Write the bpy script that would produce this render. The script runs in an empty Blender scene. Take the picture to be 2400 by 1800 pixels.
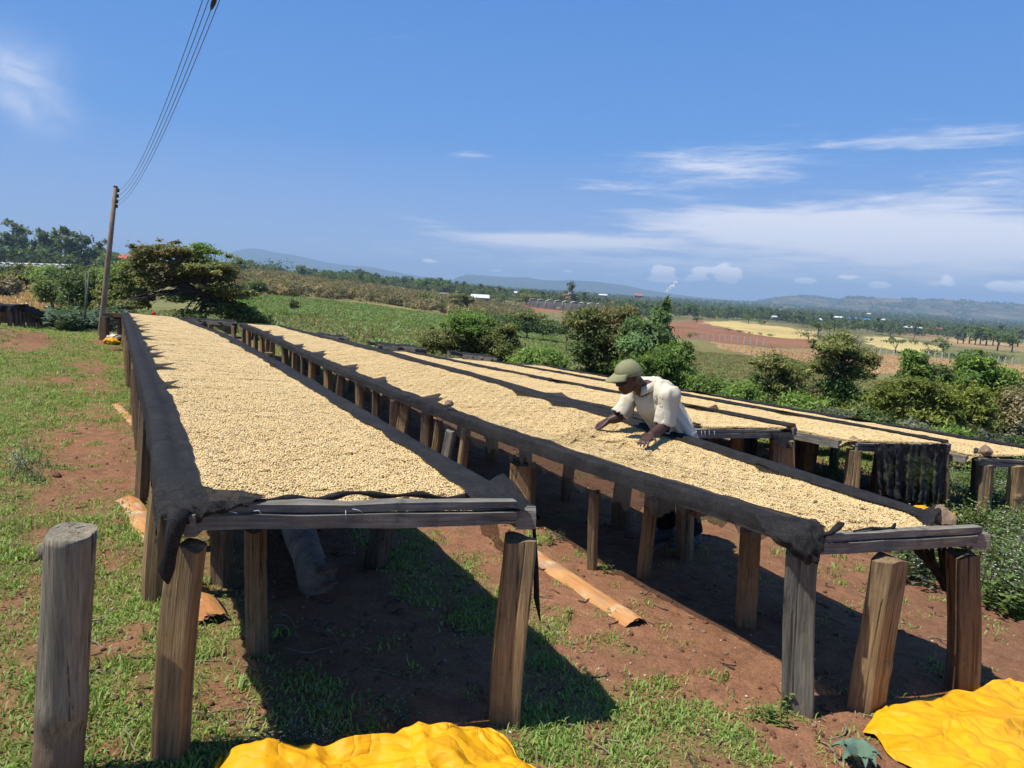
import bpy, bmesh, math, random
import numpy as np
from math import sin, cos, tan, atan2, radians, pi, hypot, sqrt, exp, log
from mathutils import Vector, Matrix

random.seed(7)
rng = np.random.default_rng(7)
S = bpy.context.scene
COL = S.collection

# ------------------------------------------------------------------ camera, sky, sun, exposure
EYE = np.array([0, 0, 1.74]); F = 1664.0; PITCH = radians(7.8); ROLL = radians(3.0)
FW = np.array([0, cos(PITCH), -sin(PITCH)]); _r = np.array([1.0, 0, 0]); _u = np.cross(_r, FW)
RT = cos(ROLL) * _r + sin(ROLL) * _u; UP = np.cross(RT, FW)
cam_d = bpy.data.cameras.new("camera"); cam = bpy.data.objects.new("camera", cam_d); COL.objects.link(cam)
cam_d.sensor_width = 36.0; cam_d.lens = 36.0 * F / 2400.0
cam_d.clip_start = 0.05; cam_d.clip_end = 60000
cam.matrix_world = Matrix(((RT[0], UP[0], -FW[0], EYE[0]), (RT[1], UP[1], -FW[1], EYE[1]), (RT[2], UP[2], -FW[2], EYE[2]), (0, 0, 0, 1)))
S.camera = cam

SUN_EL = radians(64.5); SUN_AZ = radians(198.0)      # SUN_AZ: horizontal direction towards the sun (math angle from +x)
SUN_DIR = Vector((cos(SUN_EL) * cos(SUN_AZ), cos(SUN_EL) * sin(SUN_AZ), sin(SUN_EL)))
sl = bpy.data.lights.new("sun", "SUN"); sl.energy = 4.2; sl.angle = radians(0.55); sl.color = (1.0, 0.955, 0.88)
so = bpy.data.objects.new("sun", sl); COL.objects.link(so)
so.rotation_euler = (-SUN_DIR).to_track_quat('-Z', 'Y').to_euler()

W = bpy.data.worlds.new("World"); S.world = W; W.use_nodes = True
nt = W.node_tree; nt.nodes.clear()
def nn(tree, typ, **kw):
    n = tree.nodes.new(typ)
    for k, v in kw.items():
        setattr(n, k, v)
    return n
def mathn(tree, op, a, b=None, c=None, clamp=False):
    n = tree.nodes.new("ShaderNodeMath"); n.operation = op; n.use_clamp = clamp
    for i, x in enumerate((a, b, c)):
        if x is None: continue
        if isinstance(x, (int, float)): n.inputs[i].default_value = x
        else: tree.links.new(x, n.inputs[i])
    return n.outputs[0]
def world_nodes():
    L = nt.links.new
    out = nn(nt, "ShaderNodeOutputWorld"); bg = nn(nt, "ShaderNodeBackground"); bg.inputs[1].default_value = 0.089
    sky = nn(nt, "ShaderNodeTexSky"); sky.sky_type = 'NISHITA'; sky.sun_disc = False
    sky.sun_elevation = SUN_EL; sky.sun_rotation = pi / 2 - SUN_AZ; sky.altitude = 1900; sky.air_density = 1.0; sky.dust_density = 0.4; sky.ozone_density = 3.0
    tc = nn(nt, "ShaderNodeTexCoord"); sep = nn(nt, "ShaderNodeSeparateXYZ"); L(tc.outputs["Generated"], sep.inputs[0])
    x, y, z = sep.outputs
    az = mathn(nt, 'MULTIPLY', mathn(nt, 'ARCTAN2', x, y), 180 / pi)
    el = mathn(nt, 'MULTIPLY', mathn(nt, 'ARCSINE', z), 180 / pi)
    def noise(su, sv, off, detail, dist=0.0, rough=0.55):
        cx = nn(nt, "ShaderNodeCombineXYZ")
        L(mathn(nt, 'MULTIPLY', az, su), cx.inputs[0]); L(mathn(nt, 'MULTIPLY_ADD', el, sv, off), cx.inputs[1]); cx.inputs[2].default_value = off
        n = nn(nt, "ShaderNodeTexNoise"); n.inputs["Scale"].default_value = 1.0; n.inputs["Detail"].default_value = detail
        n.inputs["Distortion"].default_value = dist; n.inputs["Roughness"].default_value = rough
        L(cx.outputs[0], n.inputs["Vector"]); return n.outputs[0]
    def blob(a0, e0, ra, re, tilt=0.0):
        da = mathn(nt, 'SUBTRACT', az, a0)
        de = mathn(nt, 'SUBTRACT', mathn(nt, 'SUBTRACT', el, e0), mathn(nt, 'MULTIPLY', da, tilt))
        q = mathn(nt, 'ADD', mathn(nt, 'POWER', mathn(nt, 'ABSOLUTE', mathn(nt, 'DIVIDE', da, ra)), 2.0), mathn(nt, 'POWER', mathn(nt, 'ABSOLUTE', mathn(nt, 'DIVIDE', de, re)), 2.0))
        return mathn(nt, 'EXPONENT', mathn(nt, 'MULTIPLY', q, -1.0))
    def ramp(f, lo, hi):
        n = nn(nt, "ShaderNodeMapRange"); n.interpolation_type = 'SMOOTHSTEP'; n.inputs[1].default_value = lo; n.inputs[2].default_value = hi
        L(f, n.inputs[0]); return n.outputs[0]
    def uvd(u, v):
        d = FW + RT * (u - 1200) / F - UP * (v - 900) / F; d = d / np.linalg.norm(d)
        return math.degrees(atan2(d[0], d[1])), math.degrees(math.asin(d[2]))
    streak = noise(0.11, 0.85, 3.1, 9, 0.8, 0.6)
    streak2 = noise(0.3, 2.4, 8.3, 8, 0.5, 0.62)
    puff = noise(0.9, 1.5, 5.7, 9, 0.25, 0.55)
    # cirrus sheets, each an elongated bank at its own azimuth and elevation
    banks = [((1850, 530), 11, 1.5, -0.012, 1.05), ((2300, 560), 9, 1.4, 0.0, .95), ((1330, 565), 7.5, 0.6, 0.012, 1.0), ((1700, 385), 8, 1.5, 0.02, .55), ((2250, 315), 7, 1.0, 0.0, .5), ((2320, 405), 5, 0.9, 0, .5),
             ((1440, 440), 4.5, 0.5, 0, .35), ((1110, 362), 2.6, 0.35, 0, .42), ((1000, 520), 4, 0.5, -0.1, .35), ((1400, 615), 24, 1.3, 0.0, .40), ((2150, 630), 15, 2.0, 0, .44), ((2250, 470), 8, 1.0, 0, .4)]
    tot = None
    for (uv, ra, re, tl, k) in banks:
        a0, e0 = uvd(*uv); b = mathn(nt, 'MULTIPLY', blob(a0, e0, ra, re, tl), k)
        tot = b if tot is None else mathn(nt, 'ADD', tot, b)
    st = mathn(nt, 'ADD', mathn(nt, 'MULTIPLY', streak, 0.58), mathn(nt, 'MULTIPLY', streak2, 0.46))
    cirrus = mathn(nt, 'MULTIPLY', ramp(mathn(nt, 'ADD', mathn(nt, 'MULTIPLY', tot, 0.62), st), 0.62, 1.08), 1.0)
    # soft woolly cloud at the left edge
    w = None
    for (uv, ra, re, k) in [((15, 165), 2.4, 1.6, 1.0), ((95, 262), 1.9, 1.3, .8), ((55, 220), 1.8, 1.4, .6), ((30, 120), 3.0, 1.6, .35)]:
        a0, e0 = uvd(*uv); b = mathn(nt, 'MULTIPLY', blob(a0, e0, ra, re), k); w = b if w is None else mathn(nt, 'ADD', w, b)
    wool = mathn(nt, 'MULTIPLY', w, mathn(nt, 'MULTIPLY_ADD', noise(0.45, 0.65, 1.2, 8, 0.5), 1.5, -0.25, True))
    # small cumulus heads near the horizon
    c = None
    for (uv, ra, re, k) in [((1705, 640), 1.1, .75, 1.15), ((1640, 632), .7, .3, .8), ((1555, 637), .95, .6, .9), ((1540, 655), 1.8, .25, .6), ((1630, 652), .9, .3, .8), ((1885, 658), .9, .3, .85), ((1990, 650), 1.0, .25, .6), ((2060, 668), .8, .3, .8), ((2210, 665), 1.4, .3, .5), ((2380, 672), 1.6, .4, 1.05), ((2220, 648), .4, .35, .6),
                            ((1010, 612), .9, .2, .65), ((1162, 634), .6, .15, .7), ((1330, 636), .6, .16, .55), ((1430, 645), .7, .16, .5)]:
        a0, e0 = uvd(*uv); b = mathn(nt, 'MULTIPLY', blob(a0, e0, ra, re), k); c = b if c is None else mathn(nt, 'ADD', c, b)
    cum = ramp(mathn(nt, 'MULTIPLY', c, mathn(nt, 'MULTIPLY_ADD', puff, 2.2, -0.15)), 0.26, 0.52)
    mx = nn(nt, "ShaderNodeMix"); mx.data_type = 'RGBA'; mx.inputs[7].default_value = (7.6, 7.6, 8.2, 1)
    tint = nn(nt, "ShaderNodeMix"); tint.data_type = 'RGBA'; tint.blend_type = 'MULTIPLY'; tint.inputs[0].default_value = 1.0; tint.inputs[7].default_value = (0.72, 1.12, 1.42, 1)
    L(sky.outputs[0], tint.inputs[6])
    er = nn(nt, "ShaderNodeMapRange"); er.inputs[1].default_value = 0.0; er.inputs[2].default_value = 90.0; L(el, er.inputs[0])
    cr = nn(nt, "ShaderNodeValToRGB"); ce = cr.color_ramp.elements; L(er.outputs[0], cr.inputs[0])
    stops = [(0.0, (.42, .45, .60)), (0.035, (.24, .345, .60)), (0.12, (.098, .255, .59)), (0.30, (.054, .182, .525)), (0.55, (.036, .115, .37)), (1.0, (.028, .078, .27))]
    while len(ce) < len(stops): ce.new(0.5)
    for k, (p, c_) in enumerate(stops): ce[k].position = p; ce[k].color = (*c_, 1)
    sc10 = nn(nt, "ShaderNodeVectorMath"); sc10.operation = 'SCALE'; sc10.inputs[3].default_value = 10.0; L(cr.outputs[0], sc10.inputs[0])
    grade = nn(nt, "ShaderNodeMix"); grade.data_type = 'RGBA'; grade.inputs[0].default_value = 0.9; L(tint.outputs[2], grade.inputs[6]); L(sc10.outputs[0], grade.inputs[7])
    L(grade.outputs[2], mx.inputs[6]); L(mathn(nt, 'ADD', mathn(nt, 'MULTIPLY', cirrus, 0.92), mathn(nt, 'MULTIPLY', wool, 0.5), clamp=True), mx.inputs[0])
    mx2 = nn(nt, "ShaderNodeMix"); mx2.data_type = 'RGBA'; mx2.inputs[7].default_value = (13.5, 12.4, 11.8, 1)
    L(mx.outputs[2], mx2.inputs[6]); L(mathn(nt, 'MULTIPLY', cum, 0.9), mx2.inputs[0])
    L(mx2.outputs[2], bg.inputs[0]); L(bg.outputs[0], out.inputs[0])
world_nodes()
S.view_settings.view_transform = 'Standard'; S.view_settings.look = 'None'; S.view_settings.gamma = 1.0; S.view_settings.use_curve_mapping = False
S.view_settings.exposure = 0.56
S.render.engine = 'CYCLES'
S.cycles.max_bounces = 6; S.cycles.diffuse_bounces = 1; S.cycles.transparent_max_bounces = 12; S.cycles.volume_bounces = 0
S.cycles.use_denoising = True

# ------------------------------------------------------------------ geometry helpers
def ray(u, v): return FW + RT * (u - 1200) / F - UP * (v - 900) / F
def P(u, v, y):
    d = ray(u, v); return EYE + d * (y / d[1])
def PZ(u, v, z):
    d = ray(u, v); return EYE + d * ((z - EYE[2]) / d[2])
def proj(p):
    q = np.asarray(p, float) - EYE; c = np.maximum(q @ FW, 1e-3)
    return 1200 + F * (q @ RT) / c, 900 - F * (q @ UP) / c
def vh(u): return 672.4 + (u - 1200) * 0.0524
HB = radians(-28.55); DB = np.array([sin(HB), cos(HB)]); LB = np.array([cos(HB), -sin(HB)])     # the beds' own direction and cross direction
def BP(lat, s, z): return np.array([DB[0] * s + LB[0] * lat, DB[1] * s + LB[1] * lat, z])
def edge(lat, u, v):
    d = ray(u, v); t = lat / (d[:2] @ LB); p = EYE + d * t
    return p[:2] @ DB, p[2]

_perm = np.random.default_rng(3).random((256, 256))
def vnoise(x, y, seed=0):
    x = np.asarray(x, float) + seed * 17.31; y = np.asarray(y, float) + seed * 5.77
    xi = np.floor(x).astype(int); yi = np.floor(y).astype(int); fx = x - xi; fy = y - yi
    fx = fx * fx * (3 - 2 * fx); fy = fy * fy * (3 - 2 * fy)
    a = _perm[xi & 255, yi & 255]; b = _perm[(xi + 1) & 255, yi & 255]; c = _perm[xi & 255, (yi + 1) & 255]; d = _perm[(xi + 1) & 255, (yi + 1) & 255]
    return (a * (1 - fx) + b * fx) * (1 - fy) + (c * (1 - fx) + d * fx) * fy
def fbm(x, y, seed=0, o=4):
    t = 0; a = 0.5; n = 0
    for k in range(o):
        t = t + a * vnoise(np.asarray(x) * 2 ** k, np.asarray(y) * 2 ** k, seed + k * 3); n += a; a *= 0.5
    return t / n - 0.5
def sstep(a, b, x):
    t = np.clip((np.asarray(x, float) - a) / (b - a), 0, 1); return t * t * (3 - 2 * t)

def mk_mesh(name, V, Fc, mats=(), col=None, smooth=False, midx=None):
    V = np.asarray(V, np.float32); Fc = np.asarray(Fc, np.int32)
    me = bpy.data.meshes.new(name); n = Fc.shape[1]
    me.vertices.add(len(V)); me.vertices.foreach_set("co", V.ravel())
    me.loops.add(Fc.size); me.loops.foreach_set("vertex_index", Fc.ravel())
    me.polygons.add(len(Fc)); me.polygons.foreach_set("loop_start", np.arange(len(Fc), dtype=np.int32) * n)
    if smooth: me.polygons.foreach_set("use_smooth", np.ones(len(Fc), bool))
    for m in mats: me.materials.append(m)
    if midx is not None: me.polygons.foreach_set("material_index", np.asarray(midx, np.int32))
    me.update(calc_edges=True)
    if col is not None:
        a = me.color_attributes.new("Col", 'FLOAT_COLOR', 'POINT')
        c4 = np.ones((len(V), 4), np.float32); c4[:, :3] = col; a.data.foreach_set("color", c4.ravel())
    return me
class MB:
    def __init__(s): s.v = []; s.f = []; s.mi = []; s.cur = 0
    def add(s, V, Fs):
        b = len(s.v); s.v.extend([tuple(map(float, p)) for p in V]); s.f.extend([tuple(b + i for i in f) for f in Fs]); s.mi.extend([s.cur] * len(Fs))
    def tube(s, pts, rad, n=8, cap=True, tw=0.0, squash=1.0, wob=0.0):
        pts = [np.asarray(p, float) for p in pts]; V = []; Fs = []
        ref = None
        for i, p in enumerate(pts):
            t = pts[min(i + 1, len(pts) - 1)] - pts[max(i - 1, 0)]; t = t / (np.linalg.norm(t) + 1e-9)
            if ref is None: ref = np.array([1.0, 0, 0]) if abs(t[0]) < 0.8 else np.array([0, 1.0, 0])
            a = ref - t * (ref @ t); a /= np.linalg.norm(a) + 1e-9; ref = a; b = np.cross(t, a)
            r = rad[i] if hasattr(rad, '__len__') else rad
            for k in range(n):
                q = 2 * pi * k / n + tw * i; rr = r * (1 + wob * (random.random() - .5))
                V.append(p + a * cos(q) * rr + b * sin(q) * rr * squash)
        for i in range(len(pts) - 1):
            for k in range(n):
                Fs.append((i * n + k, i * n + (k + 1) % n, (i + 1) * n + (k + 1) % n, (i + 1) * n + k))
        if cap: Fs.append(tuple(range(n - 1, -1, -1))); Fs.append(tuple((len(pts) - 1) * n + k for k in range(n)))
        s.add(V, Fs)
    def box(s, c, hx, hy, hz):       # c centre, hx/hy/hz half-axis vectors
        c, hx, hy, hz = [np.asarray(a, float) for a in (c, hx, hy, hz)]
        V = [c + a * hx + b * hy + d * hz for d in (-1, 1) for b in (-1, 1) for a in (-1, 1)]
        s.add(V, [(0, 2, 3, 1), (4, 5, 7, 6), (0, 1, 5, 4), (2, 6, 7, 3), (0, 4, 6, 2), (1, 3, 7, 5)])
    def ell(s, c, r, nu=12, nv=8, rot=None):
        c = np.asarray(c, float); V = []; Fs = []
        R = np.eye(3) if rot is None else np.asarray(rot)
        for j in range(1, nv):
            for i in range(nu):
                a = 2 * pi * i / nu; b = pi * j / nv
                V.append(c + R @ np.array([r[0] * cos(a) * sin(b), r[1] * sin(a) * sin(b), r[2] * cos(b)]))
        top = len(V); V.append(c + R @ np.array([0, 0, r[2]])); bot = len(V); V.append(c - R @ np.array([0, 0, r[2]]))
        for j in range(nv - 2):
            for i in range(nu): Fs.append((j * nu + i, (j + 1) * nu + i, (j + 1) * nu + (i + 1) % nu, j * nu + (i + 1) % nu))
        for i in range(nu):
            Fs.append((top, i, (i + 1) % nu)); Fs.append((bot, (nv - 2) * nu + (i + 1) % nu, (nv - 2) * nu + i))
        s.add(V, Fs)
    def mesh(s, name, mats=(), smooth=False):
        me = bpy.data.meshes.new(name); me.from_pydata(s.v, [], s.f)
        for m in mats: me.materials.append(m)
        if any(s.mi): me.polygons.foreach_set("material_index", s.mi)
        if smooth: me.polygons.foreach_set("use_smooth", [True] * len(s.f))
        me.update(); return me
def obj(name, me, parent=None, loc=None):
    o = bpy.data.objects.new(name, me); COL.objects.link(o)
    if loc is not None: o.location = loc
    if parent is not None: o.parent = parent
    return o
def tag(o, label=None, cat=None, group=None, kind=None):
    for k, v in (("label", label), ("category", cat), ("group", group), ("kind", kind)):
        if v: o[k] = v
    return o
def thing(name, label, cat, loc=(0, 0, 0), rz=0.0, group=None):
    o = bpy.data.objects.new(name, None); COL.objects.link(o); o.location = [float(a) for a in loc]; o.rotation_euler = (0, 0, rz); o.empty_display_size = 0.2
    return tag(o, label, cat, group)
def local(o, V): return np.asarray(V, float) - np.array(o.location)      # for unrotated parents

def scatter(name, protos, pts, rot, scl, idx, kind='stuff', label=None, parent=None):
    pts = np.asarray(pts, np.float32); n = len(pts)
    me = bpy.data.meshes.new(name); me.vertices.add(n); me.vertices.foreach_set("co", pts.ravel())
    a = me.attributes.new("rot", 'FLOAT_VECTOR', 'POINT'); a.data.foreach_set("vector", np.asarray(rot, np.float32).ravel())
    a = me.attributes.new("scl", 'FLOAT', 'POINT'); a.data.foreach_set("value", np.asarray(scl, np.float32))
    a = me.attributes.new("idx", 'INT', 'POINT'); a.data.foreach_set("value", np.asarray(idx, np.int32))
    me.update()
    o = obj(name, me, parent); o['kind'] = kind
    if label: o['label'] = label
    g = bpy.data.node_groups.new(name, "GeometryNodeTree")
    g.interface.new_socket("Geometry", in_out='INPUT', socket_type='NodeSocketGeometry'); g.interface.new_socket("Geometry", in_out='OUTPUT', socket_type='NodeSocketGeometry')
    gi = g.nodes.new("NodeGroupInput"); go = g.nodes.new("NodeGroupOutput"); jn = g.nodes.new("GeometryNodeJoinGeometry")
    def na(nm, dt):
        q = g.nodes.new("GeometryNodeInputNamedAttribute"); q.data_type = dt; q.inputs[0].default_value = nm; return q.outputs[0]
    rr = g.nodes.new("FunctionNodeEulerToRotation"); g.links.new(na("rot", 'FLOAT_VECTOR'), rr.inputs[0]); sc = na("scl", 'FLOAT'); ix = na("idx", 'INT')
    for k, pm in enumerate(protos):
        po = bpy.data.objects.new(name + "_piece", pm)
        oi = g.nodes.new("GeometryNodeObjectInfo"); oi.inputs["Object"].default_value = po; oi.inputs["As Instance"].default_value = True
        cp = g.nodes.new("FunctionNodeCompare"); cp.data_type = 'INT'; cp.operation = 'EQUAL'
        g.links.new(ix, cp.inputs[2]); cp.inputs[3].default_value = k
        ip = g.nodes.new("GeometryNodeInstanceOnPoints")
        g.links.new(gi.outputs[0], ip.inputs["Points"]); g.links.new(cp.outputs[0], ip.inputs["Selection"]); g.links.new(oi.outputs["Geometry"], ip.inputs["Instance"])
        g.links.new(rr.outputs[0], ip.inputs["Rotation"]); g.links.new(sc, ip.inputs["Scale"]); g.links.new(ip.outputs[0], jn.inputs[0])
    g.links.new(jn.outputs[0], go.inputs[0])
    md = o.modifiers.new("scatter", 'NODES'); md.node_group = g
    return o

# ------------------------------------------------------------------ materials
class Mat:
    def __init__(s, name):
        s.m = bpy.data.materials.new(name); s.m.use_nodes = True; s.t = s.m.node_tree; s.b = s.t.nodes["Principled BSDF"]; s.out = s.t.nodes["Material Output"]
        s.b.inputs["Specular IOR Level"].default_value = 0.25; s.tc = s.t.nodes.new("ShaderNodeTexCoord")
    def vec(s, scale=(1, 1, 1), src="Object"):
        mp = s.t.nodes.new("ShaderNodeMapping"); mp.inputs["Scale"].default_value = scale; s.t.links.new(s.tc.outputs[src], mp.inputs[0]); return mp.outputs[0]
    def noise(s, vec, scale=1.0, detail=5, rough=0.55, dist=0.0):
        n = s.t.nodes.new("ShaderNodeTexNoise"); n.inputs["Scale"].default_value = scale; n.inputs["Detail"].default_value = detail; n.inputs["Roughness"].default_value = rough; n.inputs["Distortion"].default_value = dist
        s.t.links.new(vec, n.inputs["Vector"]); return n.outputs[0]
    def ramp(s, f, stops):
        n = s.t.nodes.new("ShaderNodeValToRGB"); e = n.color_ramp.elements
        while len(e) < len(stops): e.new(0.5)
        for k, (p, c) in enumerate(stops): e[k].position = p; e[k].color = (*c, 1) if len(c) == 3 else c
        s.t.links.new(f, n.inputs[0]); return n.outputs[0]
    def mix(s, f, a, b, mode='MIX'):
        n = s.t.nodes.new("ShaderNodeMix"); n.data_type = 'RGBA'; n.blend_type = mode
        for i, x in ((0, f), (6, a), (7, b)):
            if isinstance(x, (int, float)): n.inputs[i].default_value = x
            elif isinstance(x, tuple): n.inputs[i].default_value = (*x, 1)
            else: s.t.links.new(x, n.inputs[i])
        return n.outputs[2]
    def attr(s, nm="Col"):
        n = s.t.nodes.new("ShaderNodeAttribute"); n.attribute_name = nm; return n.outputs["Color"]
    def rand(s):
        n = s.t.nodes.new("ShaderNodeObjectInfo"); return n.outputs["Random"]
    def math(s, op, a, b=None, c=None, clamp=False): return mathn(s.t, op, a, b, c, clamp)
    def color(s, c):
        if isinstance(c, tuple): s.b.inputs["Base Color"].default_value = (*c, 1)
        else: s.t.links.new(c, s.b.inputs["Base Color"])
    def bump(s, h, strength=0.5, dist=0.01):
        n = s.t.nodes.new("ShaderNodeBump"); n.inputs["Strength"].default_value = strength; n.inputs["Distance"].default_value = dist
        s.t.links.new(h, n.inputs["Height"]); s.t.links.new(n.outputs[0], s.b.inputs["Normal"])
    def rough(s, r): s.b.inputs["Roughness"].default_value = r
    def spec(s, r): s.b.inputs["Specular IOR Level"].default_value = r

def simple(name, c, rough=0.8, var=0.25, scale=6.0, bump=0.0, bd=0.01, spec=0.2):
    M = Mat(name); n = M.noise(M.vec(), scale, 6)
    lo = tuple(a * (1 - var) for a in c); hi = tuple(min(1, a * (1 + var)) for a in c)
    M.color(M.ramp(n, [(0.3, lo), (0.7, hi)])); M.rough(rough); M.spec(spec)
    if bump: M.bump(M.noise(M.vec(), scale * 4, 6), bump, bd)
    return M.m
def wood(name, ca, cb, cc, gscale=(28, 28, 2.2), crack=0.6, foot=False):
    M = Mat(name); big = M.noise(M.vec((5, 5, 1.6)), 1.0, 5, .6); v = M.vec(gscale); g = M.noise(v, 1.0, 9, 0.7, 0.8); fine = M.noise(M.vec(tuple(a * 3.4 for a in gscale)), 1.0, 4, .6); ck = M.noise(M.vec(tuple(a * (1.5 if a > 5 else .55) for a in gscale)), 1.0, 3, .5, .4); sp = M.noise(M.vec((1, 1, 1)), 14, 6, .7)
    base = M.ramp(M.math('ADD', M.math('MULTIPLY', big, 0.85), M.math('MULTIPLY', M.rand(), 0.22)), [(0.30, ca), (0.52, cb), (0.74, cc)])
    gr = M.ramp(g, [(0.28, (0.42, 0.40, 0.38)), (0.40, (0.80, 0.78, 0.75)), (0.58, (1.05, 1.03, 1.0)), (0.72, (1.28, 1.25, 1.18))])
    c = M.mix(1.0, base, gr, 'MULTIPLY'); c = M.mix(0.55, c, M.ramp(fine, [(0.3, (0.4, 0.4, 0.4)), (0.7, (1.45, 1.45, 1.4))]), 'MULTIPLY')
    crk = M.ramp(ck, [(0.325, (.7, .7, .7)), (0.36, (0, 0, 0))]); c = M.mix(crk, c, (0.018, 0.013, 0.010)); c = M.mix(M.ramp(sp, [(0.58, (0, 0, 0)), (0.72, (.55, .55, .55))]), c, tuple(a * .38 for a in ca))
    if foot:
        sep = M.t.nodes.new("ShaderNodeSeparateXYZ"); M.t.links.new(M.tc.outputs["Object"], sep.inputs[0]); f = M.math('ADD', sep.outputs[2], M.math('MULTIPLY', M.noise(M.vec((9, 9, 5)), 1.0, 4), .22)); c = M.mix(M.ramp(f, [(0.16, (.75, .75, .75)), (0.40, (0, 0, 0))]), c, (0.17, 0.085, 0.05))
    M.color(c); M.rough(0.9); M.spec(0.1)
    M.bump(M.math('SUBTRACT', M.math('ADD', M.math('MULTIPLY', g, 1.0), M.math('MULTIPLY', fine, 0.4)), M.math('MULTIPLY', crk, 1.0)), crack, 0.014)
    return M.m
M_POST = wood("weathered_post", (0.19, 0.15, 0.10), (0.32, 0.225, 0.12), (0.44, 0.29, 0.14), (34, 34, 1.6), .9, True)
M_POSTG = wood("grey_post", (0.17, 0.16, 0.135), (0.25, 0.23, 0.18), (0.33, 0.285, 0.20), (34, 34, 1.6), .9, True)
M_POSTD = wood("dark_post", (0.10, 0.078, 0.06), (0.17, 0.125, 0.085), (0.24, 0.165, 0.10), (34, 34, 1.6), .9, True)
M_RAIL = wood("grey_rail", (0.15, 0.144, 0.128), (0.235, 0.222, 0.19), (0.31, 0.28, 0.23), (2.2, 30, 30), 0.9)
M_BARKLOG = simple("log_bark", (0.26, 0.20, 0.15), 0.95, 0.5, 7, 0.9, 0.03)
def m_net(name, c, tr):
    M = Mat(name); v = M.vec((1, 1, 1)); w = M.noise(v, 300, 2, 0.7); big = M.noise(v, 6.0, 7, .65); wr = M.noise(M.vec((1, 1, .5)), 28, 6, .65, 1.2); dust = M.noise(v, 90, 4, .75)
    k = M.mix(1.0, M.ramp(w, [(0.38, tuple(a * 0.25 for a in c)), (0.62, tuple(a * 1.9 for a in c))]), M.ramp(big, [(0.3, (0.55, 0.55, 0.56)), (0.7, (1.5, 1.45, 1.4))]), 'MULTIPLY')
    k = M.mix(1.0, k, M.ramp(wr, [(0.35, (0.75, 0.75, 0.75)), (0.5, (1, 1, 1)), (0.66, (1.35, 1.32, 1.3))]), 'MULTIPLY'); k = M.mix(M.ramp(dust, [(0.64, (0, 0, 0)), (0.76, (.35, .35, .35))]), k, (0.11, 0.10, 0.09))
    M.color(k); M.rough(0.8); M.spec(0.2); M.bump(M.math('ADD', M.math('MULTIPLY', w, .6), M.math('MULTIPLY', wr, 1.2)), 0.6, 0.010)
    if tr > 0:
        t = M.t.nodes.new("ShaderNodeBsdfTransparent"); mx = M.t.nodes.new("ShaderNodeMixShader"); hole = M.ramp(M.noise(v, 11, 5, .7), [(0.66, (0, 0, 0)), (0.70, (.5, .5, .5))])
        M.t.links.new(M.math('ADD', M.math('MULTIPLY_ADD', w, 0.5 * tr, tr * 0.75), hole if tr > .2 else 0.0, None, True), mx.inputs[0])
        M.t.links.new(M.b.outputs[0], mx.inputs[1]); M.t.links.new(t.outputs[0], mx.inputs[2]); M.t.links.new(mx.outputs[0], M.out.inputs[0])
    return M.m
M_NET = m_net("shade_net", (0.019, 0.0185, 0.0185), 0.05); M_NETT = m_net("thin_shade_net", (0.022, 0.021, 0.021), 0.38); M_NETM = m_net("draped_shade_net", (0.030, 0.031, 0.027), 0.13)
def m_bean():
    M = Mat("coffee_bean"); c = M.attr(); n = M.noise(M.vec(), 3.0, 4)
    M.color(M.mix(0.5, c, M.ramp(M.rand(), [(0, (0.92, 0.9, 0.86)), (1, (1.06, 1.06, 1.06))]), 'MULTIPLY')); M.rough(0.5); M.spec(0.3); return M.m
M_BEAN = m_bean()
def m_beanbase():
    M = Mat("bean_layer"); n = M.noise(M.vec(), 130, 3); M.color(M.ramp(n, [(0.3, (0.24, 0.165, 0.075)), (0.7, (0.52, 0.37, 0.17))])); M.rough(0.9); return M.m
M_BASE = m_beanbase()
def m_leaf(name, trans=0.3, gloss=0.4, bright=1.0):
    M = Mat(name); c = M.attr(); c = M.mix(1.0, c, (bright * 1.06, bright * .98, bright * 1.0), 'MULTIPLY')
    c = M.mix(0.5, c, M.ramp(M.rand(), [(0, (0.75, 0.78, 0.7)), (1, (1.2, 1.15, 1.15))]), 'MULTIPLY')
    M.color(c); M.rough(0.55); M.spec(gloss)
    t = M.t.nodes.new("ShaderNodeBsdfTranslucent"); M.t.links.new(M.mix(1.0, c, (1.1, 1.15, 0.5), 'MULTIPLY'), t.inputs[0])
    mx = M.t.nodes.new("ShaderNodeMixShader"); mx.inputs[0].default_value = trans
    M.t.links.new(M.b.outputs[0], mx.inputs[1]); M.t.links.new(t.outputs[0], mx.inputs[2]); M.t.links.new(mx.outputs[0], M.out.inputs[0]); return M.m
M_LEAF = m_leaf("leaf", 0.40, 0.25, 1.65); M_GRASS = m_leaf("grass_blade", 0.28, 0.3, 1.15)
M_TRUNK = simple("tree_bark", (0.075, 0.06, 0.045), 0.95, 0.4, 9, 0.8, 0.02)
M_PALETRUNK = simple("pale_bark", (0.25, 0.20, 0.13), 0.95, 0.3, 9, 0.5, 0.02)
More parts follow.
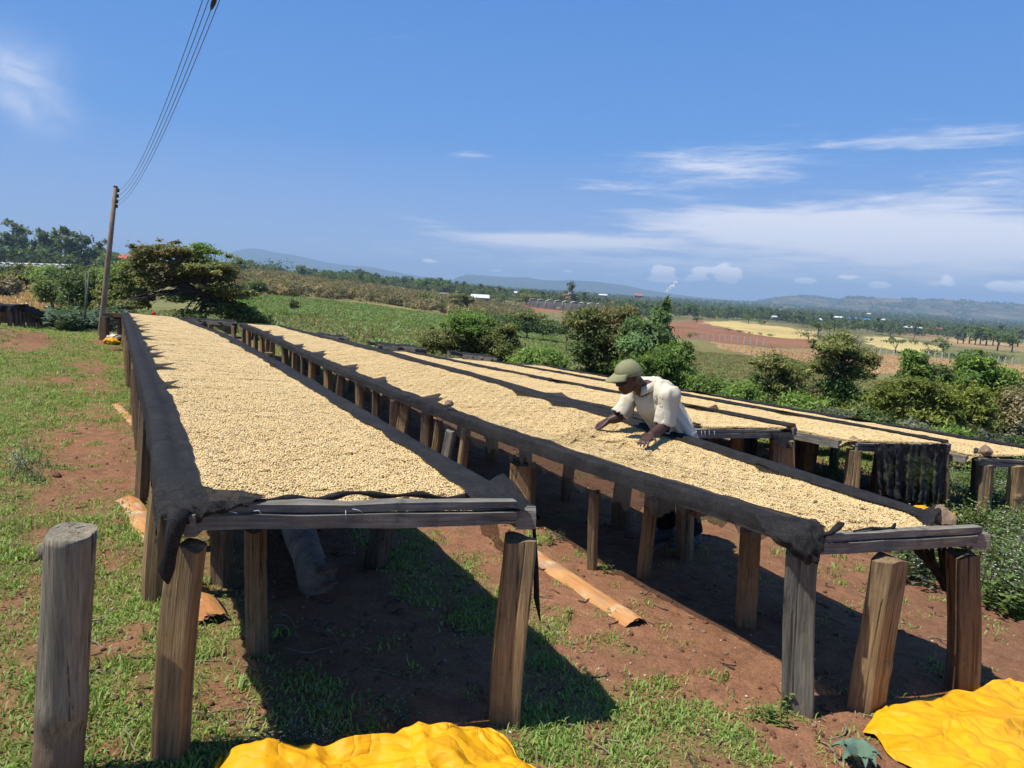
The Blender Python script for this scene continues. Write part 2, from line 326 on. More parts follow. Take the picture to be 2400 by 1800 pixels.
def m_tarp():
    M = Mat("yellow_tarp"); v = M.vec(); n = M.noise(v, 2.2, 8, 0.65); d = M.noise(v, 26, 6, 0.7); sp = M.noise(v, 70, 2)
    c = M.ramp(n, [(0.25, (0.66, 0.29, 0.006)), (0.5, (0.82, 0.395, 0.006)), (0.8, (0.85, 0.435, 0.012))])
    c = M.mix(M.ramp(M.math('MULTIPLY', n, d), [(0.30, (0, 0, 0)), (0.45, (0.55, 0.55, 0.55))]), c, (0.45, 0.25, 0.06))
    c = M.mix(M.ramp(sp, [(0.24, (0.6, 0.6, 0.6)), (0.30, (0, 0, 0))]), c, (0.3, 0.16, 0.03))
    dv = M.t.nodes.new("ShaderNodeVectorMath"); dv.operation = 'ADD'; wn = M.t.nodes.new("ShaderNodeTexNoise"); wn.inputs["Scale"].default_value = 3.0; wn.inputs["Detail"].default_value = 3; M.t.links.new(v, wn.inputs["Vector"])
    ws = M.t.nodes.new("ShaderNodeVectorMath"); ws.operation = 'SCALE'; ws.inputs[3].default_value = .35; M.t.links.new(wn.outputs["Color"], ws.inputs[0]); M.t.links.new(v, dv.inputs[0]); M.t.links.new(ws.outputs[0], dv.inputs[1])
    def crease(sc):
        vo = M.t.nodes.new("ShaderNodeTexVoronoi"); vo.feature = 'DISTANCE_TO_EDGE'; vo.inputs["Scale"].default_value = sc; M.t.links.new(dv.outputs[0], vo.inputs["Vector"]); return M.math('POWER', M.math('MINIMUM', vo.outputs["Distance"], .4), .6)
    h = M.math('ADD', M.math('ADD', M.math('MULTIPLY', crease(1.9), 1.5), M.math('MULTIPLY', crease(4.6), .55)), M.math('ADD', M.math('MULTIPLY', crease(13), .06), M.math('MULTIPLY', M.noise(v, 9, 6, 0.6, 0.5), .12)))
    M.color(c); M.rough(0.55); M.spec(0.25); M.bump(h, 0.7, 0.055); return M.m
M_TARP = m_tarp()
def m_terrain():
    M = Mat("ground"); col = M.attr(); v = M.vec()
    n1 = M.noise(v, 9.0, 8, 0.68); n2 = M.noise(v, 75.0, 5, 0.7); n3 = M.noise(v, 0.35, 7, 0.65); n4 = M.noise(v, 0.03, 8, 0.65)
    c = M.mix(1.0, col, M.ramp(n1, [(0.3, (0.72, 0.7, 0.68)), (0.7, (1.28, 1.28, 1.25))]), 'MULTIPLY')
    c = M.mix(0.8, c, M.ramp(n2, [(0.3, (0.5, 0.48, 0.46)), (0.5, (1, 1, 1)), (0.72, (1.5, 1.45, 1.4))]), 'MULTIPLY')
    c = M.mix(0.8, c, M.ramp(n3, [(0.3, (0.7, 0.72, 0.7)), (0.7, (1.3, 1.25, 1.2))]), 'MULTIPLY')
    c = M.mix(0.7, c, M.ramp(n4, [(0.3, (0.7, 0.75, 0.7)), (0.7, (1.3, 1.22, 1.1))]), 'MULTIPLY')
    M.color(c); M.rough(0.95); M.spec(0.1)
    M.bump(M.math('ADD', M.math('MULTIPLY', n1, 1.4), M.math('MULTIPLY', n2, 0.35)), 0.75, 0.035); return M.m
M_GROUND = m_terrain()
M_STONE = simple("stone", (0.26, 0.18, 0.12), 0.95, 0.45, 14, 0.9, 0.01)
M_STONER = simple("red_stone", (0.16, 0.075, 0.045), 0.95, 0.5, 14, 0.9, 0.01)
def m_barkslab():
    M = Mat("bark_slab"); v = M.vec((2.5, 14, 14)); n = M.noise(v, 1.0, 6, 0.6, 0.4); s = M.noise(M.vec((7, 12, 12)), 1.0, 5, 0.6)
    c = M.ramp(n, [(0.28, (0.26, 0.10, 0.035)), (0.5, (0.46, 0.21, 0.07)), (0.72, (0.55, 0.31, 0.13))])
    c = M.mix(M.ramp(s, [(0.56, (0, 0, 0)), (0.66, (0.8, 0.8, 0.8))]), c, (0.52, 0.42, 0.26))
    c = M.mix(M.ramp(M.noise(M.vec((3, 9, 9)), 1.0, 3), [(0.6, (0, 0, 0)), (0.72, (0.5, 0.5, 0.5))]), c, (0.22, 0.19, 0.17))
    M.color(c); M.rough(0.8); M.bump(n, 0.5, 0.01); return M.m
M_SLAB = m_barkslab(); M_SLABIN = simple("bark_inside", (0.19, 0.11, 0.06), 0.9, 0.4, 12, 0.6)
M_SKIN = simple("dark_skin", (0.060, 0.026, 0.017), 0.5, 0.2, 14, 0.12, 0.004, 0.4)
M_SHIRT = simple("cream_cloth", (0.63, 0.565, 0.43), 0.85, 0.05, 5, 0.12, 0.01, 0.15)
M_CAP = simple("olive_cloth", (0.25, 0.245, 0.13), 0.9, 0.1, 10, 0.25, 0.003)
M_TROUS = simple("black_cloth", (0.014, 0.014, 0.018), 0.9, 0.3, 9, 0.3)
M_GUM = simple("grey_rubber", (0.10, 0.105, 0.12), 0.6, 0.15, 8)
M_EYE = simple("eye_white", (0.55, 0.5, 0.45), 0.3, 0.05, 8)
M_WIRE = simple("aluminium_wire", (0.09, 0.10, 0.12), 0.5, 0.1, 8)
M_PALEWIRE = simple("binding_wire", (0.55, 0.55, 0.55), 0.4, 0.1, 8)
M_BLACK = simple("black_plastic", (0.015, 0.015, 0.017), 0.5, 0.2, 8)
M_POLE = wood("utility_pole_wood", (0.20, 0.165, 0.125), (0.27, 0.22, 0.165), (0.33, 0.28, 0.21), (20, 20, 1.2), 0.3)
M_WHITEP = simple("white_sack", (0.62, 0.55, 0.48), 0.7, 0.15, 6, 0.3)
M_RED = simple("red_plastic", (0.5, 0.02, 0.015), 0.4, 0.1, 6)
M_HILL = None

# ------------------------------------------------------------------ terrain: one height function for everything
def g_near(lat, s):
    f = sstep(2.5, 6.0, lat)
    return 0.07 - 0.06 * np.clip(lat, -12, 14) - 0.016 * s - 0.007 * np.clip(s, 0, 30) * f
_cols = {   # picture column -> (distance, picture row) pairs read off the photograph
 -300: [(24, 765), (30, 752), (60, 725), (100, 685), (150, 655), (200, 640), (300, 622), (400, 612), (700, 603), (2000, 597), (4000, 596)],
 0: [(24, 768), (30, 752), (60, 735), (100, 692), (150, 660), (200, 645), (300, 631), (400, 624), (700, 617), (2000, 613), (4000, 612)],
 150: [(24, 782), (35, 765), (60, 742), (100, 702), (150, 672), (200, 655), (300, 640), (400, 632), (700, 626), (2000, 622), (4000, 620)],
 300: [(24, 775), (40, 750), (60, 728), (100, 706), (150, 682), (200, 668), (300, 650), (400, 642), (700, 634), (2000, 630), (4000, 627)],
 450: [(24, 790), (40, 758), (60, 737), (100, 706), (150, 680), (200, 665), (300, 650), (400, 645), (700, 640), (2000, 638), (4000, 634)],
 600: [(24, 800), (35, 778), (50, 758), (90, 716), (130, 692), (180, 668), (250, 648), (400, 646), (700, 648), (2000, 647), (4000, 642)],
 800: [(24, 840), (35, 805), (50, 772), (90, 734), (130, 713), (200, 690), (260, 670), (400, 668), (700, 666), (2000, 660), (4000, 653)],
 1000: [(24, 880), (40, 812), (70, 778), (110, 748), (140, 736), (200, 716), (280, 701), (350, 690), (600, 685), (2000, 670), (4000, 664)],
 1200: [(24, 910), (40, 852), (60, 826), (100, 790), (140, 768), (200, 746), (280, 731), (400, 718), (700, 706), (2000, 686), (4000, 678)],
 1500: [(24, 960), (40, 905), (60, 866), (100, 830), (150, 800), (220, 778), (300, 762), (450, 747), (700, 734), (2000, 706), (4000, 698)],
 1800: [(24, 995), (35, 942), (50, 905), (80, 868), (120, 840), (170, 812), (230, 795), (350, 775), (600, 756), (2000, 728), (4000, 713)],
 2100: [(24, 1015), (35, 965), (60, 912), (100, 868), (150, 845), (200, 828), (300, 808), (450, 794), (700, 780), (2000, 747), (4000, 733)],
 2400: [(24, 1040), (35, 985), (60, 928), (100, 890), (150, 868), (200, 850), (300, 829), (450, 815), (700, 800), (2000, 769), (4000, 754)],
 2700: [(24, 1060), (35, 1000), (60, 945), (100, 905), (150, 882), (200, 866), (300, 845), (450, 830), (700, 816), (2000, 785), (4000, 770)]}
_ku = sorted(_cols); _az = np.array([atan2(*(ray(u, vh(u))[:2])) for u in _ku])
_lg = np.linspace(log(24), log(4000), 90)
_tab = np.array([[P(u, np.interp(l, [log(a) for a, b in _cols[u]], [b for a, b in _cols[u]]), exp(l))[2] for l in _lg] for u in _ku])
def tz(x, y):
    x = np.asarray(x, float); y = np.asarray(y, float)
    r = np.hypot(x, y); az = np.arctan2(x, y); azc = np.clip(az, _az[0], _az[-1]); ye = r * np.cos(azc)
    lat = x * LB[0] + y * LB[1]; s = x * DB[0] + y * DB[1]
    zn = g_near(lat, s)
    ia = np.clip(np.searchsorted(_az, azc) - 1, 0, len(_az) - 2); fa = (azc - _az[ia]) / (_az[ia + 1] - _az[ia]); fa = fa * fa * (3 - 2 * fa) * 0.5 + fa * 0.5
    q = (np.log(np.clip(ye, 24, 4000)) - _lg[0]) / (_lg[1] - _lg[0]); il = np.clip(q.astype(int), 0, len(_lg) - 2); fl = q - il
    zf = (_tab[ia, il] * (1 - fl) + _tab[ia, il + 1] * fl) * (1 - fa) + (_tab[ia + 1, il] * (1 - fl) + _tab[ia + 1, il + 1] * fl) * fa
    far = np.clip(ye / 4000, 1, 10); zf = np.where(ye > 4000, 1.74 + (zf - 1.74) * (1 + (far - 1) * 0.9), zf)
    w = sstep(17, 30, ye)
    z = zn * (1 - w) + zf * w
    z = z + fbm(x * 0.02, y * 0.02, 5) * np.clip((r - 60) * 0.01, 0, 1.2)
    z = z + (fbm(x * 0.9, y * 0.9, 1) * 0.07 + fbm(x * 3.2, y * 3.2, 2, 3) * 0.035) * (1 - sstep(15, 40, r))
    # bank rising at the far left edge of the yard
    z = z + 0.35 * np.exp(-(((x + 12.5) / 2.2) ** 2 + ((y - 15.0) / 3.5) ** 2)) * 1.0
    return z
def TZ(x, y): return float(tz(np.array([x]), np.array([y]))[0])
def on_ground(u, v, y0=1.2, y1=40):       # where the ray through a picture point first meets the ground
    d = ray(u, v); ts = np.linspace(y0, y1, 1600) / d[1]; p = EYE + d * ts[:, None]; below = p[:, 2] < tz(p[:, 0], p[:, 1])
    i = int(np.argmax(below)); return p[i]
def at(u, y):                             # ground point at a picture column and distance
    d = ray(u, vh(u)); x = d[0] * y / d[1]; return np.array([x, y, TZ(x, y)])

def inpoly(u, v, poly):
    r = np.zeros(u.shape, bool); n = len(poly); j = n - 1
    for i in range(n):
        (a, b), (c, d) = poly[i], poly[j]
        if b != d: r ^= ((b > v) != (d > v)) & (u < (c - a) * (v - b) / (d - b) + a)
        j = i
    return r
SOIL = np.array([0.31, 0.155, 0.095])
ZONES = [   # land cover: (minimum distance, colour, outline on the picture)
 (26, (.15, .15, .062), [(-900, 400), (3300, 400), (3300, 1800), (-900, 1800)]),
 (150, (.16, .15, .07), [(-900, 400), (3300, 400), (3300, 800), (-900, 800)]),
 (40, (.19, .165, .075), [(420, 600), (700, 640), (900, 655), (1000, 670), (1250, 715), (1250, 790), (1140, 765), (1000, 738), (860, 718), (700, 700), (520, 690)]),
 (24, (.10, .19, .045), [(540, 690), (700, 698), (860, 715), (1000, 735), (1150, 755), (1300, 775), (1440, 800), (1300, 885), (1000, 850), (760, 810), (600, 775)]),
 (24, (.22, .17, .06), [(640, 735), (900, 770), (1200, 800), (1330, 800), (1480, 850), (1400, 940), (1100, 880), (860, 830), (700, 780)]),
 (24, (.09, .20, .05), [(560, 692), (720, 702), (1000, 737), (1330, 790), (1400, 800), (1300, 812), (1000, 760), (700, 725)]),
 (26, (.47, .31, .125), [(-900, 640), (0, 656), (112, 658), (170, 690), (262, 720), (262, 742), (105, 764), (0, 748), (-900, 730)]),
 (200, (.30, .115, .055), [(1225, 711), (1430, 727), (1430, 742), (1225, 724)]),
 (60, (.17, .15, .06), [(1480, 800), (1700, 812), (1990, 870), (2100, 900), (1800, 940), (1500, 900)]),
 (90, (.22, .11, .065), [(1560, 756), (1640, 749), (1760, 770), (1960, 808), (1960, 822), (1700, 806), (1560, 786)]),
 (90, (.33, .215, .13), [(1660, 801), (1800, 815), (1960, 822), (2140, 835), (2400, 855), (2700, 880), (2700, 930), (2400, 890), (2140, 878), (2040, 878), (1860, 850), (1700, 820)]),
 (180, (.46, .36, .15), [(1640, 755), (1720, 752), (1915, 777), (1915, 795), (1810, 792), (1700, 768)]),
 (180, (.44, .36, .16), [(2030, 788), (2120, 793), (2210, 815), (2200, 828), (2100, 822), (2030, 806)]),
 (250, (.27, .19, .10), [(2060, 768), (2180, 766), (2330, 785), (2420, 805), (2420, 826), (2250, 812), (2120, 788)]),
 (250, (.36, .26, .13), [(2180, 778), (2330, 795), (2380, 810), (2250, 806)]),
 (300, (.36, .27, .13), [(1120, 682), (1190, 686), (1190, 694), (1120, 690)]),
 (300, (.30, .24, .11), [(1700, 725), (1860, 738), (1860, 745), (1700, 735)])]
# grass cover in the yard: bare patches on the left side, tufted patches in the trodden earth between the beds
BARE = [(205, 1050, 135, 80), (150, 1160, 90, 60), (290, 1120, 60, 70), (255, 1305, 70, 30), (40, 1430, 70, 40), (130, 1545, 70, 45), (280, 1520, 65, 30), (0, 1640, 60, 40), (250, 1760, 60, 40), (60, 800, 65, 26), (215, 860, 38, 14), (215, 900, 40, 20), (150, 890, 35, 12), (330, 1620, 40, 40), (520, 1650, 60, 60), (120, 1260, 50, 22), (270, 1215, 35, 16), (235, 800, 30, 8), (90, 1360, 40, 22), (330, 1480, 35, 25)]
TUFTY = [(960, 1300, 70, 45, .75), (1000, 1380, 80, 40, .7), (1060, 1350, 90, 50, .6), (1130, 1430, 70, 60, .75), (900, 1255, 70, 30, .6), (1270, 1480, 50, 40, .8), (1290, 1560, 55, 30, .85), (1320, 1440, 25, 18, .7), (1460, 1525, 50, 14, .55), (1400, 1500, 40, 12, .4), (1370, 1640, 70, 50, .9),
         (1480, 1680, 90, 60, .95), (1600, 1690, 90, 50, .9), (1300, 1740, 100, 60, .9), (1500, 1770, 150, 60, .85), (1690, 1740, 90, 50, .8), (1750, 1780, 50, 30, .8), (1820, 1680, 50, 22, .6), (1560, 1610, 50, 18, .5), (1335, 1215, 40, 12, .5), (1360, 1300, 20, 12, .6), (1830, 1210, 30, 15, .6), (1850, 1290, 30, 14, .5), (1560, 1200, 50, 25, .6),
         (700, 1640, 160, 90, .12), (800, 1500, 160, 100, .08), (620, 1720, 80, 40, .25), (1000, 1560, 120, 80, .08), (560, 1480, 40, 60, .6), (2040, 1330, 25, 12, .5), (2100, 1410, 30, 10, .4), (1250, 1690, 50, 40, .8), (840, 1745, 40, 30, .6), (1700, 1200, 30, 40, .4), (2350, 1170, 120, 90, .9), (2290, 1130, 60, 40, .8), (2080, 1150, 40, 30, .6), (1250, 1270, 30, 20, .4)]
def grass_cover(x, y, z):
    u, v = proj(np.stack([x, y, z], -1))
    n = fbm(x * 1.3, y * 1.3, 11) + 0.6 * fbm(x * 5, y * 5, 12, 3)
    lat = x * LB[0] + y * LB[1]
    left = sstep(0.75, 0.15, lat) * 0.98
    left = np.clip(left * .93 + n * 1.5 * (left > .02), 0, 1)
    for (a, b, c, d) in BARE: left = left * (1 - 0.96 * np.exp(-(((u - a) / c) ** 2 + ((v - b) / d) ** 2) ** 1.5 * .8 + n * 1.2).clip(0, 1) * (lat < 1.2))
    c2 = np.zeros_like(x) + 0.035
    for (a, b, c, d, k) in TUFTY: c2 = np.maximum(c2, k * np.exp(-(((u - a) / c) ** 2 + ((v - b) / d) ** 2) ** 2 * 0.8))
    c2 = np.clip(c2 + n * 0.75 * (c2 > .1), 0, 1)
    far = sstep(10, 16, y) * (lat > 1.5) * 0.6
    rightfield = sstep(8.8, 9.6, lat) * .85
    return np.maximum.reduce([left, c2, far, rightfield])

def build_ground():
    inner = np.linspace(radians(-41), radians(41), 520); outer = np.linspace(radians(41), radians(319), 60)[1:-1]
    az = np.concatenate([inner, outer]); na = len(az)
    rr = np.concatenate([[0.05], np.geomspace(0.5, 15500, 470)]); nr = len(rr)
    A, R = np.meshgrid(az, rr); X = R * np.sin(A); Y = R * np.cos(A)
    Z = tz(X.ravel(), Y.ravel()).reshape(X.shape)
    V = np.stack([X, Y, Z], -1).reshape(-1, 3)
    i = np.arange(nr - 1)[:, None] * na; j = np.arange(na)[None, :]; j2 = (j + 1) % na
    Fq = np.stack([i + j, i + j2, i + na + j2, i + na + j], -1).reshape(-1, 4)[:, ::-1]
    x, y, z = V.T; u, v = proj(V); front = y > 1
    jit = np.clip(y * 0, 0, 1); u2 = u + fbm(x * .12, y * .12, 21) * 26; v2 = v + fbm(x * .12, y * .12, 22) * 7
    col = np.tile(SOIL, (len(V), 1))
    g = np.clip(grass_cover(x, y, z), 0, 1)
    gcol = np.array([.19, .205, .075])
    col = col * (1 - 0.62 * g[:, None]) + gcol * 0.62 * g[:, None]
    dry = sstep(.12, .3, fbm(x * .8, y * .8, 31))[:, None] * .35
    col = col * (1 - dry) + np.array([.25, .15, .085]) * dry
    for (dmin, c, poly) in ZONES:
        m = inpoly(u2, v2, poly) & front & (y > dmin) if dmin > 26 else inpoly(u2, v2, poly) & front
        w = sstep(dmin - 5, dmin + 4, y) if dmin <= 26 else 1.0
        w = (m * w)[:, None]; col = col * (1 - w) + np.array(c) * 1.25 * w
    col = col * (0.9 + 0.35 * fbm(x * .05, y * .05, 41)[:, None] * (y > 40)[:, None])
    me = mk_mesh("ground", V, Fq, [M_GROUND], col, True)
    tag(obj("ground", me), kind="structure")
build_ground()

# far hills: long ridges standing on the plain
def m_hill(name, c1, c2, c3, sc):
    M = Mat(name); n = M.noise(M.vec((1, 1, 2.5)), sc, 9, 0.68); n2 = M.noise(M.vec((1, 1, 1)), sc * 9, 6, 0.7); v = M.ramp(n, [(0.36, c1), (0.5, c2), (0.62, c3)])
    v = M.mix(0.8, v, M.ramp(n2, [(0.38, (0.35, 0.4, 0.4)), (0.58, (1.25, 1.2, 1.15))]), 'MULTIPLY'); M.color(v); M.rough(1.0); M.spec(0); return M.m
M_HILLF = m_hill("forest_hill", (.035, .055, .025), (.05, .07, .03), (.075, .085, .04), 0.0016)
M_HILLC = m_hill("cultivated_hill", (.05, .065, .03), (.10, .10, .045), (.24, .18, .09), 0.006)
HILLV = []
def hill(name, pts, y, depth, mat, seed, rough):
    us = np.linspace(pts[0][0], pts[-1][0], 160); vs = np.interp(us, [p[0] for p in pts], [p[1] for p in pts])
    ts = np.linspace(-1, 1, 41); V = []
    for a, b in zip(us, vs):
        crest = P(a, b, y)
        dd = ray(a, vh(a)); dirx = dd[0] / dd[1]
        for t in ts:
            yy = y + t * depth; x = dirx * yy; base = TZ(x, yy) - 10
            prof = (1 - abs(t) ** 1.35)
            V.append((x, yy, base + (crest[2] - base) * prof))
    V = np.array(V); amp = (V[:, 2].max() - V[:, 2].min()) * rough
    f = np.tile(1 - np.abs(ts) ** 3, len(us)) * (0.35 + 0.65 * np.tile(np.abs(ts) ** .5, len(us)))
    V[:, 2] += fbm(V[:, 0] / (depth * .25), V[:, 1] / (depth * .25), seed, 5) * amp * 2 * f
    V[:, 2] += fbm(V[:, 0] / (depth * .012), V[:, 1] / (depth * .012), seed + 3, 3) * amp * .10
    n = len(ts); i = np.arange(len(us) - 1)[:, None] * n; j = np.arange(n - 1)[None, :]
    Fq = np.stack([i + j, i + n + j, i + n + j + 1, i + j + 1], -1).reshape(-1, 4)
    HILLV.append((V, Fq)); tag(obj(name, mk_mesh(name, V, Fq, [mat], None, True)), kind="structure")
hill("mountain", [(420, 640), (480, 612), (545, 590), (565, 585), (590, 582), (615, 585), (640, 590), (680, 596), (740, 610), (800, 620), (870, 627), (930, 638), (990, 648), (1060, 660)], 9500, 2200, M_HILLF, 51, .10)
hill("hill", [(1040, 664), (1075, 648), (1095, 643), (1130, 646), (1180, 649), (1230, 649), (1260, 655), (1300, 658), (1330, 656), (1400, 661), (1460, 668), (1500, 677), (1560, 686), (1620, 694), (1700, 702), (1780, 712)], 8000, 1500, M_HILLF, 52, .10)
hill("hill", [(1740, 716), (1790, 704), (1830, 694), (1870, 692), (1920, 695), (1950, 700), (1975, 703), (2000, 706), (2080, 714), (2150, 722)], 5200, 900, M_HILLC, 53, .12)
hill("hill", [(1950, 722), (1980, 698), (2010, 696), (2060, 698), (2160, 701), (2230, 703), (2300, 708), (2400, 714), (2500, 722), (2650, 742)], 4600, 1100, M_HILLC, 54, .12)

# the air between here and the hills
ZLOW = float(min(v.co.z for o_ in S.objects if o_.type == 'MESH' for v in o_.data.vertices)) - 2
ZHIGH = max(380.0, float(max(v.co.z for o_ in S.objects if o_.type == 'MESH' for v in o_.data.vertices)) + 3)
def haze():
    mb = MB(); mb.box((0, 0, (ZHIGH + ZLOW) / 2), (16000, 0, 0), (0, 16000, 0), (0, 0, (ZHIGH - ZLOW) / 2)); M = Mat("haze_air"); M.t.nodes.remove(M.b)
    vol = M.t.nodes.new("ShaderNodeVolumePrincipled"); vol.inputs["Color"].default_value = (0.53, 0.76, 1.0, 1); vol.inputs["Density"].default_value = 1.7e-4; vol.inputs["Anisotropy"].default_value = 0.0
    M.t.links.new(vol.outputs[0], M.out.inputs["Volume"]); o = obj("haze", mb.mesh("haze", [M.m])); o["kind"] = "stuff"
HAZE = True
if HAZE: haze()

# ------------------------------------------------------------------ drying beds
# edge heights measured off the photograph: lateral position of the bean edge and picture points along it
EDGES = {1: ((.20, 1.34), None, [(1100, 1150), (985, 1070), (760, 935), (600, 830), (500, 780)]),
 2: ((2.75, 3.62), [(1833, 1221), (1696, 1172), (1554, 1128), (1373, 1071), (1202, 1010), (1000, 946), (800, 862), (700, 815), (563, 757)], [(2156, 1218), (2016, 1180), (1896, 1139), (1700, 1063), (1460, 990), (1100, 885), (800, 803), (636, 760)]),
 3: ((4.70, 5.75), [(1640, 1003), (1380, 947), (1221, 912), (1000, 865), (785, 803)], [(1840, 1003), (1696, 972), (1598, 953), (1437, 922), (1253, 887), (1000, 836), (870, 808)]),
 4: ((6.05, 7.20), [(2015, 1040), (1840, 1003), (1696, 975), (1598, 956), (1437, 925), (1253, 890), (1000, 838), (950, 825)], [(2220, 1040), (1953, 994), (1696, 947), (1427, 896), (1190, 855), (1050, 830)]),
 5: ((7.50, 8.60), [(2295, 1075), (1953, 996), (1696, 949), (1427, 898), (1190, 858), (1130, 845)], [(2396, 1055), (2111, 1004), (1858, 963), (1633, 925), (1275, 858), (1200, 845)])}
CORN = {1: ((432, 1188, 2.29), (1258, 1195, 2.80), 20.8), 2: ((1880, 1270, 3.04), (2288, 1240, 3.39), 20.6), 3: ((1625, 1008, 6.45), (1828, 1010, 6.85), 15.9), 4: ((2008, 1040, 6.7), (2218, 1044, 7.0), 15.1), 5: ((2295, 1076, 7.05), (2450, 1088, 7.4), 14.3)}
class Bed: pass
BEDS = {}
for k, ((la, lb), pa, pb) in EDGES.items():
    b = Bed(); b.k = k; b.la = la; b.lb = lb
    eb = [edge(lb, *p) for p in pb]
    if k == 1:
        eb = [edge(lb, *p) for p in pb]
        for _ in range(4): eb = [edge(lb + np.interp(q[0], [2.4, 4.6, 8.5, 13.5, 20.8], [0, 0, .01, .0, -.29]), *p) for p, q in zip(pb, eb)]
        eb = [(2.3, .845)] + eb + [(20.8, .47)]; ea = [(s, z + .075) for s, z in eb]
    else: ea = [edge(la, *p) for p in pa]
    b.pa = np.polyfit([e[0] for e in ea], [e[1] for e in ea], 3 if k < 3 else 2); b.pb = np.polyfit([e[0] for e in eb], [e[1] for e in eb], 3 if k < 3 else 2)
    (c0, c1, b.s1) = CORN[k]; p0 = P(*c0); p1 = P(*c1)
    b.c0 = (p0[:2] @ LB, p0[:2] @ DB); b.c1 = (p1[:2] @ LB, p1[:2] @ DB)
    BEDS[k] = b
WARP_S = [2.4, 4.6, 8.5, 13.5, 20.8]
WARP_L = [-.01, 0.0, -.06, -.115, -.25]; WARP_R = [0.0, 0.0, .01, .0, -.29]
def warp(b, lat, s):
    if b.k != 1: return lat
    t = np.clip((lat - b.la) / (b.lb - b.la), -.15, 1.15)
    return lat + np.interp(s, WARP_S, WARP_L) * (1 - t) + np.interp(s, WARP_S, WARP_R) * t
def BB(b, lat, s, z): return BP(warp(b, lat, s), s, z)
def bed_s0(b, lat):      # where the near end lies for this lateral position
    (l0, s0), (l1, s1) = b.c0, b.c1; return s0 + (s1 - s0) * (lat - l0) / (l1 - l0)
def bed_z(b, lat, s):    # smooth bed level
    t = (lat - b.la) / (b.lb - b.la); return np.polyval(b.pa, s) * (1 - t) + np.polyval(b.pb, s) * t
HANDS = []               # filled once the picker's hands are placed
def heap(b, lat, s):     # surface of the layer of beans: raked ripples and small heaps
    z = bed_z(b, lat, s) + fbm(lat * 2.2, s * 2.2, 60 + b.k, 3) * .022 + fbm(lat * 4, s * 9, 70 + b.k, 2) * .010
    if b.k == 2:
        for (u, v, r, h) in [(1375, 1008, .13, .055), (1330, 1012, .12, .035), (1500, 1062, .13, .03), (1455, 1030, .10, .03)]:
            q = PZ(u, v, .66); l0, s0 = q[:2] @ LB, q[:2] @ DB; z = z + h * np.exp(-((lat - l0) ** 2 + (s - s0) ** 2) / r ** 2)
    return z

# one handful of parchment beans, a few variants, laid side by side over the beds
def bean_shape():
    V = []; Fs = []; nu, nv = 7, 4
    for j in range(1, nv):
        for i in range(nu):
            a = 2 * pi * i / nu; c = pi * j / nv; V.append((cos(a) * sin(c), sin(a) * sin(c), cos(c)))
    V += [(0, 0, 1), (0, 0, -1)]; t = len(V) - 2
    for j in range(nv - 2):
        for i in range(nu):
            a, b, c, d = j * nu + i, (j + 1) * nu + i, (j + 1) * nu + (i + 1) % nu, j * nu + (i + 1) % nu; Fs += [(a, b, c), (a, c, d)]
    for i in range(nu): Fs += [(t, i, (i + 1) % nu), (t + 1, (nv - 2) * nu + (i + 1) % nu, (nv - 2) * nu + i)]
    return np.array(V), np.array(Fs)
def bean_patch(seed, size, dens):
    r = np.random.default_rng(seed); bv, bf = bean_shape(); n = int(dens * size * size)
    c = np.stack([r.uniform(-size / 2, size / 2, n), r.uniform(-size / 2, size / 2, n), r.uniform(-.006, .009, n)], 1)
    yaw = r.uniform(0, 2 * pi, n); pit = r.normal(0, .38, n); sc = r.uniform(.85, 1.18, n)
    ax = np.stack([cos_(yaw) * np.cos(pit), np.sin(yaw) * np.cos(pit), np.sin(pit)], 1); up0 = np.stack([r.normal(0, .35, n), r.normal(0, .35, n), np.ones(n)], 1)
    ay = np.cross(up0, ax); ay /= np.linalg.norm(ay, axis=1)[:, None]; az_ = np.cross(ax, ay)
    V = c[:, None] + (ax[:, None] * bv[None, :, 0:1] * .0052 + ay[:, None] * bv[None, :, 1:2] * .0036 + az_[:, None] * bv[None, :, 2:3] * .0030) * sc[:, None, None]
    Fc = (bf[None] + (np.arange(n) * len(bv))[:, None, None]).reshape(-1, 3)
    t = r.random(n)[:, None]; col = np.array([.685, .48, .205]) * (1 - t) + np.array([.83, .63, .305]) * t
    bad = r.random(n); col[bad < .05] = (.50, .30, .12); col[bad < .012] = (.22, .12, .05); col[bad > .93] = (.85, .70, .45)
    return mk_mesh("bean_handful", V.reshape(-1, 3), Fc, [M_BEAN], np.repeat(col, len(bv), 0), True)
cos_ = np.cos
PATCH = .20
PATCHES = [bean_patch(100 + i, PATCH, 27000) for i in range(4)] + [bean_patch(110 + i, .09, 27000) for i in range(3)]

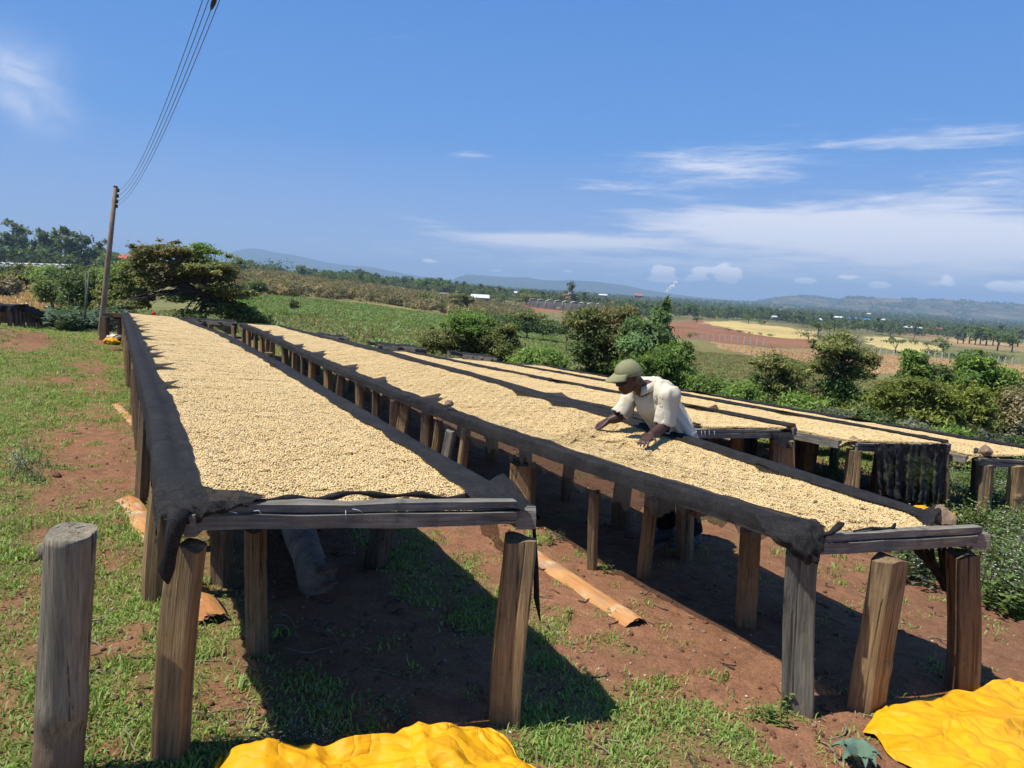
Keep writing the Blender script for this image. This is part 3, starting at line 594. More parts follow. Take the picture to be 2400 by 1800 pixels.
BLAB = {1: "nearest bed", 2: "bed where the picker works", 3: "bed behind the picker", 4: "bed with the draped end net", 5: "outermost bed beside the bushes"}
def lay_beans(b):
    pts = []; rot = []; idx = []; scl = []
    s = b.c1[1] + .02; r = np.random.default_rng(200 + b.k)
    holes = []
    if b.k == 2:
        for (u, v, rr) in [(1468, 1020, .055), (1500, 1034, .05)]:
            q = PZ(u, v, .66); holes.append((q[:2] @ LB, q[:2] @ DB, rr))
    while s < b.s1:
        wl = max(.0, fbm(s * 2.3, 0.5, 80 + b.k, 4) * .12); wr = min(.0, fbm(s * 2.3, 3.5, 90 + b.k, 4) * .12)
        l0 = b.la + wl - .0; l1 = b.lb + wr
        for (step, k0, kn, sz, la, lb) in ((.17, 0, 4, PATCH, l0 + PATCH / 2, l1 - PATCH / 2),):
            n = max(2, int(math.ceil((lb - la) / step)) + 1)
            for l in np.linspace(la, lb, n):
                if s < bed_s0(b, l) + .12: continue
                if any(hypot(l - h[0], s - h[1]) < h[2] + .08 for h in holes): continue
                pts.append((l, s)); idx.append(k0 + r.integers(kn)); rot.append(pi / 2 * r.integers(4))
        if s < 9:
            for e, sg in ((l0, -1), (l1, 1)):
                for q in range(3):
                    l = e + sg * r.uniform(-.06, .0); ss = s + q * .055
                    if ss > bed_s0(b, l) + .06: pts.append((l, ss)); idx.append(4 + r.integers(3)); rot.append(pi / 2 * r.integers(4))
        s += .17
    # a finer row along the near end
    for l in np.arange(b.la + .03, b.lb - .02, .06):
        pts.append((l, bed_s0(b, l) + .085)); idx.append(4 + r.integers(3)); rot.append(pi / 2 * r.integers(4))
    if holes:
        for h in holes:
            for a in np.linspace(0, 2 * pi, 14)[:-1]:
                pts.append((h[0] + cos(a) * (h[2] + .04), h[1] + sin(a) * (h[2] + .04))); idx.append(4 + r.integers(3)); rot.append(0)
    pts = np.array(pts); z = heap(b, pts[:, 0], pts[:, 1])
    e = .06; gl = (heap(b, pts[:, 0] + e, pts[:, 1]) - heap(b, pts[:, 0] - e, pts[:, 1])) / (2 * e); gs = (heap(b, pts[:, 0], pts[:, 1] + e) - heap(b, pts[:, 0], pts[:, 1] - e)) / (2 * e)
    eu = []
    for a, p, q in zip(gl, gs, rot):
        nv = Vector((-a * LB[0] - p * DB[0], -a * LB[1] - p * DB[1], 1)).normalized(); xv = Vector((cos(q + HB), sin(q + HB), 0)); xv = (xv - nv * xv.dot(nv)).normalized(); yv = nv.cross(xv)
        eu.append(Matrix(((xv.x, yv.x, nv.x), (xv.y, yv.y, nv.y), (xv.z, yv.z, nv.z))).to_euler())
    wl_ = warp(b, pts[:, 0], pts[:, 1]); W_ = np.stack([DB[0] * pts[:, 1] + LB[0] * wl_, DB[1] * pts[:, 1] + LB[1] * wl_, z], 1)
    o = scatter("coffee_beans", PATCHES, W_, eu, np.ones(len(pts)), idx)
    o["label"] = "layer of pale parchment coffee beans drying on the " + BLAB[b.k]
    # deck under the beans
    ss = np.arange(min(b.c0[1], b.c1[1]) + .02, b.s1, .08); ls = np.linspace(b.la - .09, b.lb + .09, 20)
    SS, LL = np.meshgrid(ss, ls, indexing='ij'); SS = np.maximum(SS, bed_s0(b, LL) + .01)
    ZZ = heap(b, LL, SS) - .006 - .05 * sstep(.0, .09, np.maximum(b.la - LL, LL - b.lb))
    for h in holes: ZZ = ZZ - .018 * np.exp(-((LL - h[0]) ** 2 + (SS - h[1]) ** 2) / (h[2] + .03) ** 2)
    WL = warp(b, LL, SS); V = np.stack([DB[0] * SS + LB[0] * WL, DB[1] * SS + LB[1] * WL, ZZ], -1).reshape(-1, 3); n = len(ls)
    i = np.arange(len(ss) - 1)[:, None] * n; j = np.arange(n - 1)[None, :]
    Fq = np.stack([i + j, i + j + 1, i + n + j + 1, i + n + j], -1).reshape(-1, 4)
    return V, Fq

# legs: split timbers, each kind with its own section and bends
def leg_mesh(seed, H=1.0, w=.075, kind=0, fine=False):
    """A split or round timber: rough polygon section, weathered longitudinal splits, slight bends, uneven sawn top."""
    r = np.random.default_rng(seed); n = [4, 5, 12, 6][kind]; ang = np.sort(np.linspace(0, 2 * pi, n, endpoint=False) + r.normal(0, [.16, .2, .05, .2][kind], n)); rad = w * np.array(r.uniform(.85, 1.18, n)) * [1.13, 1.07, 1.0, 1.05][kind]
    m, nz = (72, 30) if fine else (20, 9); A = np.linspace(0, 2 * pi, m, endpoint=False); C = np.stack([np.cos(ang) * rad, np.sin(ang) * rad], 1); base = np.zeros(m)
    for q, a in enumerate(A):        # ray against the polygon
        d = np.array([cos(a), sin(a)]); best = 9
        for k in range(n):
            p, e = C[k], C[(k + 1) % n] - C[k]; den = d[0] * e[1] - d[1] * e[0]
            if abs(den) < 1e-9: continue
            t = (p[0] * e[1] - p[1] * e[0]) / den; s_ = (p[0] * d[1] - p[1] * d[0]) / den
            if t > 0 and -.001 <= s_ <= 1.001: best = min(best, t)
        base[q] = best
    base = (base + .5 * (np.roll(base, 1) + np.roll(base, -1)) * .6) / 1.6 if fine else base
    bx, by = r.normal(0, .010, 2); k1, k2 = r.uniform(2, 5, 2); V = []; T = np.linspace(0, 1, nz); splits = [(r.uniform(0, 6.28), r.uniform(-.2, .7), r.uniform(.3, 1.1), r.uniform(.08, .20)) for _ in range(7 if fine else 2)]; nb = (r.uniform(0, 6.28), r.uniform(.35, .8))
    for t in T:
        for q, a in enumerate(A):
            rr = base[q] * (1 - .05 * t) * (1 + .05 * sin(5 * t + seed) * cos(a - seed))
            if fine:
                rr *= 1 + .045 * float(fbm(a * 5.0 + seed, t * 1.6, seed % 97, 3)) + .035 * float(fbm(a * 16.0 + seed, t * .8, seed % 89, 2)) + .05 * float(fbm(a * 1.5 + 3, t * 6 + seed, seed % 83, 3))
                for (sa, t0, ln, dp) in splits:
                    dd = abs(((a - sa - .25 * (t - .5) * dp * 5 + pi) % (2 * pi)) - pi)
                    if t0 < t < t0 + ln and dd < .075: rr *= 1 - dp * (1 - dd / .075)
            kn = max(0, cos(a - nb[0])) ** 8 * exp(-((t - nb[1]) / .035) ** 2); rr *= 1 + .16 * kn * (kind in (1, 3))
            zz = t * H if t < 1 else H + .010 * sin(a * 2 + seed) - .008
            V.append((bx * sin(k1 * t) + cos(a) * rr, by * sin(k2 * t) + sin(a) * rr, zz))
    top0 = (nz - 1) * m; V.append((bx * sin(k1), by * sin(k2), H - .004))
    Fs = [(i * m + q, i * m + (q + 1) % m, (i + 1) * m + (q + 1) % m, (i + 1) * m + q) for i in range(nz - 1) for q in range(m)] + [(top0 + q, top0 + (q + 1) % m, nz * m) for q in range(m)]
    mb = MB(); mb.add(V, Fs); return mb
LEGM = {}
for kd in range(4):
    for i in range(3):
        LEGM[(kd, i)] = leg_mesh(300 + kd * 10 + i, 1.0, .075, kd)
LEG_MESHES = []
for (kd, i), mb in LEGM.items():
    for m in (M_POST, M_POSTD): LEG_MESHES.append(mb.mesh("leg", [m], False))
def put_leg(root, top, bot, wtop, rz=None, mesh=None, mat=None, seed=None, kind=None, name="leg", flat=1.0):
    top = np.asarray(top, float); bot = np.asarray(bot, float); ax = top - bot; Lg = np.linalg.norm(ax)
    if seed is not None: mesh = leg_mesh(seed, 1.0, .075, kind, True).mesh("leg", [mat])
    if mesh is None: mesh = random.choice(LEG_MESHES)
    o = obj(name, mesh, root); q = Vector(ax).to_track_quat('Z', 'Y'); a = random.uniform(0, 6.28) if rz is None else rz
    M = Matrix.Translation(Vector(bot) - Vector(root.location)) @ q.to_matrix().to_4x4() @ Matrix.Rotation(a, 4, 'Z') @ Matrix.Diagonal((wtop / .15, wtop / .15 * flat, Lg, 1))
    o.matrix_local = M; return o
def px_leg(root, tu, tv, bu, bv, y, wpx, seed, kind, mat, rz=0.0, sink=.12, flat=1.0, lat=None):
    if y is None: y = on_ground(bu, bv, 1.2, 12)[1]
    if lat is not None:
        d = ray(tu, tv); y = d[1] * lat / (d[:2] @ LB)
    t = P(tu, tv, y); b_ = P(bu, bv, y)
    for bb in BEDS.values():
        if getattr(bb, 'root', None) is root:
            zc = float(bed_z(bb, min(max(t[:2] @ LB, bb.la), bb.lb), max(t[:2] @ DB, bb.c0[1]))) - .085
            if t[2] > zc: t = b_ + (t - b_) * (zc - b_[2]) / (t[2] - b_[2])
    d = (b_ - t) / np.linalg.norm(b_ - t); w = wpx / F * (y / .985)
    return put_leg(root, t, b_ + d * sink, w, rz, None, mat, seed, kind, flat=flat)

def board(root, a, b, h, t, name, mat, sag=0.0, seed=0, tilt=0.0):
    # a plank from a to b (centre line), h tall, t thick, with slightly rough sawn edges; its own x runs along it
    a = np.asarray(a, float); b = np.asarray(b, float); d = b - a; Lg = np.linalg.norm(d); n = max(2, int(Lg / .16)); r = np.random.default_rng(seed); V = []
    for i in range(n + 1):
        x = Lg * i / n - Lg / 2; ww = r.normal(0, .0022, 4); sg = -sag * (1 - (2 * i / n - 1) ** 2)
        for (yy, zz, q) in ((-1, -1, 0), (1, -1, 1), (1, 1, 2), (-1, 1, 3)): V.append((x, yy * t / 2 + ww[q] * .5, zz * h / 2 + ww[q] + sg))
    Fs = [(i * 4 + q, i * 4 + 4 + q, i * 4 + 4 + (q + 1) % 4, i * 4 + (q + 1) % 4) for i in range(n) for q in range(4)] + [(0, 1, 2, 3), (n * 4 + 3, n * 4 + 2, n * 4 + 1, n * 4)]
    mb = MB(); mb.add(V, Fs); me = mb.mesh(name, [mat]); o = obj(name, me, root)
    xv = Vector(d).normalized(); yv = Vector((0, 0, 1)).cross(xv).normalized(); zv = xv.cross(yv); c = (a + b) / 2 - np.array(root.location)
    o.matrix_local = Matrix(((xv.x, yv.x, zv.x, c[0]), (xv.y, yv.y, zv.y, c[1]), (xv.z, yv.z, zv.z, c[2]), (0, 0, 0, 1))) @ Matrix.Rotation(tilt, 4, 'X'); return o

def net_side(b, root, side, s0, s1, inner, hang, raise_=.018, spikes=(), thin_from=3, ds=None, rail_off=.10, rw=.05, bulge=.03, seed=0):
    """Shade net over one side rail: an inner flap on the beans, over the rail, hanging down outside.
    inner/hang: functions of s giving the flap width on the beans and the drop outside."""
    sg = -1 if side == 'l' else 1; base = b.la if side == 'l' else b.lb; r = np.random.default_rng(400 + seed)
    ss = [s0]
    while ss[-1] < s1: ss.append(ss[-1] + (.028 if ss[-1] < 5 else .05 if ss[-1] < 9 else .08))
    ss = np.array(ss); V = []; nP = 12
    for s in ss:
        iw = max(.01, inner(s) + fbm(s * 3, 1.5, 500 + seed, 3) * .06); spz = 0
        for (sp, wd, ln) in spikes:
            q = max(0, 1 - abs(s - sp) / wd); iw += ln * q ** 1.3; spz = max(spz, .045 * q ** 1.5)
        hg = max(.015, hang(s) + fbm(s * 1.7, 7.5, 520 + seed, 4) * .10)
        zr = bed_z(b, base, s) + raise_ + .012 * fbm(s * .8, 2.2, 530 + seed) * 2; bl = bulge * (1 + 1.5 * fbm(s * 2.5, 4.4, 540 + seed, 3)); wv = fbm(s * 6, .3, 550 + seed, 3) * .03
        li = base - sg * iw
        zi = float(heap(b, np.array([li]), np.array([s]))[0]) + .022 + spz
        lm = base - sg * iw * .4; zm = float(heap(b, np.array([lm]), np.array([s]))[0]) + .026 + .3 * spz
        ro = base + sg * rail_off; so_ = ro + sg * rw
        zh = float(np.max(heap(b, np.array([li, lm, base]), np.array([s] * 3)))); zm = max(zm, zh + .022); prof = [(li, zi), (lm, zm), (base + sg * .02, max(zr - .008 + .25 * spz, zh + .016)), (ro - sg * .015, zr + .010), (so_ - sg * .006, zr + .010), (so_ + sg * .006, zr - .002), (so_ + sg * .009, zr - .022)]
        for q in range(1, 6):
            t = q / 5; prof.append((so_ + sg * (.010 + bl * sin(pi * min(1, t * .8)) + wv * t), zr - .022 - hg * t))
        for kq, (l, z) in enumerate(prof):
            jn = fbm(s * 11 + kq * .7, kq * 1.9, 560 + seed, 2) * .009 + fbm(s * 1.6 + kq * .3, kq * 1.9, 570 + seed, 3) * .020; jt = (fbm(s * 21, kq * .9, 575 + seed, 2) * .12 if kq == len(prof) - 1 else 0); V.append(BB(b, l + jn * .8, s + jn, z + abs(jn) * .6 + jt))
    n = nP; m = len(ss); i = np.arange(m - 1)[:, None] * n; j = np.arange(n - 1)[None, :]
    Fq = np.stack([i + j, i + j + 1, i + n + j + 1, i + n + j], -1).reshape(-1, 4); mi = np.tile((np.arange(n - 1) >= thin_from + 4).astype(int), m - 1)
    me = mk_mesh("shade_net", local(root, V), Fq, [M_NET, M_NETT], None, True, mi)
    return obj("shade_net", me, root)

BEDLAB = {1: "nearest drying bed, with grey board end and net tail hanging over its corner post", 2: "long drying bed where the man in the cap rakes beans, leaning middle post",
          3: "raised drying bed directly behind the man in the cap", 4: "drying bed with a tattered black net draped over its near end", 5: "outermost drying bed beside the bushes, grey stone on its corner"}
def build_bed(b):
    p = BP((b.la + b.lb) / 2, b.c0[1], 0); root = thing("drying_bed", BEDLAB[b.k], "drying bed", (p[0], p[1], TZ(p[0], p[1])), group="raised coffee drying beds"); b.root = root
    V, Fq = lay_beans(b); obj("bean_deck", mk_mesh("bean_deck", local(root, V), Fq, [M_BASE], None, True), root)
    ro = .05
    # side rails in lengths, butted end to end
    for sg, base in ((-1, b.la), (1, b.lb)):
        l = base + sg * (ro + .025); s = bed_s0(b, l) + .03; q = 0
        while s < b.s1 - .2:
            e = min(b.s1, s + random.uniform(2.4, 3.3)); 
            if b.s1 - e < .8: e = b.s1
            za = float(bed_z(b, base, s)) - .02; zb = float(bed_z(b, base, e)) - .02
            board(root, BB(b, l, s, za - .02), BB(b, l, e - .006, zb - .02), .075, .05, "side_rail", M_RAIL, 0, 600 + b.k * 20 + q); s = e; q += 1
            if q == 1: b_first = e
        # legs along the rail
        s = bed_s0(b, l) + (.75 if b.k != 2 else .9)
        while s < b.s1 - .1:
            ll = l - sg * random.uniform(.0, .05); z = float(bed_z(b, base, s)) - .075; x, y = BB(b, ll, s, 0)[:2]; g = TZ(x, y)
            skip = (b.k == 2 and sg < 0 and s < 5.2) or (b.k == 1 and s < (4.6 if sg > 0 else 3.5))
            if not skip: put_leg(root, (x, y, z), (x + random.uniform(-.05, .05), y + random.uniform(-.05, .05), g - .12), random.uniform(.10, .17))
            s += random.uniform(.72, 1.15)
    # far end cross rail and cross bearers
    board(root, BB(b, b.la - ro, b.s1 + .03, float(bed_z(b, b.la, b.s1)) - .02), BB(b, b.lb + ro, b.s1 + .03, float(bed_z(b, b.lb, b.s1)) - .02), .09, .05, "end_rail", M_RAIL, 0, 650 + b.k)
    s = b.c0[1] + .8
    while s < b.s1:
        board(root, BB(b, b.la - .03, s, float(bed_z(b, b.la, s)) - .10), BB(b, b.lb + .03, s, float(bed_z(b, b.lb, s)) - .10), .06, .05, "bearer", M_POSTD, 0, 660 + b.k); s += 1.3
    return root
for k in BEDS: build_bed(BEDS[k])

B1, B2, B3, B4, B5 = [BEDS[k] for k in (1, 2, 3, 4, 5)]
# near end boards (picture points at measured distance)
def end_boards(b, lo, up, hl, hu):
    board(b.root, P(*lo[0]), P(*lo[1]), hl, .045, "lower_end_board", M_RAIL, .004, 701 + b.k); board(b.root, P(*up[0]), P(*up[1]), hu, .05, "upper_end_board", M_RAIL, 0, 711 + b.k)
end_boards(B1, ((463, 1221, 2.27), (1206, 1210, 2.72)), ((470, 1190, 2.29), (1206, 1180, 2.74)), .047, .030)
end_boards(B2, ((1915, 1283, 3.02), (2280, 1263, 3.34)), ((1925, 1257, 3.04), (2292, 1239, 3.36)), .052, .030)
end_boards(B3, ((1600, 1019, 6.42), (1826, 1020, 6.85)), ((1600, 1009, 6.43), (1826, 1010, 6.86)), .045, .028)
end_boards(B4, ((2006, 1051, 6.7), (2222, 1054, 7.02)), ((2006, 1041, 6.7), (2222, 1044, 7.02)), .045, .028)
end_boards(B5, ((2293, 1085, 7.05), (2460, 1094, 7.4)), ((2293, 1076, 7.05), (2460, 1085, 7.4)), .04, .028)
# dark cut ends of the side rails at the corners
for b, (u, v, y), hw in ((B1, (1233, 1213, 2.76), .042), (B1, (438, 1226, 2.26), .03), (B2, (2292, 1265, 3.38), .03)):
    board(b.root, P(u - 28 * 2.7 / y * .9, v, y), P(u + 26 * 2.7 / y * .9, v, y), .075, .06, "rail_end", M_RAIL, 0, 720)
# near legs
r1 = B1.root
px_leg(r1, 452, 1238, 404, 1775, 2.30, 84, 801, 0, M_POST, .55)
px_leg(r1, 362, 1195, 352, 1384, None, 46, 802, 1, M_POST, .3)
px_leg(r1, 600, 1236, 606, 1532, None, 54, 803, 1, M_POST, .2)
px_leg(r1, 525, 1236, 520, 1372, None, 50, 804, 0, M_POSTD, .2)
px_leg(r1, 893, 1226, 885, 1325, None, 54, 805, 0, M_POSTD, .4)
px_leg(r1, 1219, 1228, 1188, 1702, 2.74, 92, 806, 0, M_POST, .72, flat=.92)
r2 = B2.root
px_leg(r2, 1878, 1282, 1870, 1686, 3.06, 84, 811, 0, M_POSTG, .5)
px_leg(r2, 2083, 1290, 2032, 1650, 3.12, 84, 812, 1, M_POST, .3)
px_leg(r2, 2264, 1282, 2256, 1608, 3.40, 72, 813, 0, M_POSTD, .75)
px_leg(r2, 1757, 1240, 1745, 1465, None, 58, 814, 0, M_POST, .75)
px_leg(r2, 1522, 1168, 1506, 1352, None, 34, 815, 1, M_POST, .2)
px_leg(r2, 1395, 1150, 1388, 1352, 4.25, 32, 816, 3, M_POST, 1.0, lat=2.78)
px_leg(r2, 1226, 1085, 1222, 1215, 5.0, 62, 817, 0, M_POST, .5, lat=2.82)
px_leg(r2, 1030, 985, 1016, 1072, 5.6, 20, 818, 2, M_POST, 1.0, lat=2.72)
px_leg(r2, 948, 940, 944, 1020, 6.4, 30, 819, 0, M_POST, .5, lat=2.72)
px_leg(B3.root, 1835, 1028, 1832, 1150, 6.9, 56, 821, 0, M_POST, .6)
px_leg(B3.root, 1895, 1035, 1893, 1100, 8.0, 26, 822, 1, M_POST, .3)
px_leg(B4.root, 2002, 1052, 1990, 1165, 6.74, 36, 823, 0, M_POST, .6)
px_leg(B4.root, 2212, 1060, 2210, 1180, 7.05, 32, 824, 0, M_POSTD, .6)
px_leg(B5.root, 2312, 1086, 2300, 1195, 7.1, 34, 825, 2, M_POST, .6)
px_leg(B5.root, 2380, 1090, 2375, 1230, 7.2, 36, 826, 3, M_POST, .6)

# nets along the rails
net_side(B1, r1, 'l', B1.c0[1] + .02, 20.8, lambda s: .045, lambda s: .07 + .07 * exp(-(s - 5) ** 2 / 3) + .06 * sstep(8, 16, s), spikes=[(5.7, .16, .11), (7.0, .2, .18), (8.1, .2, .16), (8.9, .18, .12), (10.6, .25, .18), (12.2, .2, .15), (13.8, .3, .2), (15.5, .3, .16), (17.5, .3, .2)], rail_off=.047, rw=.057, seed=1, thin_from=7, bulge=.006)
net_side(B1, r1, 'r', B1.c1[1] + .0, 20.8, lambda s: .03 + .06 * sstep(3.6, 2.3, s), lambda s: .02 + .02 * sstep(5, 3, s), spikes=[(7.6, .25, .06), (11, .3, .06)], rail_off=.047, rw=.057, seed=2, raise_=.012, thin_from=7, bulge=.01)
net_side(B2, r2, 'l', B2.c0[1] + .02, 20.4, lambda s: .02, lambda s: .06 + .10 * sstep(2.4, 3.2, s) - .09 * sstep(4.5, 8, s), spikes=[(6.9, .2, .16), (8.6, .3, .10), (10, .3, .12), (12, .4, .14), (13.5, .3, .12), (15.5, .4, .14), (17, .3, .12)], rail_off=.047, rw=.057, seed=3, thin_from=3, bulge=.012)
net_side(B2, r2, 'r', B2.c1[1] + .2, 20.4, lambda s: .035, lambda s: .05, spikes=[(5.6, .25, .12), (6.3, .3, .12), (3.1, .15, .1)], rail_off=.047, rw=.057, seed=4, raise_=.028, thin_from=7)
for b, sd in ((B3, 5), (B4, 7), (B5, 9)):
    net_side(b, b.root, 'l', bed_s0(b, b.la) + (.05 if b.k == 3 else 1.6), b.s1, lambda s: .012, lambda s: .04, spikes=[(7.5, .4, .1), (10, .4, .12), (12, .5, .1)], rail_off=.047, rw=.057, seed=sd, raise_=.022, thin_from=7)
    net_side(b, b.root, 'r', bed_s0(b, b.lb) + .05, b.s1, lambda s: .015, lambda s: .04, spikes=[(6, .3, .1), (9, .4, .1)], rail_off=.047, rw=.057, seed=sd + 1, raise_=.025, thin_from=7)

def cloth(root, name, fn, nu, nv, mat, seed, amp=.01):
    V = []
    for i in range(nu):
        for j in range(nv):
            p = np.asarray(fn(i / (nu - 1), j / (nv - 1)), float); V.append(p + np.array([fbm(i * .45, j * .45, seed + q, 3) for q in range(3)]) * amp * 2)
    i = np.arange(nu - 1)[:, None] * nv; j = np.arange(nv - 1)[None, :]
    Fq = np.stack([i + j, i + j + 1, i + nv + j + 1, i + nv + j], -1).reshape(-1, 4)
    return obj(name, mk_mesh(name, local(root, V), Fq, [mat], None, True), root)
def bez(pts, t):
    pts = [np.asarray(p, float) for p in pts]
    while len(pts) > 1: pts = [pts[i] * (1 - t) + pts[i + 1] * t for i in range(len(pts) - 1)]
    return pts[0]
# nearest bed: net bunched over the left corner, its tail hanging down the post, a hem along the end board, a fold over the right corner
def patch_px(rows):   # rows of (u,v,y) -> smooth surface
    R = [[P(*q) for q in row] for row in rows]
    return lambda a, b_: bez([bez(row, b_) for row in R], a)
cloth(r1, "corner_net", patch_px([[(352, 1150, 2.34), (360, 1195, 2.26), (372, 1215, 2.24), (400, 1225, 2.23)], [(400, 1140, 2.36), (395, 1180, 2.24), (412, 1200, 2.20), (440, 1232, 2.22)], [(440, 1130, 2.38), (450, 1150, 2.30), (480, 1190, 2.22), (475, 1215, 2.25)], [(520, 1145, 2.40), (540, 1150, 2.34), (540, 1180, 2.26), (500, 1212, 2.26)], [(620, 1160, 2.44), (620, 1166, 2.38), (610, 1175, 2.32), (560, 1190, 2.29)]]), 26, 14, M_NET, 31, .016)
mb = MB(); mb.tube([local(r1, P(u, v, y)) for u, v, y in [(420, 1195, 2.215), (415, 1222, 2.195), (405, 1262, 2.19), (397, 1300, 2.19), (390, 1335, 2.19), (392, 1352, 2.19), (394, 1368, 2.19)]], [.034, .031, .024, .021, .024, .016, .004], 10, wob=.25)
obj("net_tail", mb.mesh("net_tail", [M_NET], True), r1)
mb = MB(); pts = []
for i in range(40):
    t = i / 39; pts.append(local(r1, P(560 + t * 560, 1168 - 10 * t + 5 * sin(t * 9) + 4 * sin(t * 23), 2.345 + .43 * t)))
mb.tube(pts, [.010 + .004 * sin(i * .9) for i in range(40)], 7, wob=.2); obj("net_hem", mb.mesh("net_hem", [M_NET], True), r1)
cloth(r1, "corner_net", patch_px([[(1085, 1150, 2.74), (1095, 1162, 2.70), (1110, 1172, 2.685), (1140, 1182, 2.68)], [(1130, 1140, 2.84), (1160, 1160, 2.76), (1190, 1180, 2.70), (1215, 1180, 2.70)], [(1160, 1120, 2.98), (1215, 1160, 2.84), (1235, 1180, 2.74), (1250, 1200, 2.72)], [(1180, 1110, 3.08), (1240, 1165, 2.90), (1262, 1195, 2.80), (1262, 1238, 2.76)]]), 20, 14, M_NET, 33, .010)
cloth(r1, "net_flap", patch_px([[(1120, 1228, 3.25), (1165, 1228, 3.15)], [(1140, 1265, 3.22), (1175, 1265, 3.12)], [(1165, 1290, 3.2), (1195, 1300, 3.1)], [(1190, 1297, 3.18), (1215, 1305, 3.1)]]), 12, 6, M_NETT, 34, .02)
mb = MB(); mb.tube([local(r1, P(u, v, 2.86)) for u, v in [(1252, 1238), (1256, 1330), (1258, 1400), (1266, 1455)]], [.008, .012, .014, .003], 7, wob=.4); obj("net_tail", mb.mesh("net_tail", [M_NET], True), r1)
# picker's bed: big fold over the left corner, loop and strip on the end board, bundle hanging under the right end
cloth(r2, "corner_net", patch_px([[(1770, 1205, 3.25), (1775, 1215, 3.18), (1790, 1240, 3.08), (1810, 1262, 3.05)], [(1830, 1215, 3.16), (1840, 1225, 3.02), (1835, 1260, 2.95), (1858, 1300, 2.98)], [(1865, 1205, 3.14), (1880, 1210, 3.0), (1885, 1280, 2.92), (1885, 1322, 2.96)], [(1915, 1212, 3.12), (1925, 1220, 3.02), (1925, 1270, 2.93), (1905, 1330, 2.95)], [(1930, 1232, 3.10), (1936, 1245, 3.04), (1938, 1280, 2.98), (1915, 1318, 2.97)]]), 24, 20, M_NET, 35, .016)
mb = MB(); mb.tube([local(r2, P(*q)) for q in [(1925, 1255, 3.03), (1945, 1250, 3.0), (1965, 1238, 3.02), (1975, 1228, 3.04), (1968, 1226, 3.05), (1955, 1238, 3.04), (1945, 1252, 3.02)]], .010, 7, wob=.2); obj("net_loop", mb.mesh("net_loop", [M_NET], True), r2)
mb = MB(); mb.tube([local(r2, P(*q)) for q in [(2000, 1245, 3.10), (2040, 1238, 3.14), (2080, 1240, 3.18), (2092, 1238, 3.19), (2098, 1228, 3.19), (2096, 1240, 3.2)]], [.004, .006, .008, .009, .006, .004], 6, wob=.2); obj("net_hem", mb.mesh("net_hem", [M_NET], True), r2)
for q in range(7):
    mb = MB(); a = random.uniform(-14, 14); mb.tube([local(r2, P(u, v, y)) for u, v, y in [(2140 + q * 15, 1284, 3.55), (2170 + q * 8 + a, 1315, 3.58), (2200 + a * .5 + q * 3, 1350, 3.6), (2212 + q, 1378, 3.6), (2226, 1390, 3.6)]], [.010, .013, .012, .014, .004], 6, wob=.5); obj("net_tail", mb.mesh("net_tail", [M_NET], True), r2)
# fourth bed: tattered net draped over the near end down to the ground; third bed: net bunched on its corner post
cloth(B4.root, "end_net", lambda a, b_: (P(2048 + a * 172 + 10 * b_ * (1 - 2 * a) * 0 + (14 * b_ if a < .3 else -4 * b_), 1040 + b_ * (118 + 30 * a), 6.62 + .36 * a - .05 * b_ + .05 * sin(a * 34) * b_ + .035 * sin(a * 71 + 3 * b_) * b_ - .05)), 80, 30, M_NETM, 37, .022)
cloth(B4.root, "end_net", lambda a, b_: (P(2052 + a * 164, 1042 + b_ * (26 + 6 * sin(a * 9)), 6.60 + .36 * a - .03 * b_)), 30, 6, M_NET, 38, .01)
cloth(B4.root, "corner_net", patch_px([[(2090, 1010, 8.0), (2095, 1020, 7.9), (2110, 1030, 7.8)], [(2150, 1016, 7.6), (2160, 1030, 7.4), (2170, 1040, 7.2)], [(2205, 1030, 7.2), (2215, 1040, 7.05), (2222, 1062, 7.0)]]), 14, 10, M_NET, 39, .02)
cloth(B3.root, "corner_net", patch_px([[(1800, 1006, 6.8), (1812, 1012, 6.76), (1815, 1040, 6.74)], [(1830, 1002, 6.95), (1838, 1010, 6.8), (1835, 1045, 6.74)], [(1852, 1010, 7.1), (1862, 1016, 6.9), (1864, 1052, 6.82)]]), 14, 10, M_NET, 40, .02)
cloth(B5.root, "corner_net", patch_px([[(2280, 1052, 7.25), (2278, 1066, 7.1), (2282, 1080, 7.02)], [(2290, 1048, 7.3), (2290, 1062, 7.05), (2292, 1084, 7.0)], [(2300, 1052, 7.3), (2304, 1070, 7.1), (2300, 1084, 7.03)]]), 10, 8, M_NET, 41, .015)
# pale binding wire twists on the end boards
def wire(root, pts, rad=.0013):
    mb = MB(); mb.tube([local(root, P(*p)) for p in pts], rad, 5); obj("binding_wire", mb.mesh("binding_wire", [M_PALEWIRE], True), root)
wire(r1, [(810, 1196, 2.44), (811, 1215, 2.44), (808, 1231, 2.44), (800, 1236, 2.45)]); wire(r1, [(826, 1193, 2.46), (842, 1196, 2.46), (850, 1202, 2.47)]); wire(r1, [(532, 1198, 2.285), (545, 1200, 2.28), (556, 1203, 2.285)]); wire(r1, [(595, 1198, 2.32), (606, 1196, 2.315), (612, 1204, 2.32)])
for u in (2012, 2066, 2142, 2266): wire(r2, [(u, 1252, 3.02 + (u - 1915) * .00088), (u + 3, 1268, 3.0 + (u - 1915) * .00088), (u + 1, 1284, 3.0 + (u - 1915) * .00088)], .0017)
for u in (1632, 1644, 1652, 1662, 1674): wire(B3.root, [(u, 1008, 6.4 + (u - 1600) * .0019), (u + 1, 1022, 6.37 + (u - 1600) * .0019)], .002)

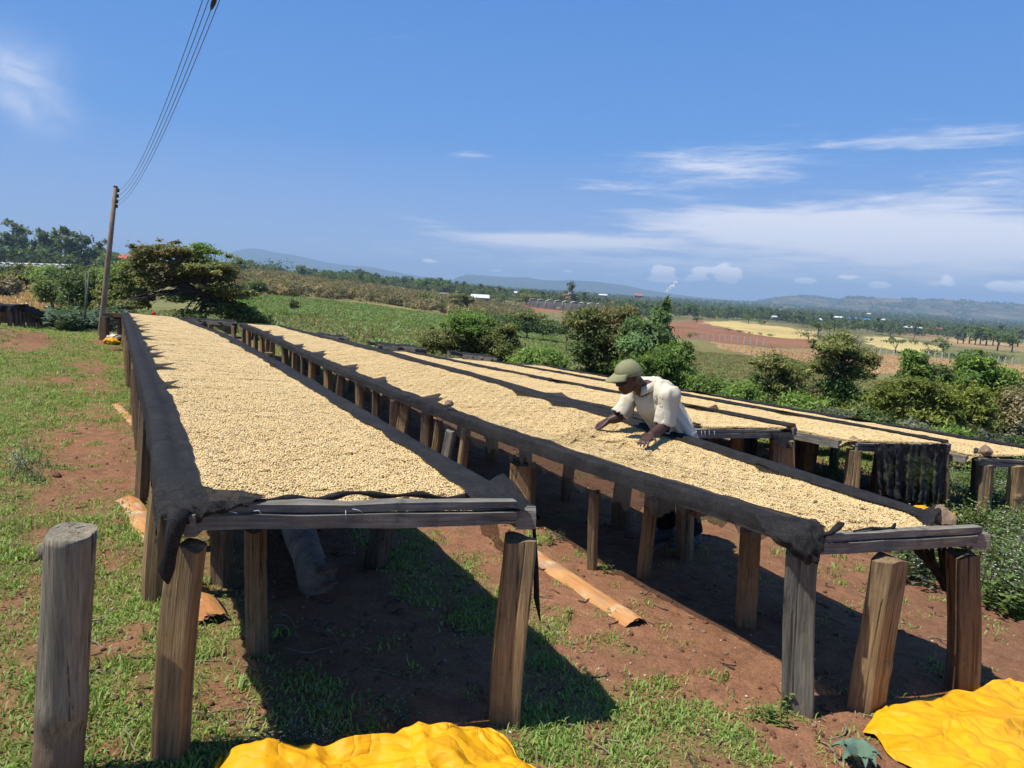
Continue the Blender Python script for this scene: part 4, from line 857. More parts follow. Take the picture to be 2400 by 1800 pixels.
# ------------------------------------------------------------------ foliage
def leaves(r, C, Rd, n, size, col, aspect=1.0, up=0.5, shell=0.35, flat=1.0, droop=0.0):
    """n leaves spread through ellipsoid clumps C (m,3) with radii Rd (m,3); returns V, F (quads), colours."""
    vol = np.prod(Rd, 1) ** (2 / 3); k = r.choice(len(C), n, p=vol / vol.sum())
    d = r.normal(0, 1, (n, 3)); d /= np.linalg.norm(d, axis=1)[:, None]; rad = r.random(n) ** shell
    p = C[k] + d * rad[:, None] * Rd[k] * (1 + .34 * r.normal(0, 1, n)[:, None])
    nrm = d * .6 + r.normal(0, .7, (n, 3)); nrm[:, 2] = np.abs(nrm[:, 2]) * .6 + up; nrm /= np.linalg.norm(nrm, axis=1)[:, None]
    a = np.cross(nrm, r.normal(0, 1, (n, 3))); a /= np.linalg.norm(a, axis=1)[:, None] + 1e-9; b = np.cross(nrm, a)
    s = size * r.uniform(.6, 1.4, n)[:, None]; A = a * s * aspect; Bv = b * s
    V = np.stack([p - A, p - Bv * .55, p + A, p + Bv * .55], 1).reshape(-1, 3)
    Fq = np.arange(4 * n).reshape(-1, 4)
    cm = np.array(col); ck = r.normal(0, .16, (len(C), 1)) + 1; hue = r.integers(0, len(cm), len(C))
    pick = np.where(r.random(n) < .6, hue[k], r.integers(0, len(cm), n))
    c = cm[pick] * ck[k] * r.uniform(.7, 1.3, (n, 1))
    return V, Fq, np.repeat(np.clip(c, .004, .9), 4, 0)
OLIVE = [(.145, .165, .05), (.115, .145, .042), (.17, .175, .068), (.085, .115, .034)]
GREEN = [(.13, .21, .045), (.095, .17, .035), (.165, .24, .05), (.075, .135, .03)]
BRIGHT = [(.115, .19, .04), (.095, .165, .034), (.15, .215, .055), (.075, .13, .03)]
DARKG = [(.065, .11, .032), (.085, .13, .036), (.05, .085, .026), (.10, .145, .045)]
DRY = [(.19, .175, .095), (.23, .205, .115), (.15, .15, .072), (.16, .14, .085)]
GREY = [(.11, .13, .085), (.085, .11, .065), (.14, .155, .10)]
RUST = [(.125, .115, .045), (.15, .13, .055), (.095, .10, .036), (.11, .13, .042)]
EUC = [(.075, .11, .058), (.10, .14, .078), (.055, .085, .045)]

def plant(name, cat, label, y, clumps, colors, n, leaf, trunk=None, aspect=1.3, up=.45, shell=.45, depth=1.0, seed=0, fill=.75, group=None, tmat=None, limb=.035, sub=5, flat=1.0, twig=0):
    """A bush or tree: clumps given as (u, v, ru, rv[, dy, colour set]) on the photograph at distance y, each clump broken into smaller sprays, limbs grown from the trunk to the clumps."""
    r = np.random.default_rng(900 + seed); base_uv = trunk[0] if trunk else (np.mean([c[0] for c in clumps]), max(c[1] + c[3] for c in clumps))
    bx = P(base_uv[0], vh(base_uv[0]), y); base = np.array([bx[0], y, TZ(bx[0], y)])
    root = thing(name, label, cat, base, group=group); Vs = []; Fs = []; Cs = []; off = 0; ends = []
    tot = sum(c[2] * c[3] for c in clumps)
    for c in clumps:
        dy = c[4] if len(c) > 4 else 0; cols = c[5] if len(c) > 5 else colors; yy = y + dy; ctr = P(c[0], c[1], yy); rx = c[2] * yy / F; rz = c[3] * yy / F; ry = rx * depth
        ends.append((ctr, rx, rz)); m = sub
        d = r.normal(0, 1, (m, 3)); d /= np.linalg.norm(d, axis=1)[:, None]; d *= (r.random((m, 1)) ** .4)
        sc = ctr + d * np.array([rx, ry, rz]) * .85; sr = np.array([rx, ry, rz * max(flat, .5)])[None] * r.uniform(.34, .66, (m, 1))
        d3 = r.normal(0, 1, (5, 3)); d3 /= np.linalg.norm(d3, axis=1)[:, None]; sc = np.concatenate([sc, ctr + d3 * np.array([rx, ry, rz]) * r.uniform(1.0, 1.35, (5, 1))]); sr = np.concatenate([sr, np.array([rx, ry, rz])[None] * r.uniform(.14, .26, (5, 1))])
        V, Fq, C = leaves(r, sc, sr, int(1.9 * n * c[2] * c[3] / tot), leaf * .80, cols, aspect, up, shell)
        V2, F2, C2 = leaves(r, ctr[None], np.array([[rx, ry, rz]]), int(fill * n * c[2] * c[3] / tot), leaf * .78, cols, aspect, up, .42); k_ = np.repeat(np.array(cols).mean(0)[None], 1, 0)
        V = np.concatenate([V, V2]); Fq = np.concatenate([Fq, F2 + (len(V) - len(V2))]); C = np.concatenate([C, C2])
        Vs.append(V); Fs.append(Fq + off); Cs.append(C); off += len(V)
        for q in sc: ends.append((q, sr[0, 0], sr[0, 2]))
    V = np.concatenate(Vs); me = mk_mesh("crown", local(root, V), np.concatenate(Fs), [M_LEAF], np.concatenate(Cs)); obj("crown", me, root)
    mb = MB(); fork = base + np.array([0, 0, .25 * (max(e[0][2] for e in ends) - base[2])]); tp = [base - np.array([0, 0, .15]), base]
    if trunk and len(trunk) > 1:
        for (u, v) in trunk[1:]: tp.append(P(u, v, y))
        fork = tp[-1]; H = np.linalg.norm(fork - base); mb.tube(tp, [limb * 1.25] + list(np.linspace(limb, limb * .62, len(tp) - 1)), 8, wob=.2)
    else: mb.tube([tp[0], fork], [limb, limb * .8], 7)
    for e, rx, rz in ends[::1]:
        if r.random() < .55:
            mid = (fork + e) / 2 + np.array([0, 0, .12 * np.linalg.norm(e - fork)]) + r.normal(0, .06, 3) * np.linalg.norm(e - fork); q1 = (fork * .7 + mid * .3) + r.normal(0, .02, 3)
            k0 = limb * r.uniform(.16, .42); mb.tube([fork, q1, mid, e], [k0, k0 * .8, k0 * .5, k0 * .15], 5, cap=False)
    for q in range(twig):
        e, rx, rz = ends[r.integers(len(ends))]; dd = r.normal(0, 1, 3); dd[2] = abs(dd[2]) + .3; dd /= np.linalg.norm(dd); mb.tube([e, e + dd * rx * .9, e + dd * rx * 1.5 + r.normal(0, .05, 3) * rx], [limb * .12, limb * .09, limb * .03], 4, cap=False)
    mb.v = [tuple(p) for p in local(root, mb.v)]
    obj("trunk", mb.mesh("trunk", [tmat or M_TRUNK], True), root); return root

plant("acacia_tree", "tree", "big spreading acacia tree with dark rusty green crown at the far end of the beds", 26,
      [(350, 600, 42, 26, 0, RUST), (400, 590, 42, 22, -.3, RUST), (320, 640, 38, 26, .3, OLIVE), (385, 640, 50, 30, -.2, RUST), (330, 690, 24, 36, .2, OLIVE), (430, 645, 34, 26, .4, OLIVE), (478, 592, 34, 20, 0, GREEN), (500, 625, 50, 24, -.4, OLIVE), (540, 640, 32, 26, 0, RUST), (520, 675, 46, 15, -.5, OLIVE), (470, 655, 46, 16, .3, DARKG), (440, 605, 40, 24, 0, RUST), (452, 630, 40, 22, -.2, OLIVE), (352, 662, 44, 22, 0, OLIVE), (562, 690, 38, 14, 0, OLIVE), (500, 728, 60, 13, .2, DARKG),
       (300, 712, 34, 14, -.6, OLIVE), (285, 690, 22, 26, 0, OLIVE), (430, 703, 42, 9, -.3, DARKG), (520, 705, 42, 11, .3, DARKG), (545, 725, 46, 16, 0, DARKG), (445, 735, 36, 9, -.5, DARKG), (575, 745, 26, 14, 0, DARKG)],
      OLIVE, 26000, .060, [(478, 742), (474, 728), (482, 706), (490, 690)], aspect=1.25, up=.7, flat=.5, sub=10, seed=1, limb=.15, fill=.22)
G_YARD = "bushes beyond the beds"
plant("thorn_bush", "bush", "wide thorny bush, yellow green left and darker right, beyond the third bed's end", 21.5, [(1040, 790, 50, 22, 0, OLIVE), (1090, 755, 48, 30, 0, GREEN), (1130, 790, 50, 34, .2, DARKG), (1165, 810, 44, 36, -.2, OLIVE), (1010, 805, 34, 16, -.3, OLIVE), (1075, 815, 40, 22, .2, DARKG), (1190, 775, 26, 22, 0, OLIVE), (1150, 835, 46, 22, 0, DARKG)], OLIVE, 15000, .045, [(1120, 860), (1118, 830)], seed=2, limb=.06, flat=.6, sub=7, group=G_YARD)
plant("green_bush", "bush", "low rounded bright green bush between the two thorny bushes", 20, [(1225, 850, 34, 24), (1265, 838, 40, 26), (1300, 855, 28, 24), (1245, 870, 50, 16), (1290, 880, 36, 14)], BRIGHT, 9000, .045, seed=3, group=G_YARD, limb=.04)
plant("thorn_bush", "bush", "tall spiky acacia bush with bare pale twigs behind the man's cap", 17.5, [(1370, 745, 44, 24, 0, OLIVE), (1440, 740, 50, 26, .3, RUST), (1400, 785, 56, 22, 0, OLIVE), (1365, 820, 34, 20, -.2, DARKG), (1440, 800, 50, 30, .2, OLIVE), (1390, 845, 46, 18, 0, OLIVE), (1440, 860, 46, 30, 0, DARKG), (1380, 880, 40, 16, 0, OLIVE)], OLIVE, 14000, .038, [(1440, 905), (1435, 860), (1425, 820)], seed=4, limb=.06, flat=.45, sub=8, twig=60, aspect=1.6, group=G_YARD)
plant("sapling", "tree", "blue green leafy sapling with a leaning spire growing out of the bushes behind the man", 17, [(1563, 716, 7, 14, 0), (1548, 742, 18, 18, 0), (1515, 785, 42, 28, 0), (1545, 775, 24, 20, 0), (1500, 815, 44, 30, -.2), (1545, 815, 36, 34, .2, GREEN), (1485, 770, 20, 20, 0)], [(.10, .17, .065), (.13, .20, .08), (.08, .135, .05)], 11000, .045, [(1500, 900), (1505, 850), (1520, 800)], seed=5, limb=.05, aspect=2.2, up=.2, group=G_YARD)
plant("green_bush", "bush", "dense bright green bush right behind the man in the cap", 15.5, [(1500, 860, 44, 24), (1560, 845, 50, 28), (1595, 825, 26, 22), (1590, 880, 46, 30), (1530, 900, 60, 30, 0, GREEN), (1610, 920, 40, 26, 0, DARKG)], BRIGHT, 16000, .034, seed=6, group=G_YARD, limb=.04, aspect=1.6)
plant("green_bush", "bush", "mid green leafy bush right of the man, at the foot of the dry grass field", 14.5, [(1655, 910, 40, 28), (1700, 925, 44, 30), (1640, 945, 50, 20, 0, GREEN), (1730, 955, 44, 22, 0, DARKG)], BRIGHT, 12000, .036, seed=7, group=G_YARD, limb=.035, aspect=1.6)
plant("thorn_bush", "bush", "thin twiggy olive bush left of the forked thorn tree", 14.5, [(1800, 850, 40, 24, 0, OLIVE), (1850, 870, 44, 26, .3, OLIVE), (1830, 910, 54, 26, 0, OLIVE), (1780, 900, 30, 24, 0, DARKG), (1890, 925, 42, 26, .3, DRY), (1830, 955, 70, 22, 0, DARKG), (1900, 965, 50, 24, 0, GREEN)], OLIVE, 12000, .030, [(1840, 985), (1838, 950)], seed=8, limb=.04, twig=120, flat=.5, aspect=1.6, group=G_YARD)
plant("thorn_tree", "tree", "slender forked thorn tree with open olive crown standing behind the fourth bed", 13.2, [(1950, 810, 44, 20, 0), (1985, 830, 50, 22, .3), (1930, 850, 34, 22, 0), (2035, 845, 30, 16, .2, RUST), (1975, 795, 26, 18, 0), (2010, 870, 30, 22, 0), (1960, 905, 40, 28, 0, BRIGHT), (1990, 930, 40, 26, 0, BRIGHT), (1940, 945, 32, 20, 0, GREEN)], OLIVE, 9000, .026, [(1968, 990), (1972, 940), (1970, 890), (1968, 860)], seed=9, limb=.055, twig=110, flat=.55, aspect=1.7, group=G_YARD)
plant("yellow_green_bush", "bush", "big feathery yellow green acacia bush behind the fourth and fifth beds", 12.4, [(2080, 925, 40, 22), (2140, 905, 50, 24), (2200, 925, 50, 26), (2110, 960, 54, 26), (2180, 965, 60, 28), (2260, 950, 44, 30), (2290, 930, 34, 28), (2160, 1000, 60, 20, 0, OLIVE), (2250, 995, 50, 24, 0, OLIVE)], [(.145, .18, .035), (.115, .15, .03), (.17, .20, .045), (.095, .12, .025)], 20000, .026, [(2190, 1030), (2188, 985)], seed=10, limb=.05, twig=60, flat=.5, aspect=1.7, sub=8, group=G_YARD)
plant("vine_covered_tree", "tree", "dead pale branches smothered in bright climbing leaves above the yellow green bush", 13.6, [(2140, 840, 26, 16), (2150, 865, 30, 18), (2200, 880, 34, 22), (2240, 900, 44, 26, 0, GREEN), (2180, 900, 44, 18), (2250, 930, 44, 26, 0, BRIGHT), (2130, 885, 22, 16)], BRIGHT, 9000, .038, [(2200, 1010), (2190, 930), (2160, 860)], seed=11, limb=.04, tmat=M_PALETRUNK, twig=50, aspect=1.5, group=G_YARD)
plant("leafy_tree", "tree", "taller dark leaved tree rising over the bushes at the right", 13.8, [(2280, 850, 36, 22), (2300, 880, 44, 26), (2350, 885, 40, 26), (2370, 920, 34, 30, 0, OLIVE), (2330, 925, 40, 30), (2270, 900, 30, 26)], GREEN, 11000, .036, [(2320, 1040), (2318, 960)], seed=12, limb=.05, aspect=1.6, group=G_YARD)
plant("dry_bush", "bush", "half dry greyish brown bush cut by the right edge of the picture", 12.2, [(2385, 970, 34, 50, 0, DRY), (2360, 1020, 40, 30, 0, GREY), (2420, 1000, 36, 40, 0, DRY), (2330, 1000, 30, 26, 0, OLIVE)], DRY, 7000, .030, seed=13, limb=.04, twig=60, aspect=1.6, group=G_YARD)
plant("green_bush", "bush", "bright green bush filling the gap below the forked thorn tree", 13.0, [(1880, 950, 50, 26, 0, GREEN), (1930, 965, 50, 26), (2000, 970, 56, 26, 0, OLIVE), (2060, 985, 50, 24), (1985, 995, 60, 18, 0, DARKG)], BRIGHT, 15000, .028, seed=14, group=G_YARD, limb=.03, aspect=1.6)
plant("green_bush", "bush", "dark green bush between the mid green bush and the twiggy olive bush", 13.8, [(1740, 930, 40, 26, 0, GREEN), (1770, 955, 50, 26, 0, DARKG), (1700, 960, 50, 20)], GREEN, 11000, .030, seed=15, group=G_YARD, limb=.03, aspect=1.6)
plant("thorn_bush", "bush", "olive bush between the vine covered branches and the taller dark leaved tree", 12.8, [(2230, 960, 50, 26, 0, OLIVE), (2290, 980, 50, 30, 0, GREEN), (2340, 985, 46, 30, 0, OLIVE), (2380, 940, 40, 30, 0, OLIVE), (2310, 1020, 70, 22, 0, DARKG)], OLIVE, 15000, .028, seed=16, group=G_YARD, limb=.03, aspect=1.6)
LOW = [((1760, 985), "bright leaved"), ((1850, 1000), "twiggy"), ((1950, 1005), "grey leaved"), ((2040, 1010), "dark leaved"), ((2130, 1030), "silvery"), ((2230, 1045), "leafy"), ((2320, 1060), "grey green"), ((2400, 1075), "drooping")]
LOWN = ["first", "second", "third", "fourth", "fifth", "sixth", "seventh", "last"]
for q, ((u, v), w_) in enumerate(LOW):
    plant("low_shrub", "shrub", "%s dark low shrub along the outermost bed, %s in the row going right" % (w_, LOWN[q]), 11.6 - q * .12, [(u - 20, v - 14, 40, 22), (u + 24, v - 8, 40, 22), (u, v - 26, 40, 20), (u + 6, v + 14, 56, 22)], [DARKG, GREEN, GREY, DARKG, GREY, GREEN, GREY, DARKG][q], 5200, .030, seed=20 + q, limb=.025, aspect=1.6, group="low shrubs along the outermost bed", twig=14)
plant("small_tree", "tree", "small round headed tree with a thin trunk at the edge of the stubble field", 34, [(125, 675, 34, 20), (105, 690, 22, 16), (150, 690, 28, 18)], [(.13, .19, .07), (.10, .15, .05), (.16, .21, .09)], 5000, .07, [(125, 730), (122, 712), (126, 700)], seed=30, limb=.09)
plant("green_bush", "bush", "pale green bush between the thin post and the utility pole", 32, [(200, 660, 40, 24), (185, 690, 40, 26), (230, 680, 34, 34), (215, 710, 40, 24, 0, DARKG), (245, 655, 30, 22)], [(.12, .18, .06), (.09, .14, .045), (.15, .20, .08)], 10000, .065, seed=31, limb=.06)
plant("green_bush", "bush", "deep green bush between the utility pole and the big acacia", 30, [(280, 650, 34, 30), (265, 690, 30, 26, 0, OLIVE), (300, 665, 30, 30), (275, 720, 34, 20, 0, OLIVE)], GREEN, 9000, .06, seed=32, limb=.06)
plant("dark_bush", "bush", "dark bush under the right side of the big acacia", 27, [(560, 735, 40, 20), (600, 748, 30, 14), (620, 755, 22, 10)], DARKG, 5000, .055, seed=33, limb=.05)
HEDGE = [(10, 645, 44, 20), (60, 640, 44, 18), (110, 640, 44, 16), (160, 640, 40, 16), (205, 640, 40, 14), (250, 642, 30, 12), (15, 668, 26, 16)]
HN = ["leftmost", "second", "third", "fourth", "fifth", "sixth", "lone brownish"]
for q, c in enumerate(HEDGE):
    plant("hedge_bush", "bush", ("%s bush in the dark hedge above the stubble field" % HN[q]) if q < 6 else "lone brownish bush at the left edge below the hedge", 120 if q < 6 else 95, [(c[0] - 14, c[1] + 4, c[2] * .6, c[3]), (c[0] + 14, c[1], c[2] * .6, c[3]), (c[0], c[1] + 8, c[2], c[3] * .7)], [DARKG, OLIVE, GREEN][q % 3] if q < 6 else DRY, 2600, .26, seed=40 + q, limb=.15, group="hedge above the stubble field" if q < 6 else None)
plant("dark_bush", "bush", "long dark bush lying along the lower edge of the scrub", 95, [(1170, 752, 40, 16), (1220, 755, 44, 16), (1270, 762, 44, 16), (1305, 768, 24, 12), (1240, 742, 44, 10, 0, OLIVE)], DARKG, 7000, .17, seed=50, limb=.12)
plant("lone_acacia", "tree", "lone flat topped acacia with leaning trunk on the scrub ridge", 190, [(1082, 700, 24, 9), (1070, 694, 18, 7), (1096, 702, 16, 8)], OLIVE, 2200, .28, [(1100, 725), (1094, 714), (1086, 706)], seed=51, limb=.45, flat=.6)
for q, (u, v, y, rr, lb) in enumerate([(1335, 755, 80, 14, "pale twiggy bush beside the long dark bush"), (605, 672, 110, 14, "small dark bush at the left end of the scrub ridge"), (690, 712, 85, 9, "small brown bush at the scrub's lower edge"), (1005, 705, 190, 20, "round green bush in the middle of the scrub ridge")]):
    plant("small_bush", "bush", lb, y, [(u - rr * .4, v, rr * .8, rr * .7), (u + rr * .5, v + 2, rr * .8, rr * .6)], [DRY, DARKG, RUST, GREEN][q], 1600, .0016 * y + .03, seed=60 + q, limb=.08)

# shared shapes for distant trees
def far_tree(seed, kind):
    r = np.random.default_rng(seed)
    if kind == 'round': C = np.array([[r.normal(0, .25), r.normal(0, .25), r.uniform(.45, .8)] for _ in range(9)]); R = np.array([[.22, .22, .17]] * 9) * r.uniform(.7, 1.2, (9, 1)); n = 360
    elif kind == 'tall': C = np.array([[r.normal(0, .05 + .10 * (1 - t)), r.normal(0, .05 + .10 * (1 - t)), .28 + .68 * t] for t in np.linspace(0, 1, 12)]); R = np.array([[.14, .14, .09]] * 12) * r.uniform(.6, 1.3, (12, 1)); n = 420
    elif kind == 'euc': C = np.array([[r.normal(0, .15), r.normal(0, .15), r.uniform(.42, .97)] for _ in range(13)]); R = np.array([[.12, .12, .08]] * 13) * r.uniform(.6, 1.3, (13, 1)); n = 520
    elif kind == 'umb': C = np.array([[r.normal(0, .38), r.normal(0, .38), r.uniform(.7, .86)] for _ in range(12)]); R = np.array([[.25, .25, .09]] * 12); n = 420
    else: C = np.array([[r.normal(0, .32), r.normal(0, .32), r.uniform(.2, .6)] for _ in range(9)]); R = np.array([[.32, .32, .28]] * 9) * r.uniform(.6, 1.2, (9, 1)); n = 360
    cs = {'round': DARKG, 'tall': EUC, 'euc': EUC, 'umb': OLIVE, 'bush': [(.06, .085, .025), (.08, .10, .03), (.05, .07, .022)]}[kind]
    V, Fq, c = leaves(r, C, R, n, .055 if kind != 'tall' else .045, cs, 1.3, .4, .5)
    crown = mk_mesh("crown", V, Fq, [M_LEAF], c); mb = MB(); mb.tube([(0, 0, -.05), (.01, 0, .3), (0, .01, .75 if kind != 'bush' else .3)], [.035, .025, .008], 6)
    for q in range(5): mb.tube([(0, 0, .3), tuple(C[q] * np.array([.6, .6, .9])), tuple(C[q])], [.014, .01, .004], 4, cap=False)
    return crown, mb.mesh("trunk", [M_TRUNK], True)
FT = {k: [far_tree(1000 + 10 * i + q, k) for q in range(3)] for i, k in enumerate(('round', 'tall', 'euc', 'umb', 'bush'))}
ft_i = 0
def place_tree(kind, u, y, hpx, label, group=None, wide=1.0, name=None, base=None):
    global ft_i
    b = at(u, y) if base is None else base; c, t = FT[kind][ft_i % 3]; ft_i += 1; h = hpx * y / F
    root = thing(name or {'round': 'broadleaf_tree', 'tall': 'conifer_tree', 'euc': 'gum_tree', 'umb': 'acacia_tree', 'bush': 'bush'}[kind], label, 'bush' if kind == 'bush' else 'tree', b, random.uniform(0, 6.28), group); root.scale = (h * wide, h * wide, h)
    obj("crown", c, root); obj("trunk", t, root); return root
# tall trees along the skyline at the left
SK = [(10, 80, 'euc'), (34, 108, 'euc'), (56, 74, 'tall'), (75, 62, 'round'), (92, 92, 'euc'), (108, 84, 'euc'), (122, 60, 'round'), (143, 95, 'euc'), (155, 100, 'euc'), (181, 92, 'tall'), (172, 60, 'round'), (207, 82, 'tall'), (225, 66, 'round'), (246, 76, 'euc'), (262, 60, 'round'), (0, 64, 'round'), (50, 52, 'round'), (130, 50, 'bush'), (200, 56, 'round'), (327, 70, 'euc'), (288, 42, 'round'), (27, 56, 'round'), (240, 56, 'round'), (66, 46, 'bush')]
SKL = ["tall wispy gum", "tallest gum with a tufted top", "thin conical tree", "rounded dark tree", "broad ragged gum", "gum beside the broad ragged one", "short rounded tree", "bushy topped tall gum", "twin gum with a dense head", "slim conifer with a gap beneath", "small tree between the gums", "leaning conifer", "wide green tree", "gum just left of the pole", "tree hidden partly by the pole", "low tree at the frame's edge", "low dark tree", "squat dark tree before the red roof", "shade tree with bare trunk", "lone tufted tree above the red roofed house", "hazy tree left of the red roofed house", "low tree under the tallest gum", "tree touching the pole", "low scrubby tree by the white greenhouse"]
for (u, h, k), l in zip(SK, SKL): place_tree(k, u, 330 + (u * 7) % 60, h, l + " in the skyline row at left", "skyline trees at the left", .9 if k in ('euc', 'tall') else 1.1)
# single trees one can pick out on the plain
PICK = [('tall', 570, 300, 16, "small conical tree on the ridge right of the big acacia"), ('tall', 617, 420, 24, "dark conical tree below the blue mountain"), ('round', 635, 420, 14, "round tree next to the dark conical tree below the mountain"), ('round', 655, 430, 16, "second conical tree below the mountain's slope"), ('round', 560, 200, 26, "grey green tree at the left end of the ridge"), ('round', 905, 420, 30, "large dark tree behind the scrub ridge"), ('tall', 846, 440, 36, "tall dark tree behind the ridge, in front of the plain"), ('round', 828, 440, 26, "round dark tree beside the tall dark tree behind the ridge"),
        ('round', 800, 420, 24, "darkest rounded tree at the left of the clump behind the ridge"), ('round', 875, 430, 26, "broad tree between the tall and the large dark trees"), ('tall', 1340, 520, 62, "tallest dark tree near the greenhouse"), ('tall', 1368, 510, 44, "dark tree just right of the tallest one near the greenhouse"), ('umb', 1236, 400, 34, "dark umbrella acacia at the left end of the greenhouse"), ('umb', 1165, 380, 18, "small dark acacia right of the long metal roof"), ('umb', 1212, 390, 22, "spreading acacia beside the greenhouse's left end"),
        ('round', 1760, 520, 26, "round dark tree at the left end of the yellow field"), ('bush', 1790, 500, 16, "grey bush right of the round tree by the yellow field"), ('umb', 1975, 330, 26, "dark round tree above the pale field"), ('round', 1925, 320, 44, "big grey green tree between the yellow fields"), ('bush', 1905, 280, 26, "bushy tree at the yellow field's right end"), ('bush', 1960, 250, 32, "dark bush behind the forked thorn tree"), ('bush', 2000, 240, 28, "dense bush right of the forked thorn tree"),
        ('tall', 2095, 520, 32, "lone dark conifer on the brown plain"), ('tall', 2152, 540, 30, "second lone conifer on the brown plain"), ('umb', 2112, 205, 34, "umbrella acacia by the fence line"), ('round', 2225, 210, 46, "dark round tree by the fence line"), ('bush', 2200, 205, 26, "bush left of the dark round tree by the fence"), ('bush', 2285, 215, 28, "first hedge bush right of the dark round tree"), ('bush', 2320, 212, 26, "second hedge bush right of the dark round tree"), ('bush', 2365, 205, 26, "third hedge bush near the right edge of the fence"), ('bush', 2240, 190, 20, "low bush in front of the dark round tree"),
        ('bush', 1625, 190, 18, "small dark bush in the red field near the white posts"), ('round', 2095, 330, 18, "bush in the hedgerow crossing the pale field, left end"), ('bush', 2125, 320, 16, "second bush in the hedgerow crossing the pale field"), ('bush', 2155, 310, 18, "third bush in the hedgerow crossing the pale field"), ('bush', 2185, 300, 16, "last bush in the hedgerow crossing the pale field"), ('bush', 2050, 340, 12, "small round bush left of the hedgerow"), ('bush', 1715, 300, 9, "first low hedge bush along the dark red field"), ('bush', 1740, 290, 9, "second low hedge bush along the dark red field"), ('bush', 1765, 280, 8, "third low hedge bush along the dark red field"), ('bush', 1790, 270, 9, "fourth low hedge bush along the dark red field"), ('bush', 1815, 262, 10, "last low hedge bush along the dark red field"),
        ('round', 2350, 330, 56, "big grey hazy tree at the right edge"), ('round', 2385, 320, 52, "rightmost big grey tree on the brown plain"), ('bush', 2225, 420, 9, "tiny bush on the brown plain")]
for (k, u, y, h, l) in PICK: place_tree(k, u, y, h, l)
for q, u in enumerate([2255, 2268, 2282, 2296, 2308, 2322, 2338, 2352, 2378, 2396]):
    place_tree(['tall', 'tall', 'round'][q % 3], u, 430 + (q * 17) % 40, 34 + (q * 7) % 18, "%s from the left in the row of dark upright trees on the brown plain" % ("first", "second", "third", "fourth", "fifth", "sixth", "seventh", "eighth", "ninth", "tenth")[q], "row of dark upright trees at right", 1.1)
# scattered trees of the plain: the nearer ones singly, the far ones as one wood
def plain_pts(n, ua, ub, ya, yb, seed, dens=None):
    r = np.random.default_rng(seed); o = []
    while len(o) < n:
        u = r.uniform(ua, ub); y = exp(r.uniform(log(ya), log(yb)))
        if dens is None or r.random() < dens(u, y): o.append((u, y))
    return o
def forest_d(u, y):
    f = vnoise(np.array([u * .012]), np.array([log(y) * 5.0]), 77)[0]; d = float(np.clip((f - .26) * 2.4, .05, 1))
    if 2010 < u < 2420 and 300 < y < 520: d *= .1
    if 1640 < u < 1920 and y < 560: d *= .1
    if 1225 < u < 1430 and y < 520: d *= .05
    if u > 1640 and y < 640: d *= .25
    return d
for (u, y) in plain_pts(150, 640, 2420, 430, 900, 5, forest_d):
    place_tree(random.choice(['round', 'round', 'tall', 'umb', 'bush']), u, y, random.uniform(9, 16) * 560 / y * 1.35, "small dark tree on the hazy farmland plain", "trees scattered over the plain")
pts = plain_pts(6500, 480, 2480, 800, 5200, 6, forest_d) + plain_pts(500, -60, 640, 420, 1500, 8, None) + plain_pts(2200, 700, 2450, 520, 1000, 9, forest_d); V = []; sc = []
for (u, y) in pts: V.append(at(u, y)); sc.append(random.uniform(6, 13) if y < 1500 else random.uniform(8, 17))
def wood_mesh(s):   # joined crown shape for the far wood
    return FT[['round', 'tall', 'bush'][s % 3]][s // 3][0]
scatter("woodland", [wood_mesh(i) for i in range(6)], V, np.stack([np.zeros(len(V)), np.zeros(len(V)), rng.uniform(0, 6.28, len(V))], 1), sc, rng.integers(0, 6, len(V)), label="far woodland and groves spread over the hazy plain")
# trees on the cultivated hills
from mathutils.bvhtree import BVHTree
BV = [BVHTree.FromPolygons(V.tolist(), Fq.tolist()) for V, Fq in HILLV[2:]]; pts = []; sc = []
for q in range(5200):
    u = random.uniform(1750, 2480); y = random.uniform(3500, 5600)
    if vnoise(np.array([u * .03]), np.array([y * .004]), 91)[0] < .5: continue
    b = at(u, y); hits = [h[0].z for h in (t.ray_cast(Vector((b[0], b[1], 2000)), Vector((0, 0, -1))) for t in BV) if h[0] is not None]
    if not hits: continue
    pts.append((b[0], b[1], max(hits + [b[2]]) - 1.5)); sc.append(random.uniform(8, 17))
scatter("hill_woods", [wood_mesh(i) for i in range(6)], pts, np.stack([np.zeros(len(pts)), np.zeros(len(pts)), rng.uniform(0, 6.28, len(pts))], 1), sc, rng.integers(0, 6, len(pts)), label="tree belts and groves on the far cultivated hills")
# scrub on the ridge, crops in the green field, stubble, dry grass
def scrub_mesh(seed, cols, n=520, size=.10):
    r = np.random.default_rng(seed); C = np.array([[r.normal(0, .4), r.normal(0, .4), r.uniform(.25, .75)] for _ in range(9)]); R = np.array([[.36, .36, .30]] * 9) * r.uniform(.6, 1.2, (9, 1)); V, Fq, c = leaves(r, C, R, n, size, cols, 1.8, .1, .6); return mk_mesh("scrub_bush", V, Fq, [M_LEAF], c)
def zone_pts(n, poly, ya, yb, seed):
    r = np.random.default_rng(seed); us = [p[0] for p in poly]; o = []
    while len(o) < n:
        m = 4000; u = r.uniform(min(us), max(us), m); y = np.sqrt(r.uniform(ya ** 2, yb ** 2, m)); d0 = np.array([ray(a, vh(a)) for a in u]); x = d0[:, 0] / d0[:, 1] * y; z = tz(x, y); pu, pv = proj(np.stack([x, y, z], -1))
        k = inpoly(pu, pv, poly); o += list(np.stack([x, y, z], -1)[k])
    return np.array(o[:n])
def rz_rand(n, tilt=.1): return np.stack([rng.normal(0, tilt, n), rng.normal(0, tilt, n), rng.uniform(0, 6.28, n)], 1)
